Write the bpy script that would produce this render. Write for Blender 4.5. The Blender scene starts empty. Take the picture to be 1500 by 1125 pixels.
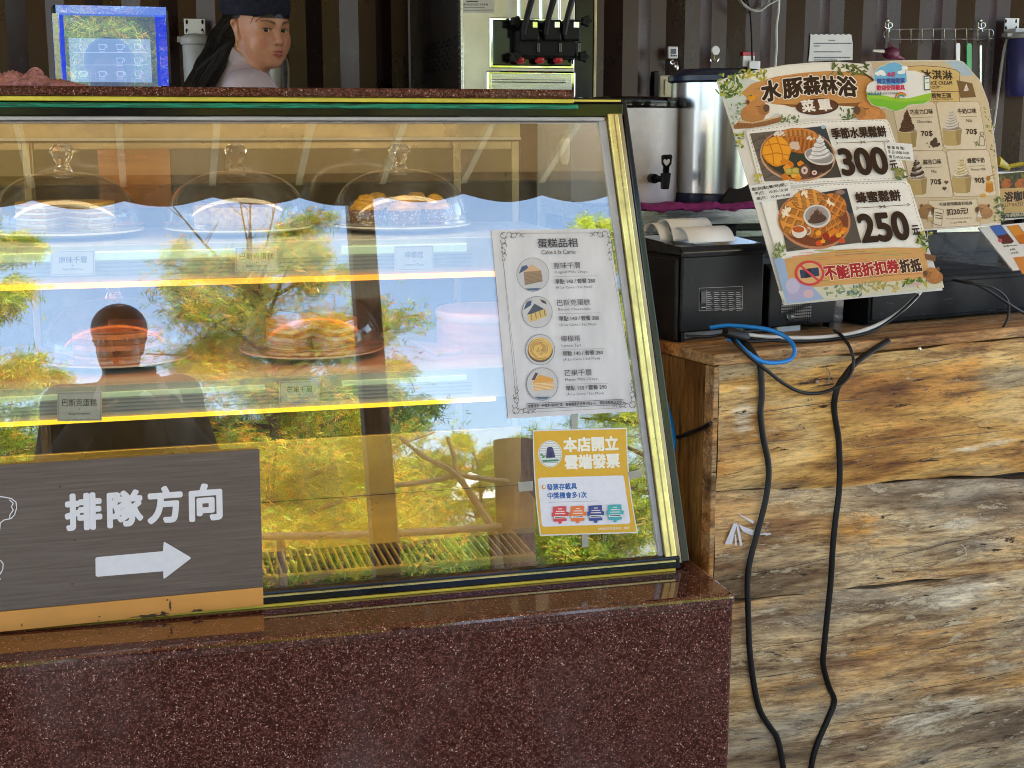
import bpy, math, random
import numpy as np
from mathutils import Vector, Matrix

sc = bpy.context.scene
COL = sc.collection
rad = math.radians

# ------------------------------------------------------------------ camera
CAM = Vector((0.0, 0.0, 1.42))
YAW, PITCH, FPX = rad(15.1), rad(10.67), 2000.0
cam_d = bpy.data.cameras.new('camera')
cam_d.sensor_width = 36.0
cam_d.lens = 48.0
cam_d.clip_start = 0.02
cam_d.clip_end = 500.0
cam_o = bpy.data.objects.new('camera', cam_d)
cam_o.location = CAM
cam_o.rotation_euler = (rad(90) - PITCH, 0, -YAW)
COL.objects.link(cam_o)
sc.camera = cam_o

# ------------------------------------------------------------------ sky, sun, exposure
SUN_EL, SUN_AZ = rad(56), rad(28)          # azimuth measured from +Y towards +X: the sun stands behind the stall
world = bpy.data.worlds.new('World')
sc.world = world
world.use_nodes = True
wn = world.node_tree
sky = wn.nodes.new('ShaderNodeTexSky')
sky.sky_type = 'NISHITA'
sky.sun_disc = False
sky.sun_elevation = SUN_EL
sky.sun_rotation = SUN_AZ
sky.air_density = 0.8
sky.dust_density = 1.5
bg = wn.nodes['Background']
wn.links.new(sky.outputs[0], bg.inputs[0])
bg.inputs[1].default_value = 0.15
sun_d = bpy.data.lights.new('sun', 'SUN')
sun_d.energy = 5.0
sun_d.angle = rad(0.5)
sun_d.color = (1.0, 0.965, 0.91)
sun_o = bpy.data.objects.new('sun', sun_d)
sv = Vector((math.sin(SUN_AZ) * math.cos(SUN_EL), math.cos(SUN_AZ) * math.cos(SUN_EL), math.sin(SUN_EL)))
sun_o.rotation_euler = sv.to_track_quat('Z', 'Y').to_euler()
sun_o.location = sv * 30
COL.objects.link(sun_o)
sc.view_settings.view_transform = 'Standard'
sc.view_settings.look = 'None'
sc.view_settings.exposure = 2.15
sc.view_settings.gamma = 1.0
sc.view_settings.use_curve_mapping = False
sc.render.engine = 'CYCLES'
sc.cycles.use_denoising = True
sc.cycles.denoising_prefilter = 'ACCURATE'
sc.cycles.filter_width = 1.0
sc.cycles.max_bounces = 10
sc.cycles.diffuse_bounces = 5
sc.cycles.glossy_bounces = 5
sc.cycles.transmission_bounces = 6
sc.cycles.transparent_max_bounces = 32
sc.cycles.caustics_reflective = False
sc.cycles.caustics_refractive = False
sc.cycles.sample_clamp_indirect = 6.0

# ------------------------------------------------------------------ points seen by the camera -> points of the place
FWD = Vector((math.sin(YAW) * math.cos(PITCH), math.cos(YAW) * math.cos(PITCH), -math.sin(PITCH)))
RGT = Vector((math.cos(YAW), -math.sin(YAW), 0))
UPV = RGT.cross(FWD)
def ray(x, y): return FWD + RGT * ((x - 750.0) / FPX) - UPV * ((y - 562.5) / FPX)
def at(x, y, Y): d = ray(x, y); return CAM + d * ((Y - CAM.y) / d.y)
def onz(x, y, Z): d = ray(x, y); return CAM + d * ((Z - CAM.z) / d.z)
def onp(x, y, p, n): d = ray(x, y); return CAM + d * ((p - CAM).dot(n) / d.dot(n))
GS = rad(10.0)                               # slant of the front glass
GP = Vector((0.16, 2.152, 0.656))
GN = Vector((0, -math.cos(GS), math.sin(GS)))
def refl(x, y, D):                           # what the front glass mirrors at this spot, D metres away from the glass
    d = ray(x, y).normalized(); p = onp(x, y, GP, GN)
    return p + (d - 2 * d.dot(GN) * GN) * D
def refl_y(x, y, Y):
    d = ray(x, y).normalized(); p = onp(x, y, GP, GN); r = d - 2 * d.dot(GN) * GN
    return p + r * ((Y - p.y) / r.y)

# ------------------------------------------------------------------ mesh helpers
def lin(c):
    if max(c) > 1.0: c = [k / 255.0 for k in c]
    return tuple((k / 12.92) if k <= 0.04045 else ((k + 0.055) / 1.055) ** 2.4 for k in c[:3])
WLOC = {}
def tag(o, label=None, cat=None, group=None, kind=None):
    if label: o['label'] = label
    if cat: o['category'] = cat
    if group: o['group'] = group
    if kind: o['kind'] = kind
    return o
def thing(name, label, cat, loc=(0, 0, 0), group=None, rotz=0.0):
    o = bpy.data.objects.new(name, None)
    o.empty_display_size = 0.05
    o.location = loc; o.rotation_euler = (0, 0, rotz)
    COL.objects.link(o); WLOC[o.name] = Vector(loc)
    return tag(o, label, cat, group)
def copy_tree(o, loc=None, rotz=None, label=None, parent=None):
    c = o.copy(); COL.objects.link(c)
    if parent is not None: c.parent = parent
    if loc is not None: c.location = loc; WLOC[c.name] = Vector(loc)
    if rotz is not None: c.rotation_euler = (0, 0, rotz)
    if label: c['label'] = label
    for ch in list(o.children): copy_tree(ch, parent=c)
    return c

class MB:
    def __init__(s): s.v = []; s.f = []; s.m = []; s.c = []; s.s = []; s.base = 0
    def add(s, vs, fs, mat=0, col=(1, 1, 1), smooth=False):
        b = len(s.v); s.v.extend([tuple(p) for p in vs])
        for f in fs:
            s.f.append(tuple(i + b for i in f)); s.m.append(mat); s.c.append(col); s.s.append(smooth)
        return s
    def obox(s, o, a, b, c, mat=0, col=(1, 1, 1)):
        o, a, b, c = Vector(o), Vector(a), Vector(b), Vector(c)
        if a.cross(b).dot(c) < 0: o = o + c; c = -c
        p = [o, o + a, o + a + b, o + b, o + c, o + a + c, o + a + b + c, o + b + c]
        return s.add(p, [(0, 3, 2, 1), (4, 5, 6, 7), (0, 1, 5, 4), (1, 2, 6, 5), (2, 3, 7, 6), (3, 0, 4, 7)], mat, col)
    def box(s, c, d, mat=0, col=(1, 1, 1)):
        return s.obox((c[0] - d[0] / 2, c[1] - d[1] / 2, c[2] - d[2] / 2), (d[0], 0, 0), (0, d[1], 0), (0, 0, d[2]), mat, col)
    def mm(s, x0, x1, y0, y1, z0, z1, mat=0, col=(1, 1, 1)):
        return s.obox((x0, y0, z0), (x1 - x0, 0, 0), (0, y1 - y0, 0), (0, 0, z1 - z0), mat, col)
    def hexa(s, p, mat=0, col=(1, 1, 1)):       # 4 bottom points, 4 top points
        return s.add(p, [(0, 3, 2, 1), (4, 5, 6, 7), (0, 1, 5, 4), (1, 2, 6, 5), (2, 3, 7, 6), (3, 0, 4, 7)], mat, col)
    def prism(s, pts, off, mat=0, col=(1, 1, 1)):
        n = len(pts); off = Vector(off); q = [Vector(p) for p in pts]
        return s.add(q + [p + off for p in q], [tuple(range(n))[::-1], tuple(range(n, 2 * n))] +
                     [(i, (i + 1) % n, n + (i + 1) % n, n + i) for i in range(n)], mat, col)
    def tube(s, pts, r, n=8, mat=0, col=(1, 1, 1), caps=True, flat=1.0):
        pts = [Vector(p) for p in pts]; N = len(pts)
        rs = r if isinstance(r, (list, tuple)) else [r] * N
        t0 = (pts[1] - pts[0]).normalized()
        u = t0.orthogonal().normalized(); vs = []
        for i, p in enumerate(pts):
            t = (pts[min(i + 1, N - 1)] - pts[max(i - 1, 0)])
            t = t.normalized() if t.length > 1e-9 else t0
            u = (u - t * u.dot(t)); u = u.normalized() if u.length > 1e-6 else t.orthogonal().normalized()
            w = t.cross(u)
            for k in range(n):
                a = 2 * math.pi * k / n
                vs.append(p + (u * math.cos(a) + w * math.sin(a) * flat) * rs[i])
        fs = [(i * n + k, i * n + (k + 1) % n, (i + 1) * n + (k + 1) % n, (i + 1) * n + k) for i in range(N - 1) for k in range(n)]
        s.add(vs, fs, mat, col, True)
        if caps:
            b = len(s.v) - N * n
            s.f.append(tuple(b + k for k in range(n))[::-1]); s.m.append(mat); s.c.append(col); s.s.append(False)
            s.f.append(tuple(b + (N - 1) * n + k for k in range(n))); s.m.append(mat); s.c.append(col); s.s.append(False)
        return s
    def lathe(s, prof, c=(0, 0, 0), n=32, mat=0, col=(1, 1, 1), smooth=True, mod=None):
        c = Vector(c); N = len(prof); vs = []
        for (r, z) in prof:
            for k in range(n):
                a = 2 * math.pi * k / n
                q = r * (mod(a, z) if mod else 1)
                vs.append(c + Vector((q * math.cos(a), q * math.sin(a), z)))
        fs = [(i * n + k, i * n + (k + 1) % n, (i + 1) * n + (k + 1) % n, (i + 1) * n + k) for i in range(N - 1) for k in range(n)]
        s.add(vs, fs, mat, col, smooth)
        b = len(s.v) - N * n
        for i, rev in ((0, True), (N - 1, False)):
            if prof[i][0] > 1e-5:
                f = tuple(b + i * n + k for k in range(n)); s.f.append(f[::-1] if rev else f); s.m.append(mat); s.c.append(col); s.s.append(False)
        return s
    def ball(s, c, r, nu=20, nv=12, mat=0, col=(1, 1, 1), rot=None):
        if not isinstance(r, (tuple, list)): r = (r, r, r)
        c = Vector(c); vs = []
        for j in range(nv + 1):
            th = math.pi * j / nv
            for i in range(nu):
                ph = 2 * math.pi * i / nu
                q = Vector((r[0] * math.sin(th) * math.cos(ph), r[1] * math.sin(th) * math.sin(ph), r[2] * math.cos(th)))
                if rot: q = rot @ q
                vs.append(c + q)
        fs = [(j * nu + i, (j + 1) * nu + i, (j + 1) * nu + (i + 1) % nu, j * nu + (i + 1) % nu) for j in range(nv) for i in range(nu)]
        return s.add(vs, fs, mat, col, True)
    def build(s, name, mats, parent=None, bevel=0.0, seg=2, local=False, color=False):
        me = bpy.data.meshes.new(name)
        me.from_pydata(s.v, [], s.f)
        if not isinstance(mats, (list, tuple)): mats = [mats]
        for m in mats: me.materials.append(m)
        me.polygons.foreach_set('material_index', s.m)
        me.polygons.foreach_set('use_smooth', s.s)
        if color:
            at_ = me.color_attributes.new('Col', 'FLOAT_COLOR', 'CORNER')
            arr = []
            for f, c in zip(s.f, s.c): arr.extend(([c[0], c[1], c[2], 1.0]) * len(f))
            at_.data.foreach_set('color', arr)
        me.update()
        if any(s.s): me.set_sharp_from_angle(angle=rad(44))
        o = bpy.data.objects.new(name, me); COL.objects.link(o)
        if parent is not None:
            o.parent = parent
            pw = WLOC.get(parent.name, Vector((0, 0, 0)))
            if not local: o.location = -pw
            WLOC[o.name] = Vector((0, 0, 0)) if not local else pw
        else: WLOC[o.name] = Vector((0, 0, 0))
        if bevel > 0:
            b = o.modifiers.new('bevel', 'BEVEL'); b.width = bevel; b.segments = seg; b.limit_method = 'ANGLE'; b.angle_limit = rad(40)
            b.harden_normals = False
        return o

# ------------------------------------------------------------------ flat lettering
_tc = {}
def glyphs(body, bold=0.0, res=2):
    k = (body, bold, res)
    if k in _tc: return _tc[k]
    cu = bpy.data.curves.new('tmp_text', 'FONT'); cu.body = body; cu.size = 1.0; cu.offset = bold; cu.resolution_u = res
    o = bpy.data.objects.new('tmp_text', cu); COL.objects.link(o)
    dg = bpy.context.evaluated_depsgraph_get()
    me = bpy.data.meshes.new_from_object(o.evaluated_get(dg))
    v = [(p.co.x, p.co.y) for p in me.vertices]; f = [tuple(p.vertices) for p in me.polygons]
    bpy.data.meshes.remove(me); bpy.data.objects.remove(o); bpy.data.curves.remove(cu)
    _tc[k] = (v, f)
    return v, f

class Print:
    """ink on a flat sheet: every mark lies on the sheet's own plane, a hair above the one before"""
    def __init__(s, p, n, base=0.0006, dz=0.00006, up=(0, -1)):
        s.p = Vector(p); s.n = Vector(n).normalized(); s.k = base; s.dz = dz; s.mb = MB(); s.up = up; s.z = None
    def P(s, x, y):
        if s.z: x, y = s.z[0] + x / s.z[2], s.z[1] + y / s.z[2]
        return onp(x, y, s.p, s.n)
    def zoom(s, x0, y0, k): s.z = (x0, y0, k); return s
    def put(s, pts, faces, col, step=None):
        s.k += s.dz if step is None else step
        w = [s.P(x, y) + s.n * s.k for x, y in pts]
        f0 = faces[0]
        a, b, c = w[f0[0]], w[f0[1]], w[f0[2]]
        if len(f0) == 3 or True:
            nrm = Vector((0, 0, 0))
            for i in range(len(f0)): nrm += w[f0[i]].cross(w[f0[(i + 1) % len(f0)]]) if False else (w[f0[i]] - a).cross(w[f0[(i + 1) % len(f0)]] - a)
        if nrm.dot(s.n) < 0: faces = [tuple(reversed(f)) for f in faces]
        s.mb.add(w, faces, 0, lin(col))
    def poly(s, pts, col): s.put(pts, [tuple(range(len(pts)))], col)
    def ell(s, cx, cy, rx, ry, col, rot=0.0, n=28, wob=0.0, seed=0, a0=0, a1=360):
        r = random.Random(seed); pts = []
        c, t = math.cos(rad(rot)), math.sin(rad(rot))
        full = abs(a1 - a0) >= 360
        m = n if full else n + 1
        for i in range(m):
            a = rad(a0 + (a1 - a0) * i / n); q = 1 + r.uniform(-wob, wob)
            x, y = rx * q * math.cos(a), ry * q * math.sin(a)
            pts.append((cx + x * c - y * t, cy + x * t + y * c))
        s.poly(pts, col)
    def line(s, pts, w, col, closed=False):
        q = list(pts) + ([pts[0]] if closed else [])
        vs = []; fs = []
        for (x0, y0), (x1, y1) in zip(q[:-1], q[1:]):
            dx, dy = x1 - x0, y1 - y0; L = math.hypot(dx, dy) or 1
            ex, ey = dx / L * w * 0.25, dy / L * w * 0.25
            nx, ny = -dy / L * w / 2, dx / L * w / 2
            b = len(vs)
            vs += [(x0 - ex + nx, y0 - ey + ny), (x1 + ex + nx, y1 + ey + ny), (x1 + ex - nx, y1 + ey - ny), (x0 - ex - nx, y0 - ey - ny)]
            fs.append((b, b + 1, b + 2, b + 3))
        s.put(vs, fs, col)
    def arc(s, cx, cy, r, a0, a1, w, col, ry=None, n=14):
        ry = ry or r
        s.line([(cx + r * math.cos(rad(a0 + (a1 - a0) * i / n)), cy + ry * math.sin(rad(a0 + (a1 - a0) * i / n))) for i in range(n + 1)], w, col)
    def text(s, body, p0, p1, h, col, bold=0.012, up=None, outline=None):
        up = up or s.up
        L = math.hypot(*up); up = (up[0] / L, up[1] / L)
        v, f = glyphs(body, 0.0, 5 if h > 60 else (2 if h > 30 or s.z is None else 1))
        if not v: return
        x0 = min(p[0] for p in v); x1 = max(p[0] for p in v); y0 = min(p[1] for p in v); y1 = max(p[1] for p in v)
        def mp(q):
            a = (q[0] - x0) / (x1 - x0); b = (q[1] - y0) / (y1 - y0)
            return (p0[0] + (p1[0] - p0[0]) * a + up[0] * h * b, p0[1] + (p1[1] - p0[1]) * a + up[1] * h * b)
        def thick(r, c, n):
            q = [mp(p) for p in v]
            for i in range(n):
                a = 2 * math.pi * (i + 0.5) / n; dx, dy = r * math.cos(a), r * math.sin(a)
                s.put([(x + dx, y + dy) for x, y in q], f, c, 0.000003)
            s.put(q, f, c, 0.000003)
        if outline: thick((bold + outline[0]) * h, outline[1], 10)
        thick(bold * h, col, 12 if h > 60 and bold > 0.03 else 8 if bold > 0.03 else (4 if bold >= 0.016 else 0))
    def build(s, name, parent, m=None):
        return s.mb.build(name, m or M['print'], parent, color=True)
    def flush(s, name, parent, m=None):
        o = s.build(name, parent, m); s.mb = MB(); return o

# ------------------------------------------------------------------ materials
M = {}
def newmat(name):
    m = bpy.data.materials.new(name); m.use_nodes = True
    nt = m.node_tree; return m, nt, nt.nodes['Principled BSDF']
def N(nt, t, **kw):
    n = nt.nodes.new(t)
    for k, v in kw.items():
        if k in n.inputs.keys(): n.inputs[k].default_value = v
        else: setattr(n, k, v)
    return n
def ramp(nt, stops, fac=None, interp='LINEAR'):
    r = nt.nodes.new('ShaderNodeValToRGB'); r.color_ramp.interpolation = interp
    e = r.color_ramp.elements
    while len(e) < len(stops): e.new(0.5)
    for i, (p, c) in enumerate(stops):
        e[i].position = p; e[i].color = (c[0], c[1], c[2], 1) if not isinstance(c, (int, float)) else (c, c, c, 1)
    if fac is not None: nt.links.new(fac, r.inputs[0])
    return r
def coords(nt, scale=(1, 1, 1), rot=(0, 0, 0), loc=(0, 0, 0)):
    tc = nt.nodes.new('ShaderNodeTexCoord'); mp = nt.nodes.new('ShaderNodeMapping')
    mp.inputs['Scale'].default_value = scale; mp.inputs['Rotation'].default_value = rot; mp.inputs['Location'].default_value = loc
    nt.links.new(tc.outputs['Object'], mp.inputs[0]); return mp.outputs[0]
def mixc(nt, a, b, fac, blend='MIX'):
    m = nt.nodes.new('ShaderNodeMix'); m.data_type = 'RGBA'; m.blend_type = blend
    def s(sock, v):
        if hasattr(v, 'default_value') or hasattr(v, 'is_output'): nt.links.new(v, sock)
        elif isinstance(v, (int, float)): sock.default_value = v if sock.type == 'VALUE' else (v, v, v, 1)
        else: sock.default_value = (v[0], v[1], v[2], 1)
    s(m.inputs[0], fac); s(m.inputs[6], a); s(m.inputs[7], b)
    return m.outputs[2]
def basic(name, c, rough=0.5, metal=0.0, var=0.12, scale=14.0, bump=0.0, bscale=80.0, stretch=(1, 1, 1), rvar=0.0, **kw):
    m, nt, b = newmat(name)
    c = tuple(c)
    co = coords(nt, stretch)
    nz = N(nt, 'ShaderNodeTexNoise', Scale=scale, Detail=5.0, Roughness=0.6); nt.links.new(co, nz.inputs['Vector'])
    lo = tuple(max(0, k * (1 - var * 1.6)) for k in c); hi = tuple(min(1, k * (1 + var * 1.2)) for k in c)
    r = ramp(nt, [(0.3, lo), (0.7, hi)], nz.outputs[0]); nt.links.new(r.outputs[0], b.inputs['Base Color'])
    b.inputs['Roughness'].default_value = rough; b.inputs['Metallic'].default_value = metal
    if rvar:
        n2 = N(nt, 'ShaderNodeTexNoise', Scale=scale * 0.6, Detail=6.0); nt.links.new(co, n2.inputs['Vector'])
        r2 = ramp(nt, [(0.3, max(0.02, rough - rvar)), (0.75, min(1, rough + rvar))], n2.outputs[0]); nt.links.new(r2.outputs[0], b.inputs['Roughness'])
    if bump:
        n3 = N(nt, 'ShaderNodeTexNoise', Scale=bscale, Detail=4.0); nt.links.new(co, n3.inputs['Vector'])
        bp = N(nt, 'ShaderNodeBump', Strength=bump, Distance=0.002); nt.links.new(n3.outputs[0], bp.inputs['Height']); nt.links.new(bp.outputs[0], b.inputs['Normal'])
    for k, v in kw.items(): b.inputs[k.replace('_', ' ')].default_value = v
    M[name] = m; return m

basic('black_plastic', (0.006, 0.006, 0.007), 0.48, var=0.2, bump=0.15, bscale=700, rvar=0.1, Specular_IOR_Level=0.25)
basic('black_gloss', (0.008, 0.008, 0.009), 0.12, var=0.2, rvar=0.06)
basic('black_metal', (0.006, 0.006, 0.0065), 0.6, 0.0, var=0.3, rvar=0.15, scale=20, Specular_IOR_Level=0.25)
basic('black_rubber', (0.006, 0.006, 0.0065), 0.45, var=0.2, bump=0.1, Specular_IOR_Level=0.35)
basic('white_plastic', (0.88, 0.89, 0.9), 0.35, var=0.06, rvar=0.08)
basic('grey_plastic', (0.42, 0.42, 0.41), 0.4, var=0.12, rvar=0.08)
basic('beige_plastic', (0.6, 0.55, 0.36), 0.4, var=0.1)
basic('white_paper', (0.78, 0.78, 0.77), 0.6, var=0.04)
basic('steel', (0.62, 0.61, 0.58), 0.26, 1.0, var=0.08, rvar=0.1, stretch=(1, 1, 12))
basic('chrome', (0.8, 0.8, 0.8), 0.05, 1.0, var=0.03)
basic('gold_trim', (0.82, 0.69, 0.27), 0.33, 0.85, var=0.15, rvar=0.12, scale=30)
basic('bronze', (0.42, 0.33, 0.19), 0.35, 0.7, var=0.2, rvar=0.12)
basic('grey_gasket', (0.42, 0.43, 0.46), 0.5, var=0.12)
basic('green_strip', (0.004, 0.22, 0.13), 0.25, var=0.5, scale=60, stretch=(0.4, 1, 6), bump=0.5, bscale=120)
basic('yellow_strip', (0.75, 0.62, 0.07), 0.35, var=0.12)
basic('blue_cable', (0.0, 0.2, 0.62), 0.4, var=0.1)
basic('white_cable', (0.62, 0.62, 0.6), 0.4, var=0.08)
basic('navy_plastic', (0.008, 0.018, 0.06), 0.25, var=0.2)
basic('purple_plastic', (0.05, 0.05, 0.2), 0.3, var=0.15)
basic('purple_cloth', (0.3, 0.03, 0.17), 0.9, var=0.3, scale=60, bump=0.6, bscale=300)
basic('pink_towel', (0.5, 0.24, 0.25), 0.95, var=0.4, scale=90, bump=1.0, bscale=350)
basic('red_gloss', (0.6, 0.02, 0.03), 0.25, var=0.2)
basic('maroon_plastic', (0.14, 0.02, 0.05), 0.4, var=0.2)
basic('green_plastic', (0.12, 0.5, 0.2), 0.4, var=0.15)
basic('yellow_plastic', (0.7, 0.5, 0.02), 0.4, var=0.15)
basic('fabric_navy', (0.005, 0.006, 0.02), 0.9, var=0.3, scale=80, bump=0.5, bscale=600)
basic('fabric_shirt', (0.58, 0.47, 0.5), 0.85, var=0.1, scale=20, bump=0.3, bscale=500)
basic('fabric_dark', (0.02, 0.02, 0.022), 0.9, var=0.3)
basic('hair', (0.004, 0.003, 0.003), 0.4, var=0.5, scale=60, stretch=(3, 3, 0.4), bump=0.6, bscale=160, Specular_IOR_Level=0.3)
basic('eye_white', (0.6, 0.57, 0.54), 0.15, var=0.03)
basic('iris', (0.012, 0.006, 0.004), 0.08, var=0.1)
basic('gold_jewel', (0.9, 0.65, 0.2), 0.2, 1.0)
basic('bark', (0.1, 0.065, 0.042), 0.9, var=0.45, scale=10, stretch=(3, 3, 0.6), bump=1.0, bscale=30)
basic('post_wood', (0.075, 0.035, 0.016), 0.6, var=0.4, scale=10, stretch=(4, 4, 0.5), bump=0.5, bscale=60)
basic('urn_steel', (0.7, 0.7, 0.7), 0.2, 1.0, var=0.04)
basic('dark_bark', (0.04, 0.026, 0.016), 0.9, var=0.5, scale=10, stretch=(3, 3, 0.6), bump=1.0, bscale=30)
basic('stump_wood', (0.045, 0.022, 0.01), 0.8, var=0.5, scale=10, stretch=(4, 4, 0.5), bump=0.7, bscale=40)
basic('tent_cloth', (0.75, 0.74, 0.68), 0.8, var=0.06)
basic('cream_shelf', (0.62, 0.62, 0.58), 0.22, var=0.05, rvar=0.06)
basic('copper_panel', (0.4, 0.15, 0.045), 0.3, 0.6, var=0.15, rvar=0.1, stretch=(0.4, 1, 3))
basic('dark_interior', (0.05, 0.04, 0.028), 0.4, var=0.2)
basic('porcelain', (0.75, 0.74, 0.7), 0.2, var=0.03)
basic('sponge', (0.62, 0.4, 0.12), 0.8, var=0.25, scale=120, bump=0.6, bscale=400)
basic('custard', (0.75, 0.4, 0.04), 0.35, var=0.2, scale=60, bump=0.3, bscale=120)
basic('burnt_top', (0.25, 0.09, 0.02), 0.4, var=0.45, scale=25, bump=0.3)
basic('orange_cake', (0.65, 0.26, 0.05), 0.5, var=0.3, scale=40, bump=0.4)
basic('pale_wood', (0.6, 0.4, 0.26), 0.5, var=0.15, stretch=(1, 1, 5))
basic('tape', (0.5, 0.5, 0.44), 0.3, var=0.06, Alpha=0.55)
basic('rafter_paint', (0.75, 0.64, 0.36), 0.5, var=0.08)
basic('cream_white', (0.8, 0.76, 0.66), 0.4, var=0.04)

def print_mat(name, rough=0.35, var=0.03):
    m, nt, b = newmat(name)
    a = N(nt, 'ShaderNodeVertexColor'); a.layer_name = 'Col'
    nz = N(nt, 'ShaderNodeTexNoise', Scale=90.0, Detail=4.0); nt.links.new(coords(nt), nz.inputs['Vector'])
    r = ramp(nt, [(0.3, 1 - var * 2), (0.7, 1.0)], nz.outputs[0])
    nt.links.new(mixc(nt, a.outputs[0], r.outputs[0], 1.0, 'MULTIPLY'), b.inputs['Base Color'])
    b.inputs['Roughness'].default_value = rough
    M[name] = m; return m
print_mat('print', 0.32)
print_mat('leaf', 0.55, 0.1)
print_mat('skin', 0.42, 0.06)
M['skin'].node_tree.nodes['Principled BSDF'].inputs['Subsurface Weight'].default_value = 0.06
M['skin'].node_tree.nodes['Principled BSDF'].inputs['Subsurface Radius'].default_value = (0.01, 0.004, 0.002)
bl = M['leaf'].node_tree; 
_tr = bl.nodes.new('ShaderNodeBsdfTranslucent'); _mx = bl.nodes.new('ShaderNodeMixShader'); _mx.inputs[0].default_value = 0.45
_pr = bl.nodes['Principled BSDF']; _out = bl.nodes['Material Output']
bl.links.new(_pr.inputs['Base Color'].links[0].from_socket, _tr.inputs[0])
bl.links.new(_pr.outputs[0], _mx.inputs[1]); bl.links.new(_tr.outputs[0], _mx.inputs[2]); bl.links.new(_mx.outputs[0], _out.inputs[0])

def glass_mat(name, fac, tint=(1, 1, 1), rough=0.0, fresnel=False, ior=1.45, boost=1.0):
    m, nt, b = newmat(name); nt.nodes.remove(b); out = nt.nodes['Material Output']
    t = N(nt, 'ShaderNodeBsdfTransparent'); t.inputs[0].default_value = (*tint, 1)
    g = N(nt, 'ShaderNodeBsdfGlossy'); g.inputs['Roughness'].default_value = rough; g.inputs[0].default_value = (1, 1, 1, 1)
    mx = N(nt, 'ShaderNodeMixShader')
    if fresnel:
        fr = N(nt, 'ShaderNodeLayerWeight', Blend=0.3)
        p = N(nt, 'ShaderNodeMath', operation='POWER'); p.inputs[1].default_value = 1.7; nt.links.new(fr.outputs['Facing'], p.inputs[0])
        ml = N(nt, 'ShaderNodeMath', operation='MULTIPLY_ADD'); ml.inputs[1].default_value = boost; ml.inputs[2].default_value = fac
        nt.links.new(p.outputs[0], ml.inputs[0]); nt.links.new(ml.outputs[0], mx.inputs[0])
    else: mx.inputs[0].default_value = fac
    nt.links.new(t.outputs[0], mx.inputs[1]); nt.links.new(g.outputs[0], mx.inputs[2]); nt.links.new(mx.outputs[0], out.inputs[0])
    M[name] = m; return m
glass_mat('front_glass', 0.17, (0.97, 0.97, 0.92))
# dust and wiping smears on the pane
nt = M['front_glass'].node_tree; out = nt.nodes['Material Output']; sh0 = out.inputs[0].links[0].from_socket
df = N(nt, 'ShaderNodeBsdfDiffuse'); df.inputs[0].default_value = (0.8, 0.78, 0.72, 1)
nz = N(nt, 'ShaderNodeTexNoise', Scale=3.0, Detail=8.0, Roughness=0.7); nt.links.new(coords(nt, (4.0, 1, 0.7), (0, rad(20), 0)), nz.inputs['Vector'])
r = ramp(nt, [(0.42, 0.004), (0.72, 0.05)], nz.outputs[0]); mx = N(nt, 'ShaderNodeMixShader'); nt.links.new(r.outputs[0], mx.inputs[0])
nt.links.new(sh0, mx.inputs[1]); nt.links.new(df.outputs[0], mx.inputs[2]); nt.links.new(mx.outputs[0], out.inputs[0])
glass_mat('side_glass', 0.08, (0.96, 0.97, 0.95))
glass_mat('dome_glass', 0.06, (0.985, 0.985, 0.98), fresnel=True, boost=1.1)
glass_mat('sleeve', 0.04, (0.97, 0.97, 0.97))

def emit(name, c, s):
    m, nt, b = newmat(name)
    b.inputs['Base Color'].default_value = (*c, 1); b.inputs['Emission Color'].default_value = (*c, 1); b.inputs['Emission Strength'].default_value = s
    M[name] = m
emit('led_amber', (1.0, 0.36, 0.04), 0.42)
emit('led_white', (0.8, 1.0, 0.7), 0.04)
emit('led_warm', (1.0, 0.8, 0.5), 2.4)
emit('led_dim', (1.0, 0.24, 0.04), 2.2)
emit('led_gold', (1.0, 0.7, 0.26), 4.2)
emit('led_yellow', (1.0, 0.56, 0.03), 0.42)

# granite
m, nt, b = newmat('granite'); M['granite'] = m
co = coords(nt)
nz = N(nt, 'ShaderNodeTexNoise', Scale=120.0, Detail=6.0, Roughness=0.7); nt.links.new(co, nz.inputs['Vector'])
base = ramp(nt, [(0.3, (0.02, 0.0055, 0.004)), (0.55, (0.045, 0.0125, 0.009)), (0.75, (0.085, 0.03, 0.023))], nz.outputs[0])
cur = base.outputs[0]
gq = N(nt, 'ShaderNodeTexNoise', Scale=190.0, Detail=2.0); nt.links.new(co, gq.inputs['Vector'])
gv = N(nt, 'ShaderNodeVectorMath', operation='SCALE'); gv.inputs['Scale'].default_value = 0.009; nt.links.new(gq.outputs['Color'], gv.inputs[0])
ga = N(nt, 'ShaderNodeVectorMath', operation='ADD'); nt.links.new(co, ga.inputs[0]); nt.links.new(gv.outputs[0], ga.inputs[1]); gw = ga.outputs[0]
for sc_, thr, c1, c2, den in ((205.0, 0.55, (0.15, 0.06, 0.048), (0.085, 0.03, 0.025), 0.35), (350.0, 0.5, (0.27, 0.14, 0.115), (0.12, 0.05, 0.042), 0.52), (250.0, 0.34, (0.55, 0.42, 0.37), (0.44, 0.29, 0.24), 0.78)):
    vo = N(nt, 'ShaderNodeTexVoronoi', Scale=sc_); nt.links.new(gw, vo.inputs['Vector'])
    sep = N(nt, 'ShaderNodeSeparateColor'); nt.links.new(vo.outputs['Color'], sep.inputs[0])
    on = ramp(nt, [(den - 0.02, 0.0), (den + 0.02, 1.0)], sep.outputs[0])
    near = ramp(nt, [(thr * 0.55, 1.0), (thr, 0.0)], vo.outputs['Distance'])
    mu = N(nt, 'ShaderNodeMath', operation='MULTIPLY'); nt.links.new(on.outputs[0], mu.inputs[0]); nt.links.new(near.outputs[0], mu.inputs[1])
    sp = mixc(nt, c1, c2, sep.outputs[1])
    cur = mixc(nt, cur, sp, mu.outputs[0])
nt.links.new(cur, b.inputs['Base Color'])
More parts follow.
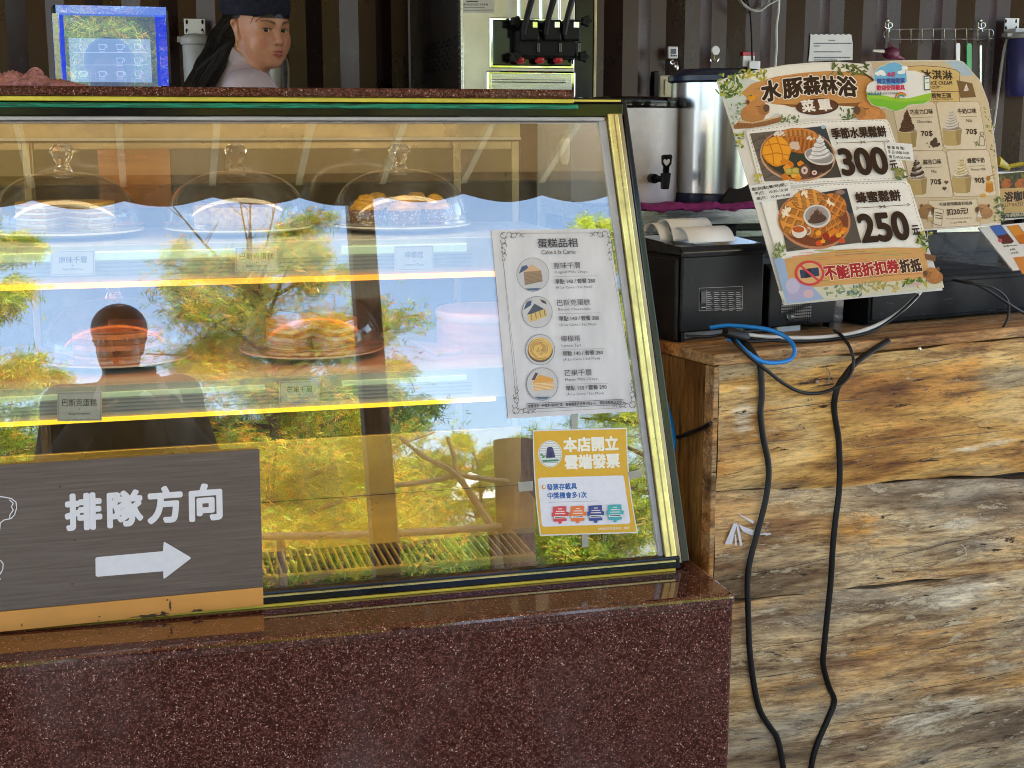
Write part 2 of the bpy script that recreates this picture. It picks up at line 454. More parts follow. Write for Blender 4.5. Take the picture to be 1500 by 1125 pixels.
n2 = N(nt, 'ShaderNodeTexNoise', Scale=3.5, Detail=5.0, Roughness=0.65); nt.links.new(co, n2.inputs['Vector'])
rr = ramp(nt, [(0.35, 0.16), (0.7, 0.4)], n2.outputs[0]); nt.links.new(rr.outputs[0], b.inputs['Roughness'])
b.inputs['Specular IOR Level'].default_value = 0.3; b.inputs['Specular Tint'].default_value = (1.0, 0.84, 0.74, 1)
n4 = N(nt, 'ShaderNodeTexNoise', Scale=3.1, Detail=7.0, Roughness=0.62); nt.links.new(coords(nt, (1, 1, 0.8), loc=(0.4, 0, 0.2)), n4.inputs['Vector'])
du_ = ramp(nt, [(0.52, 0.0), (0.74, 0.24)], n4.outputs[0])
nt.links.new(mixc(nt, mixc(nt, cur, (1.16, 1.03, 0.95), 1.0, 'MULTIPLY'), (0.26, 0.2, 0.19), du_.outputs[0]), b.inputs['Base Color'])
M['granite_polished'] = m.copy(); M['granite_polished'].name = 'granite_polished'
pb_ = M['granite_polished'].node_tree.nodes['Principled BSDF']
for l_ in list(pb_.inputs['Roughness'].links): M['granite_polished'].node_tree.links.remove(l_)
pb_.inputs['Roughness'].default_value = 0.06; pb_.inputs['Specular IOR Level'].default_value = 0.75
pb_.inputs['Coat Weight'].default_value = 0.5; pb_.inputs['Coat Roughness'].default_value = 0.04

# weathered timber: long fibres along the counter, patches of honey, orange and grey, flaking pale skin, dark checks
def timber(name, honey, seed=0.0, tilt=0.0, vertical=False):
    m, nt, b = newmat(name); M[name] = m
    tc = nt.nodes.new('ShaderNodeTexCoord')
    mp = N(nt, 'ShaderNodeMapping'); mp.inputs['Rotation'].default_value = (0, 0, -rad(12.5)); mp.inputs['Location'].default_value = (seed * 3.1, seed, seed * 1.7)
    nt.links.new(tc.outputs['Object'], mp.inputs[0])
    mt = N(nt, 'ShaderNodeMapping'); mt.inputs['Rotation'].default_value = (0, rad(tilt), 0); nt.links.new(mp.outputs[0], mt.inputs[0])
    def warp(src, scale, amt):
        wob = N(nt, 'ShaderNodeTexNoise', Scale=scale, Detail=2.0); nt.links.new(src, wob.inputs['Vector'])
        wc = N(nt, 'ShaderNodeVectorMath', operation='SUBTRACT'); wc.inputs[1].default_value = (0.5, 0.5, 0.5); nt.links.new(wob.outputs['Color'], wc.inputs[0])
        wv = N(nt, 'ShaderNodeVectorMath', operation='SCALE'); wv.inputs['Scale'].default_value = amt; nt.links.new(wc.outputs[0], wv.inputs[0])
        ad = N(nt, 'ShaderNodeVectorMath', operation='ADD'); nt.links.new(src, ad.inputs[0]); nt.links.new(wv.outputs[0], ad.inputs[1]); return ad.outputs[0]
    w = warp(warp(mt.outputs[0], 1.4, 0.045), 7.0, 0.007)
    def grain(a, c, detail=6.0, rough=0.6, off=0.0, dist=0.0):
        q = N(nt, 'ShaderNodeMapping'); q.inputs['Scale'].default_value = (c, c, a) if vertical else (a, c, c); q.inputs['Location'].default_value = (off, off * 1.3, off * 0.7)
        nt.links.new(w, q.inputs[0])
        n = N(nt, 'ShaderNodeTexNoise', Scale=1.0, Detail=detail, Roughness=rough, Distortion=dist); nt.links.new(q.outputs[0], n.inputs['Vector']); return n.outputs[0]
    patch = grain(1.4, 7.0, 4.0, 0.55, 1.0); patch2 = grain(2.0, 11.0, 5.0, 0.6, 7.0)
    streak = grain(4.5, 42.0, 10.0, 0.7, 3.0); fibre = grain(22.0, 190.0, 5.0, 0.75, 5.0)
    flake = grain(9.0, 40.0, 12.0, 0.8, 9.0, 0.3); check = grain(9.0, 62.0, 9.0, 0.74, 11.0, 0.3); pits = grain(55.0, 110.0, 6.0, 0.7, 13.0)
    if honey > 0.5:
        c = ramp(nt, [(0.34, (0.2, 0.085, 0.022)), (0.43, (0.42, 0.22, 0.06)), (0.5, (0.55, 0.34, 0.11)), (0.57, (0.6, 0.43, 0.2)), (0.66, (0.46, 0.24, 0.07))], patch).outputs[0]
        c = mixc(nt, c, (0.34, 0.3, 0.22), ramp(nt, [(0.55, 0.0), (0.66, 0.75)], patch2).outputs[0])
        c = mixc(nt, c, (0.3, 0.13, 0.035), ramp(nt, [(0.34, 0.8), (0.43, 0.0)], patch2).outputs[0])
    else:
        c = ramp(nt, [(0.34, (0.2, 0.14, 0.085)), (0.42, (0.38, 0.28, 0.17)), (0.48, (0.54, 0.42, 0.26)), (0.53, (0.54, 0.36, 0.18)), (0.6, (0.48, 0.29, 0.12)), (0.68, (0.58, 0.42, 0.24))], patch).outputs[0]
        c = mixc(nt, c, (0.36, 0.315, 0.25), ramp(nt, [(0.54, 0.0), (0.63, 0.8)], patch2).outputs[0])
        c = mixc(nt, c, (0.2, 0.095, 0.04), ramp(nt, [(0.36, 0.85), (0.44, 0.0)], patch2).outputs[0])
    va = N(nt, 'ShaderNodeVertexColor'); va.layer_name = 'Stain'; sp3 = N(nt, 'ShaderNodeSeparateColor'); nt.links.new(va.outputs[0], sp3.inputs[0])
    for ch_, col_ in ((0, (0.5, 0.26, 0.07)), (1, (0.56, 0.5, 0.4)), (2, (0.16, 0.125, 0.09))):
        ad_ = N(nt, 'ShaderNodeMath', operation='MULTIPLY_ADD'); ad_.inputs[1].default_value = 1.0; nt.links.new(sp3.outputs[ch_], ad_.inputs[0]); nt.links.new(streak, ad_.inputs[2])
        c = mixc(nt, c, col_, ramp(nt, [(0.68, 0.0), (0.86, 0.85)], ad_.outputs[0]).outputs[0])
    st = ramp(nt, [(0.35, (0.3, 0.22, 0.16)), (0.44, (0.76, 0.7, 0.64)), (0.51, (1.0, 1.0, 1.0)), (0.6, (1.32, 1.28, 1.2))], streak)
    c = mixc(nt, c, st.outputs[0], 0.9, 'MULTIPLY')
    fb = ramp(nt, [(0.36, (0.5, 0.45, 0.4)), (0.48, (1.0, 1.0, 1.0)), (0.6, (1.25, 1.22, 1.18))], fibre)
    c = mixc(nt, c, fb.outputs[0], 0.85, 'MULTIPLY')
    fm = ramp(nt, [(0.57, 0.0), (0.59, 0.6)] if honey < 0.5 else [(0.6, 0.0), (0.63, 0.45)], flake)
    c = mixc(nt, c, (0.66, 0.56, 0.4), fm.outputs[0])
    fd = ramp(nt, [(0.52, 0.0), (0.55, 0.7), (0.565, 0.0)] if honey < 0.5 else [(0.36, 0.7), (0.4, 0.0)], flake)
    c = mixc(nt, c, (0.13, 0.075, 0.04), fd.outputs[0])
    ck = ramp(nt, [(0.36, 1.0), (0.385, 0.0)], check)
    c = mixc(nt, c, (0.045, 0.026, 0.014), ck.outputs[0])
    pt_ = ramp(nt, [(0.29, 0.85), (0.335, 0.0)], pits); c = mixc(nt, c, (0.06, 0.035, 0.02), pt_.outputs[0])
    gm = N(nt, 'ShaderNodeGamma'); gm.inputs[1].default_value = 1.08; nt.links.new(c, gm.inputs[0])
    c = mixc(nt, gm.outputs[0], (1.12, 1.12, 1.06), 1.0, 'MULTIPLY')
    nt.links.new(c, b.inputs['Base Color'])
    b.inputs['Roughness'].default_value = 0.62; b.inputs['Specular IOR Level'].default_value = 0.25
    def madd(x, k, y):
        h = N(nt, 'ShaderNodeMath', operation='MULTIPLY_ADD'); h.inputs[1].default_value = k; nt.links.new(x, h.inputs[0]); nt.links.new(y, h.inputs[2]) if y is not None else None; return h.outputs[0]
    h = madd(fm.outputs[0], 0.35, madd(ck.outputs[0], -0.8, madd(streak, 1.2, fibre)))
    bp = N(nt, 'ShaderNodeBump', Strength=0.7, Distance=0.004); nt.links.new(h, bp.inputs['Height']); nt.links.new(bp.outputs[0], b.inputs['Normal'])
    return m
timber('timber_honey', 1.0, 0.3)
timber('timber_grey', 0.0, 1.9, tilt=-4.0)
timber('timber_grey_low', 0.0, 4.4, tilt=-5.0)
timber('timber_side', 1.0, 2.2, vertical=True)
timber('timber_top', 0.0, 6.0)
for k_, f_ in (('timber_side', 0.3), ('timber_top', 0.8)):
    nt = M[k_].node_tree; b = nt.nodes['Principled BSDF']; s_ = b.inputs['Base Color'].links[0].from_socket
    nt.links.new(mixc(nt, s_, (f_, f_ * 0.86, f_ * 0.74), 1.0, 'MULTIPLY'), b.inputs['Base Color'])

# laminate of the queue sign: fine streaks along the board
m, nt, b = newmat('sign_laminate'); M['sign_laminate'] = m
co = coords(nt, (2.0, 60, 60)); nz = N(nt, 'ShaderNodeTexNoise', Scale=4.0, Detail=6.0, Roughness=0.7); nt.links.new(co, nz.inputs['Vector'])
r = ramp(nt, [(0.25, (0.07, 0.053, 0.045)), (0.5, (0.115, 0.082, 0.065)), (0.75, (0.155, 0.125, 0.11))], nz.outputs[0]); nt.links.new(r.outputs[0], b.inputs['Base Color']); b.inputs['Roughness'].default_value = 0.45

# corrugated steel paint
m, nt, b = newmat('container_paint'); M['container_paint'] = m
co = coords(nt, (1, 1, 0.5)); nz = N(nt, 'ShaderNodeTexNoise', Scale=7.0, Detail=7.0, Roughness=0.7); nt.links.new(co, nz.inputs['Vector'])
r = ramp(nt, [(0.3, (0.018, 0.0065, 0.0045)), (0.7, (0.046, 0.017, 0.012))], nz.outputs[0])
vo = N(nt, 'ShaderNodeTexVoronoi', Scale=38.0); nt.links.new(co, vo.inputs['Vector'])
sp = ramp(nt, [(0.02, (0.004, 0.004, 0.004)), (0.09, (1, 1, 1))], vo.outputs['Distance'])
nt.links.new(mixc(nt, r.outputs[0], sp.outputs[0], 0.7, 'MULTIPLY'), b.inputs['Base Color'])
r2 = ramp(nt, [(0.3, 0.22), (0.75, 0.42)], nz.outputs[0]); nt.links.new(r2.outputs[0], b.inputs['Roughness'])
b.inputs['Specular IOR Level'].default_value = 0.55; b.inputs['Specular Tint'].default_value = (1.0, 0.86, 0.76, 1)

# awning cloth lets some sun through
m, nt, b = newmat('awning_cloth'); M['awning_cloth'] = m
nz = N(nt, 'ShaderNodeTexNoise', Scale=5.0, Detail=5.0); nt.links.new(coords(nt), nz.inputs['Vector'])
r = ramp(nt, [(0.3, (0.085, 0.052, 0.017)), (0.7, (0.12, 0.075, 0.027))], nz.outputs[0]); nt.links.new(r.outputs[0], b.inputs['Base Color']); b.inputs['Roughness'].default_value = 0.9
tr = N(nt, 'ShaderNodeBsdfTranslucent'); tr.inputs[0].default_value = (0.22, 0.135, 0.05, 1)
mx = N(nt, 'ShaderNodeMixShader'); mx.inputs[0].default_value = 0.35
nt.links.new(b.outputs[0], mx.inputs[1]); nt.links.new(tr.outputs[0], mx.inputs[2]); nt.links.new(mx.outputs[0], nt.nodes['Material Output'].inputs[0])

# ground: pale paving under the awning, lawn farther out
m, nt, b = newmat('ground'); M['ground'] = m
co = coords(nt); nz = N(nt, 'ShaderNodeTexNoise', Scale=1.6, Detail=8.0, Roughness=0.65); nt.links.new(co, nz.inputs['Vector'])
n2 = N(nt, 'ShaderNodeTexNoise', Scale=26.0, Detail=5.0); nt.links.new(co, n2.inputs['Vector'])
pav = ramp(nt, [(0.3, (0.34, 0.32, 0.28)), (0.7, (0.5, 0.47, 0.42))], n2.outputs[0])
gra = ramp(nt, [(0.3, (0.045, 0.09, 0.015)), (0.7, (0.12, 0.17, 0.03))], n2.outputs[0])
se = N(nt, 'ShaderNodeSeparateXYZ'); nt.links.new(co, se.inputs[0])
sm = N(nt, 'ShaderNodeMath', operation='MULTIPLY_ADD'); sm.inputs[1].default_value = 2.0; nt.links.new(nz.outputs[0], sm.inputs[0]); nt.links.new(se.outputs[1], sm.inputs[2])
edge = N(nt, 'ShaderNodeMapRange'); edge.inputs[1].default_value = -6.6; edge.inputs[2].default_value = -6.0; nt.links.new(sm.outputs[0], edge.inputs[0])
nt.links.new(mixc(nt, gra.outputs[0], pav.outputs[0], edge.outputs[0]), b.inputs['Base Color']); b.inputs['Roughness'].default_value = 0.9

# ================================================================== the setting
g = MB(); g.add([(-90, -90, 0), (90, -90, 0), (90, 90, 0), (-90, 90, 0)], [(0, 1, 2, 3)])
tag(g.build('ground', M['ground']), kind='structure')

# ------------------------------------------------------------------ container stall
basic('ceiling_grey', (0.3, 0.29, 0.28), 0.6, var=0.1)
YB = 4.90
stall = thing('container_stall', 'dark brown corrugated steel container stall behind the counters', 'stall', (0.4, YB, 0))
def corrugated(x0, x1, y, z0, z1, pitch=0.245, depth=0.036):
    mb = MB(); prof = []; x = x0
    while x < x1:
        q = pitch / 4
        prof += [(x, 0), (x + q, 0), (x + 2 * q, depth), (x + 3 * q, depth)]; x += pitch
    prof.append((x, 0)); vs = []
    for (px, d) in prof: vs += [(px, y + d, z0), (px, y + d, z1)]
    fs = [(2 * i, 2 * i + 2, 2 * i + 3, 2 * i + 1) for i in range(len(prof) - 1)]
    n = len(vs); vs += [(x0, y + 0.08, z0), (x0, y + 0.08, z1), (x, y + 0.08, z0), (x, y + 0.08, z1)]
    fs += [(n + 2, n, n + 1, n + 3)]
    return mb.add(vs, fs)
corrugated(-3.4, 5.0, YB, 0.0, 2.75).build('back_wall', M['container_paint'], stall)
for x in (-3.46, 5.03):
    mb = MB(); mb.mm(x, x + 0.06, 2.45, 2.55, 0, 2.75); mb.build('corner_post', M['container_paint'], stall, 0.004)
    mb = MB(); mb.mm(x, x + 0.06, YB - 0.02, YB + 0.08, 0, 2.75); mb.build('corner_post', M['container_paint'], stall, 0.004)
mb = MB(); mb.mm(-3.46, 5.09, 2.5, YB + 0.08, 2.765, 2.82); mb.build('roof', M['container_paint'], stall)
mb = MB(); mb.mm(-3.44, 5.07, 2.56, YB + 0.06, 2.752, 2.764); mb.build('ceiling_lining', M['ceiling_grey'], stall)
mb = MB(); mb.mm(-3.4, 5.03, 2.45, 2.55, 2.6, 2.75); mb.build('front_beam', M['container_paint'], stall, 0.006)

# ------------------------------------------------------------------ awning over the customers (seen mirrored in the glass)
YA = -0.70
za = refl_y(497, 288, YA).z
zw = 2.62
aw = thing('awning', 'brown cloth awning with pale rafters and scalloped edge mirrored in the glass', 'awning', (0.3, 1.0, za))
mb = MB()
nx, ny = 40, 24; vs = []; fs = []
for j in range(ny + 1):
    for i in range(nx + 1):
        x = -3.2 + 6.8 * i / nx; t = j / ny
        vs.append((x, YA + (2.44 - YA) * t, za + 0.09 + (zw - za - 0.09) * t - 0.012 * abs(math.sin(x * 9)) * math.sin(math.pi * t)))
fs = [(j * (nx + 1) + i, j * (nx + 1) + i + 1, (j + 1) * (nx + 1) + i + 1, (j + 1) * (nx + 1) + i) for j in range(ny) for i in range(nx)]
mb.add(vs, fs, smooth=True); mb.build('canopy', M['awning_cloth'], aw)
ribx = [refl_y(x, 292, YA).x for x in (47, 180, 318, 440, 565, 675, 795)]
step = (ribx[-1] - ribx[0]) / 6
xs = [ribx[0] + step * k for k in range(-8, 14)]
mb = MB(); vs = []; fs = []
seg = 10
for k in range(len(xs) - 1):
    for q in range(seg):
        t = q / seg; x = xs[k] + step * t
        vs += [(x, YA - 0.004, za + 0.1), (x, YA - 0.004, za - 0.03 * math.sin(math.pi * t) - 0.006 * math.sin(k * 2.3 + t * 3))]
fs = [(2 * i, 2 * i + 1, 2 * i + 3, 2 * i + 2) for i in range(len(vs) // 2 - 1)]
mb.add(vs, fs); o = mb.build('valance', M['awning_cloth'], aw)
sdm = o.modifiers.new('thick', 'SOLIDIFY'); sdm.thickness = 0.003
for x in xs[1:-1]:
    if -3.0 < x < 3.5:
        mb = MB(); mb.obox((x - 0.012, YA + 0.01, za + 0.045), (0.024, 0, 0), (0, 2.42 - YA, zw - za - 0.09), (0, 0, 0.03)); mb.build('rafter', M['rafter_paint'], aw)
mb = MB(); mb.mm(-3.1, 3.5, YA, YA + 0.03, za + 0.05, za + 0.085); mb.build('front_bar', M['bronze'], aw)

pb = refl_y(534, 300, YA + 0.05)
def square_post(x, lab):
    mb = MB(); mb.mm(x - 0.05, x + 0.05, YA - 0.13, YA - 0.03, 0, za + 0.05); o = mb.build('awning_post', M['post_wood'], None, 0.006)
    return tag(o, lab, 'post', 'posts carrying the awning')
square_post(pb.x, 'dark brown square post carrying the awning, mirrored beside the cake tree reflection')
square_post(pb.x + 2.3, 'dark brown square post at the right end of the awning front')
square_post(pb.x - 2.3, 'dark brown square post at the left end of the awning front')

# ------------------------------------------------------------------ cake display case
def zrow(x, y, Y): return at(x, y, Y).z
XL = -1.15
case = thing('cake_display_case', 'glass cake display case on a speckled maroon granite base', 'display case', (0.0, 2.45, 0))
gx1 = 0.925; zl = 0.656
mb = MB(); mb.mm(XL - 0.02, gx1, 2.0, 2.92, 0.06, zl - 0.012); mb.build('granite_base', M['granite'], case, 0.012, 3)
mb = MB(); mb.mm(XL - 0.02, gx1 + 0.001, 1.998, 2.2, zl - 0.0235, zl); mb.mm(XL - 0.02, gx1 + 0.001, 2.2005, 2.925, zl - 0.0235, zl - 0.0004); mb.build('granite_ledge', M['granite_polished'], case, 0.008, 3)
mb = MB(); mb.mm(XL, gx1 - 0.04, 2.06, 2.88, 0, 0.06); mb.build('toe_kick', M['black_metal'], case)

gsl = Vector((0, math.sin(GS), math.cos(GS)))       # up the glass
def gpt(x, y, d=0.0): return onp(x, y, GP, GN) + GN * d
ztop = zrow(400, 176, 2.31)
def gl(z): return 2.152 + (z - 0.656) * math.tan(GS)  # Y of the glass at a height
def on_glass_strip(name, mat, a, b, c, d, t0, t1, bev=0.0):   # four pixel corners (TL, TR, BR, BL), from t0 to t1 proud of the glass
    q = [gpt(*p, t0) for p in (d, c, b, a)]; r = [gpt(*p, t1) for p in (d, c, b, a)]
    mb = MB(); mb.hexa(q + r); o = mb.build(name, mat, case, bev)
    return o
# pane
xr_t, xr_b = gpt(884, 172).x, gpt(969, 828).x
zb = 0.676
mb = MB(); th = 0.004
p = [Vector((XL, gl(zb), zb)), Vector((xr_b, gl(zb), zb)), Vector((xr_t, gl(ztop), ztop)), Vector((XL, gl(ztop), ztop))]
mb.hexa([q for q in p] + [q - GN * th for q in p]); mb.build('front_glass', M['front_glass'], case)
on_glass_strip('edge_gasket', M['grey_gasket'], (876, 177), (887, 177), (972.2, 824), (965, 824), -0.004, 0.0035, 0.001)
on_glass_strip('gold_upright', M['gold_trim'], (887, 168), (902.5, 168), (989.5, 824), (972.8, 824), -0.02, 0.012, 0.002)
on_glass_strip('gold_upright_edge', M['bronze'], (903, 166), (909, 166), (997, 824), (990, 824), -0.03, 0.006, 0.001)
on_glass_strip('black_upright', M['black_gloss'], (909.5, 146), (917, 146), (1010, 822), (997.5, 824), -0.05, 0.002, 0.002)
on_glass_strip('gold_groove', M['bronze'], (895.3, 169.5), (896.6, 169.5), (981.9, 823.5), (980.5, 823.5), 0.0125, 0.0133)
# bottom rail
mb = MB(); mb.mm(XL, xr_b + 0.03, 2.14, 2.172, zl, zl + 0.024); mb.build('bottom_rail', M['black_gloss'], case, 0.003)
mb = MB(); mb.mm(XL, xr_b + 0.02, 2.134, 2.1395, zl, zl + 0.004); mb.build('gold_line', M['yellow_strip'], case, 0.001)
mb = MB(); mb.mm(XL, xr_b + 0.02, 2.1362, 2.1398, zl + 0.016, zl + 0.019); mb.build('gold_line', M['gold_trim'], case)
# top rails
Yt = gl(ztop)
def row(name, mat, y0, y1, Yf, depth, xr, bev=0.002, x=400):
    z1, z0 = zrow(x, y0, Yf), zrow(x, y1, Yf)
    mb = MB(); mb.mm(XL, xr, Yf, Yf + depth, z0, z1); return mb.build(name, mat, case, bev), z0, z1
xr_top = at(842, 140, Yt - 0.02).x; xr_all = at(912, 150, Yt).x
_, z0, zm = row('stone_top', M['granite'], 128, 141.5, Yt - 0.022, 0.55, xr_top, 0.004)
row('yellow_strip', M['yellow_strip'], 142.2, 149, Yt - 0.012, 0.02, xr_top + 0.002)
row('green_strip', M['green_strip'], 151, 158.5, Yt - 0.012, 0.02, at(845, 155, Yt).x, 0.003)
row('top_rail', M['black_gloss'], 149.2, 170.5, Yt - 0.004, 0.03, xr_all)
row('lower_rail', M['grey_gasket'], 171, 176.5, Yt - 0.008, 0.03, at(884, 172, Yt).x)
row('lower_rail_bead', M['steel'], 177, 180, Yt - 0.004, 0.02, at(880, 172, Yt).x)
row('end_cap', M['black_metal'], 141, 148.8, Yt - 0.004, 0.5, xr_all, 0.003)
row('end_cap_bead', M['yellow_strip'], 143.5, 146.5, Yt - 0.0075, 0.003, xr_all - 0.006, 0.0)
zct = zrow(400, 142.4, Yt)
mb = MB(); mb.mm(XL, xr_all - 0.01, Yt + 0.03, 2.86, zct - 0.012, zct - 0.004); cpn = mb.build('ceiling_panel', M['bronze'], case)
mb = MB(); mb.mm(XL + 0.05, xr_t - 0.05, Yt + 0.035, Yt + 0.085, zct - 0.024, zct - 0.0125); mb.build('ceiling_light', M['led_warm'], cpn, 0.002)
# body: end panes, posts, back with sliding doors
def endpane(x0, x1, name, mat, th=0.006):
    q = [(x0, gl(0.69) + 0.03, 0.69), (x0, 2.80, 0.69), (x1, 2.80, zct - 0.04), (x1, gl(zct) + 0.02, zct - 0.04)]
    mb = MB(); mb.prism(q, (th, 0, 0)); return mb.build(name, mat, case)
endpane(xr_b + 0.012, xr_t + 0.012, 'end_pane', M['side_glass'])
endpane(XL, XL, 'end_pane', M['side_glass'])
for x in (xr_t - 0.01, XL):
    mb = MB(); mb.mm(x, x + 0.04, 2.80, 2.86, zl, zct - 0.04); mb.build('back_post', M['black_metal'], case, 0.003)
YK = 2.80
zr0 = zrow(400, 206, YK); zr1 = zrow(400, 186, YK)
mb = MB(); mb.mm(XL + 0.04, xr_t - 0.012, YK - 0.012, YK + 0.05, zr0, zct - 0.04); mb.build('back_header', M['bronze'], case, 0.002)
mb = MB(); mb.mm(XL + 0.04, xr_t - 0.012, YK - 0.018, YK - 0.0125, zr0 + 0.001, zr0 + 0.006); mb.build('header_bead', M['cream_white'], case)
def slide_door(xa, xb, Y, fw, m_in, glass=True):
    z_1 = zr0 - 0.002; z_0 = 0.72
    mb = MB()
    mb.mm(xa, xa + fw, Y, Y + 0.014, z_0, z_1); mb.mm(xb - fw, xb, Y, Y + 0.014, z_0, z_1)
    mb.mm(xa + fw, xb - fw, Y, Y + 0.014, z_1 - fw * 1.1, z_1); mb.mm(xa + fw, xb - fw, Y, Y + 0.014, z_0, z_0 + fw)
    fr = mb.build('door_frame', M['bronze'], case, 0.002)
    mb = MB(); mb.mm(xa + fw, xb - fw, Y + 0.004, Y + 0.009, z_0 + fw, z_1 - fw * 1.1); mb.build('door_panel', m_in, fr)
xd = lambda x: at(x, 260, YK).x
basic('door_glass', (0.075, 0.058, 0.03), 0.07, var=0.25, scale=5, Specular_IOR_Level=0.9)
basic('case_lining', (0.15, 0.125, 0.07), 0.3, 0.25, var=0.15, rvar=0.1)
slide_door(xd(38), xd(676), YK + 0.02, 0.014, M['door_glass'])
slide_door(XL + 0.05, xd(46), YK - 0.002, 0.014, M['door_glass'])
slide_door(xd(664), xr_t - 0.012, YK - 0.002, 0.016, M['door_glass'])
mb = MB(); mb.mm(xd(145), xd(250), YK + 0.0, YK + 0.012, zrow(200, 305, YK), zrow(200, 218, YK)); mb.build('copper_sheet', M['copper_panel'], case, 0.001)
mb = MB(); mb.mm(xd(250) + 0.001, xd(330), YK + 0.002, YK + 0.012, zrow(200, 305, YK), zrow(200, 218, YK)); mb.build('dark_sheet', M['dark_interior'], case, 0.001)
mb = MB(); mb.mm(XL + 0.05, xr_t, YK + 0.07, YK + 0.08, 0.69, zct - 0.06); mb.build('back_lining', M['case_lining'], case)
# shelves: glass-white boards with a lit price rail
def shelf(x, ytop, yw0, yw1, yg, ya0, ya1, Yf, led, led2):
    z1 = zrow(x, ytop, Yf); z0 = zrow(x, ya1, Yf)
    sh = MB(); sh.mm(XL + 0.02, xr_t - 0.02, Yf + 0.006, YK - 0.03, z1 - 0.02, z1)
    so = sh.build('shelf', M['cream_shelf'], case, 0.002)
    mb = MB(); mb.mm(XL + 0.02, xr_t - 0.025, Yf, Yf + 0.0055, z0 + (zrow(x, ya0, Yf) - z0) + 0.001, z1 - 0.001); mb.build('price_rail', M['cream_shelf'], so)
    for ya, yb, xa, xb in ((yw0, yw1, XL + 0.03, at(388, yw0, Yf).x), (yw0, yw1, at(500, yw0, Yf).x, at(683, yw0, Yf).x)):
        mb = MB(); mb.mm(xa, xb, Yf - 0.006, Yf - 0.0005, zrow(x, yb, Yf), zrow(x, ya, Yf)); mb.build('white_light_tube', M['led_white'], so, 0.002)
    for k in range(4):
        y = yw1 + 4 + (yg - yw1 - 4) * k / 3.0
        mb = MB(); mb.mm(XL + 0.03, at(690, y, Yf).x, Yf - 0.003, Yf - 0.0004, zrow(x, y + 1.0, Yf), zrow(x, y - 1.0, Yf)); mb.build('rail_groove', M['grey_gasket'], so)
    mb = MB(); mb.mm(XL + 0.03, at(726, ya0, Yf).x, Yf - 0.004, Yf + 0.005, z0, zrow(x, ya0, Yf)); mb.build('light_strip', led, so)
    mb = MB(); mb.mm(XL + 0.03, xr_t - 0.04, Yf + 0.012, Yf + 0.028, z1 - 0.03, z1 - 0.0205); mb.build('under_light', led2, so, 0.002)
    return z1
Y1, Y2 = 2.37, 2.30
ZS1 = shelf(200, 358, 367, 380, 402, 412, 420, Y1, M['led_amber'], M['led_dim'])
ZS2 = shelf(400, 553, 562, 570, 590, 599, 604, Y2, M['led_yellow'], M['led_gold'])
# lower gold tray with vent grille
zf = 0.686
basic('gold_sheet', (0.66, 0.52, 0.15), 0.3, 0.55, var=0.12, scale=6, rvar=0.12)
xg1 = at(775, 720, 2.6).x
mb = MB(); mb.mm(XL + 0.02, xg1, 2.36, 2.66, zf - 0.012, zf); mb.mm(XL + 0.02, xg1, 2.66, 2.668, zf, zrow(500, 640, 2.66)); mb.build('gold_tray', M['gold_sheet'], case, 0.002)
mb = MB(); mb.mm(xg1 + 0.002, xr_t - 0.02, 2.19, 2.78, zf - 0.012, zf - 0.001); mb.build('floor_panel', M['case_lining'], case)
mb = MB(); mb.mm(XL + 0.02, xg1, 2.18, 2.355, zf - 0.045, zf - 0.033); mb.build('vent_well', M['black_metal'], case)
ya = onz(400, 855, zf).y; yb_ = onz(400, 832, zf).y
gr = MB(); xv = onz(386, 850, zf).x - 0.6; xe = onz(790, 820, zf).x
gr.mm(XL + 0.02, xe, 2.19, 2.205, zf - 0.01, zf + 0.001); gr.mm(XL + 0.02, xe, 2.33, 2.358, zf - 0.01, zf + 0.001)
x = XL + 0.04
while x < xe:
    gr.mm(x, x + 0.0035, 2.205, 2.33, zf - 0.008, zf + 0.0008); x += 0.0128
gr.build('vent_grille', M['gold_sheet'], case)
mb = MB(); mb.lathe([(0.0, 0), (0.008, 0.003), (0.012, 0.02), (0.012, 0.055), (0.0, 0.056)], at(826, 243, 2.7), 14); mb.build('hanging_clip', M['white_plastic'], case)

# ------------------------------------------------------------------ glass domes with crystal knobs, plates and cakes
def make_dome(r, h, loc, label):
    t = thing('glass_dome', label, 'cake dome', loc, 'glass cake domes in the display case')
    pr = [(r * 1.0, 0.0)] + [(r * math.cos(a) ** 0.8, 0.012 + (h - 0.012) * math.sin(a)) for a in [math.pi / 2 * k / 16 for k in range(17)]]
    pr[-1] = (0.0, h)
    mb = MB(); mb.lathe(pr, (0, 0, 0), 56); mb.build('dome', M['dome_glass'], t, local=True)
    mb = MB(); mb.lathe([(r * 1.0, 0.0), (r * 1.05, 0.002), (r * 1.05, 0.007), (r * 1.0, 0.009)], (0, 0, 0), 56); mb.build('rim', M['dome_glass'], t, local=True)
    mb = MB(); mb.lathe([(0.0, h - 0.001), (0.016, h), (0.013, h + 0.008), (0.01, h + 0.012), (0.018, h + 0.026), (0.022, h + 0.036), (0.015, h + 0.045), (0.0, h + 0.049)], (0, 0, 0), 8, smooth=False)
    mb.build('knob', M['crystal'], t, local=True)
    return t
m, nt, b = newmat('crystal'); M['crystal'] = m
b.inputs['Transmission Weight'].default_value = 1.0; b.inputs['Roughness'].default_value = 0.02; b.inputs['IOR'].default_value = 1.5; b.inputs['Base Color'].default_value = (1, 0.98, 0.94, 1)
def make_plate(r, loc, label, m_='porcelain'):
    t = thing('cake_plate', label, 'plate', loc, 'cake plates under the domes')
    mb = MB(); mb.lathe([(0, 0), (r * 0.6, 0), (r * 0.95, 0.008), (r * 1.1, 0.012), (r * 1.1, 0.015), (r * 0.9, 0.0125), (0, 0.011)], (0, 0, 0), 44); mb.build('dish', M[m_], t, local=True)
    return t
DY = 2.565
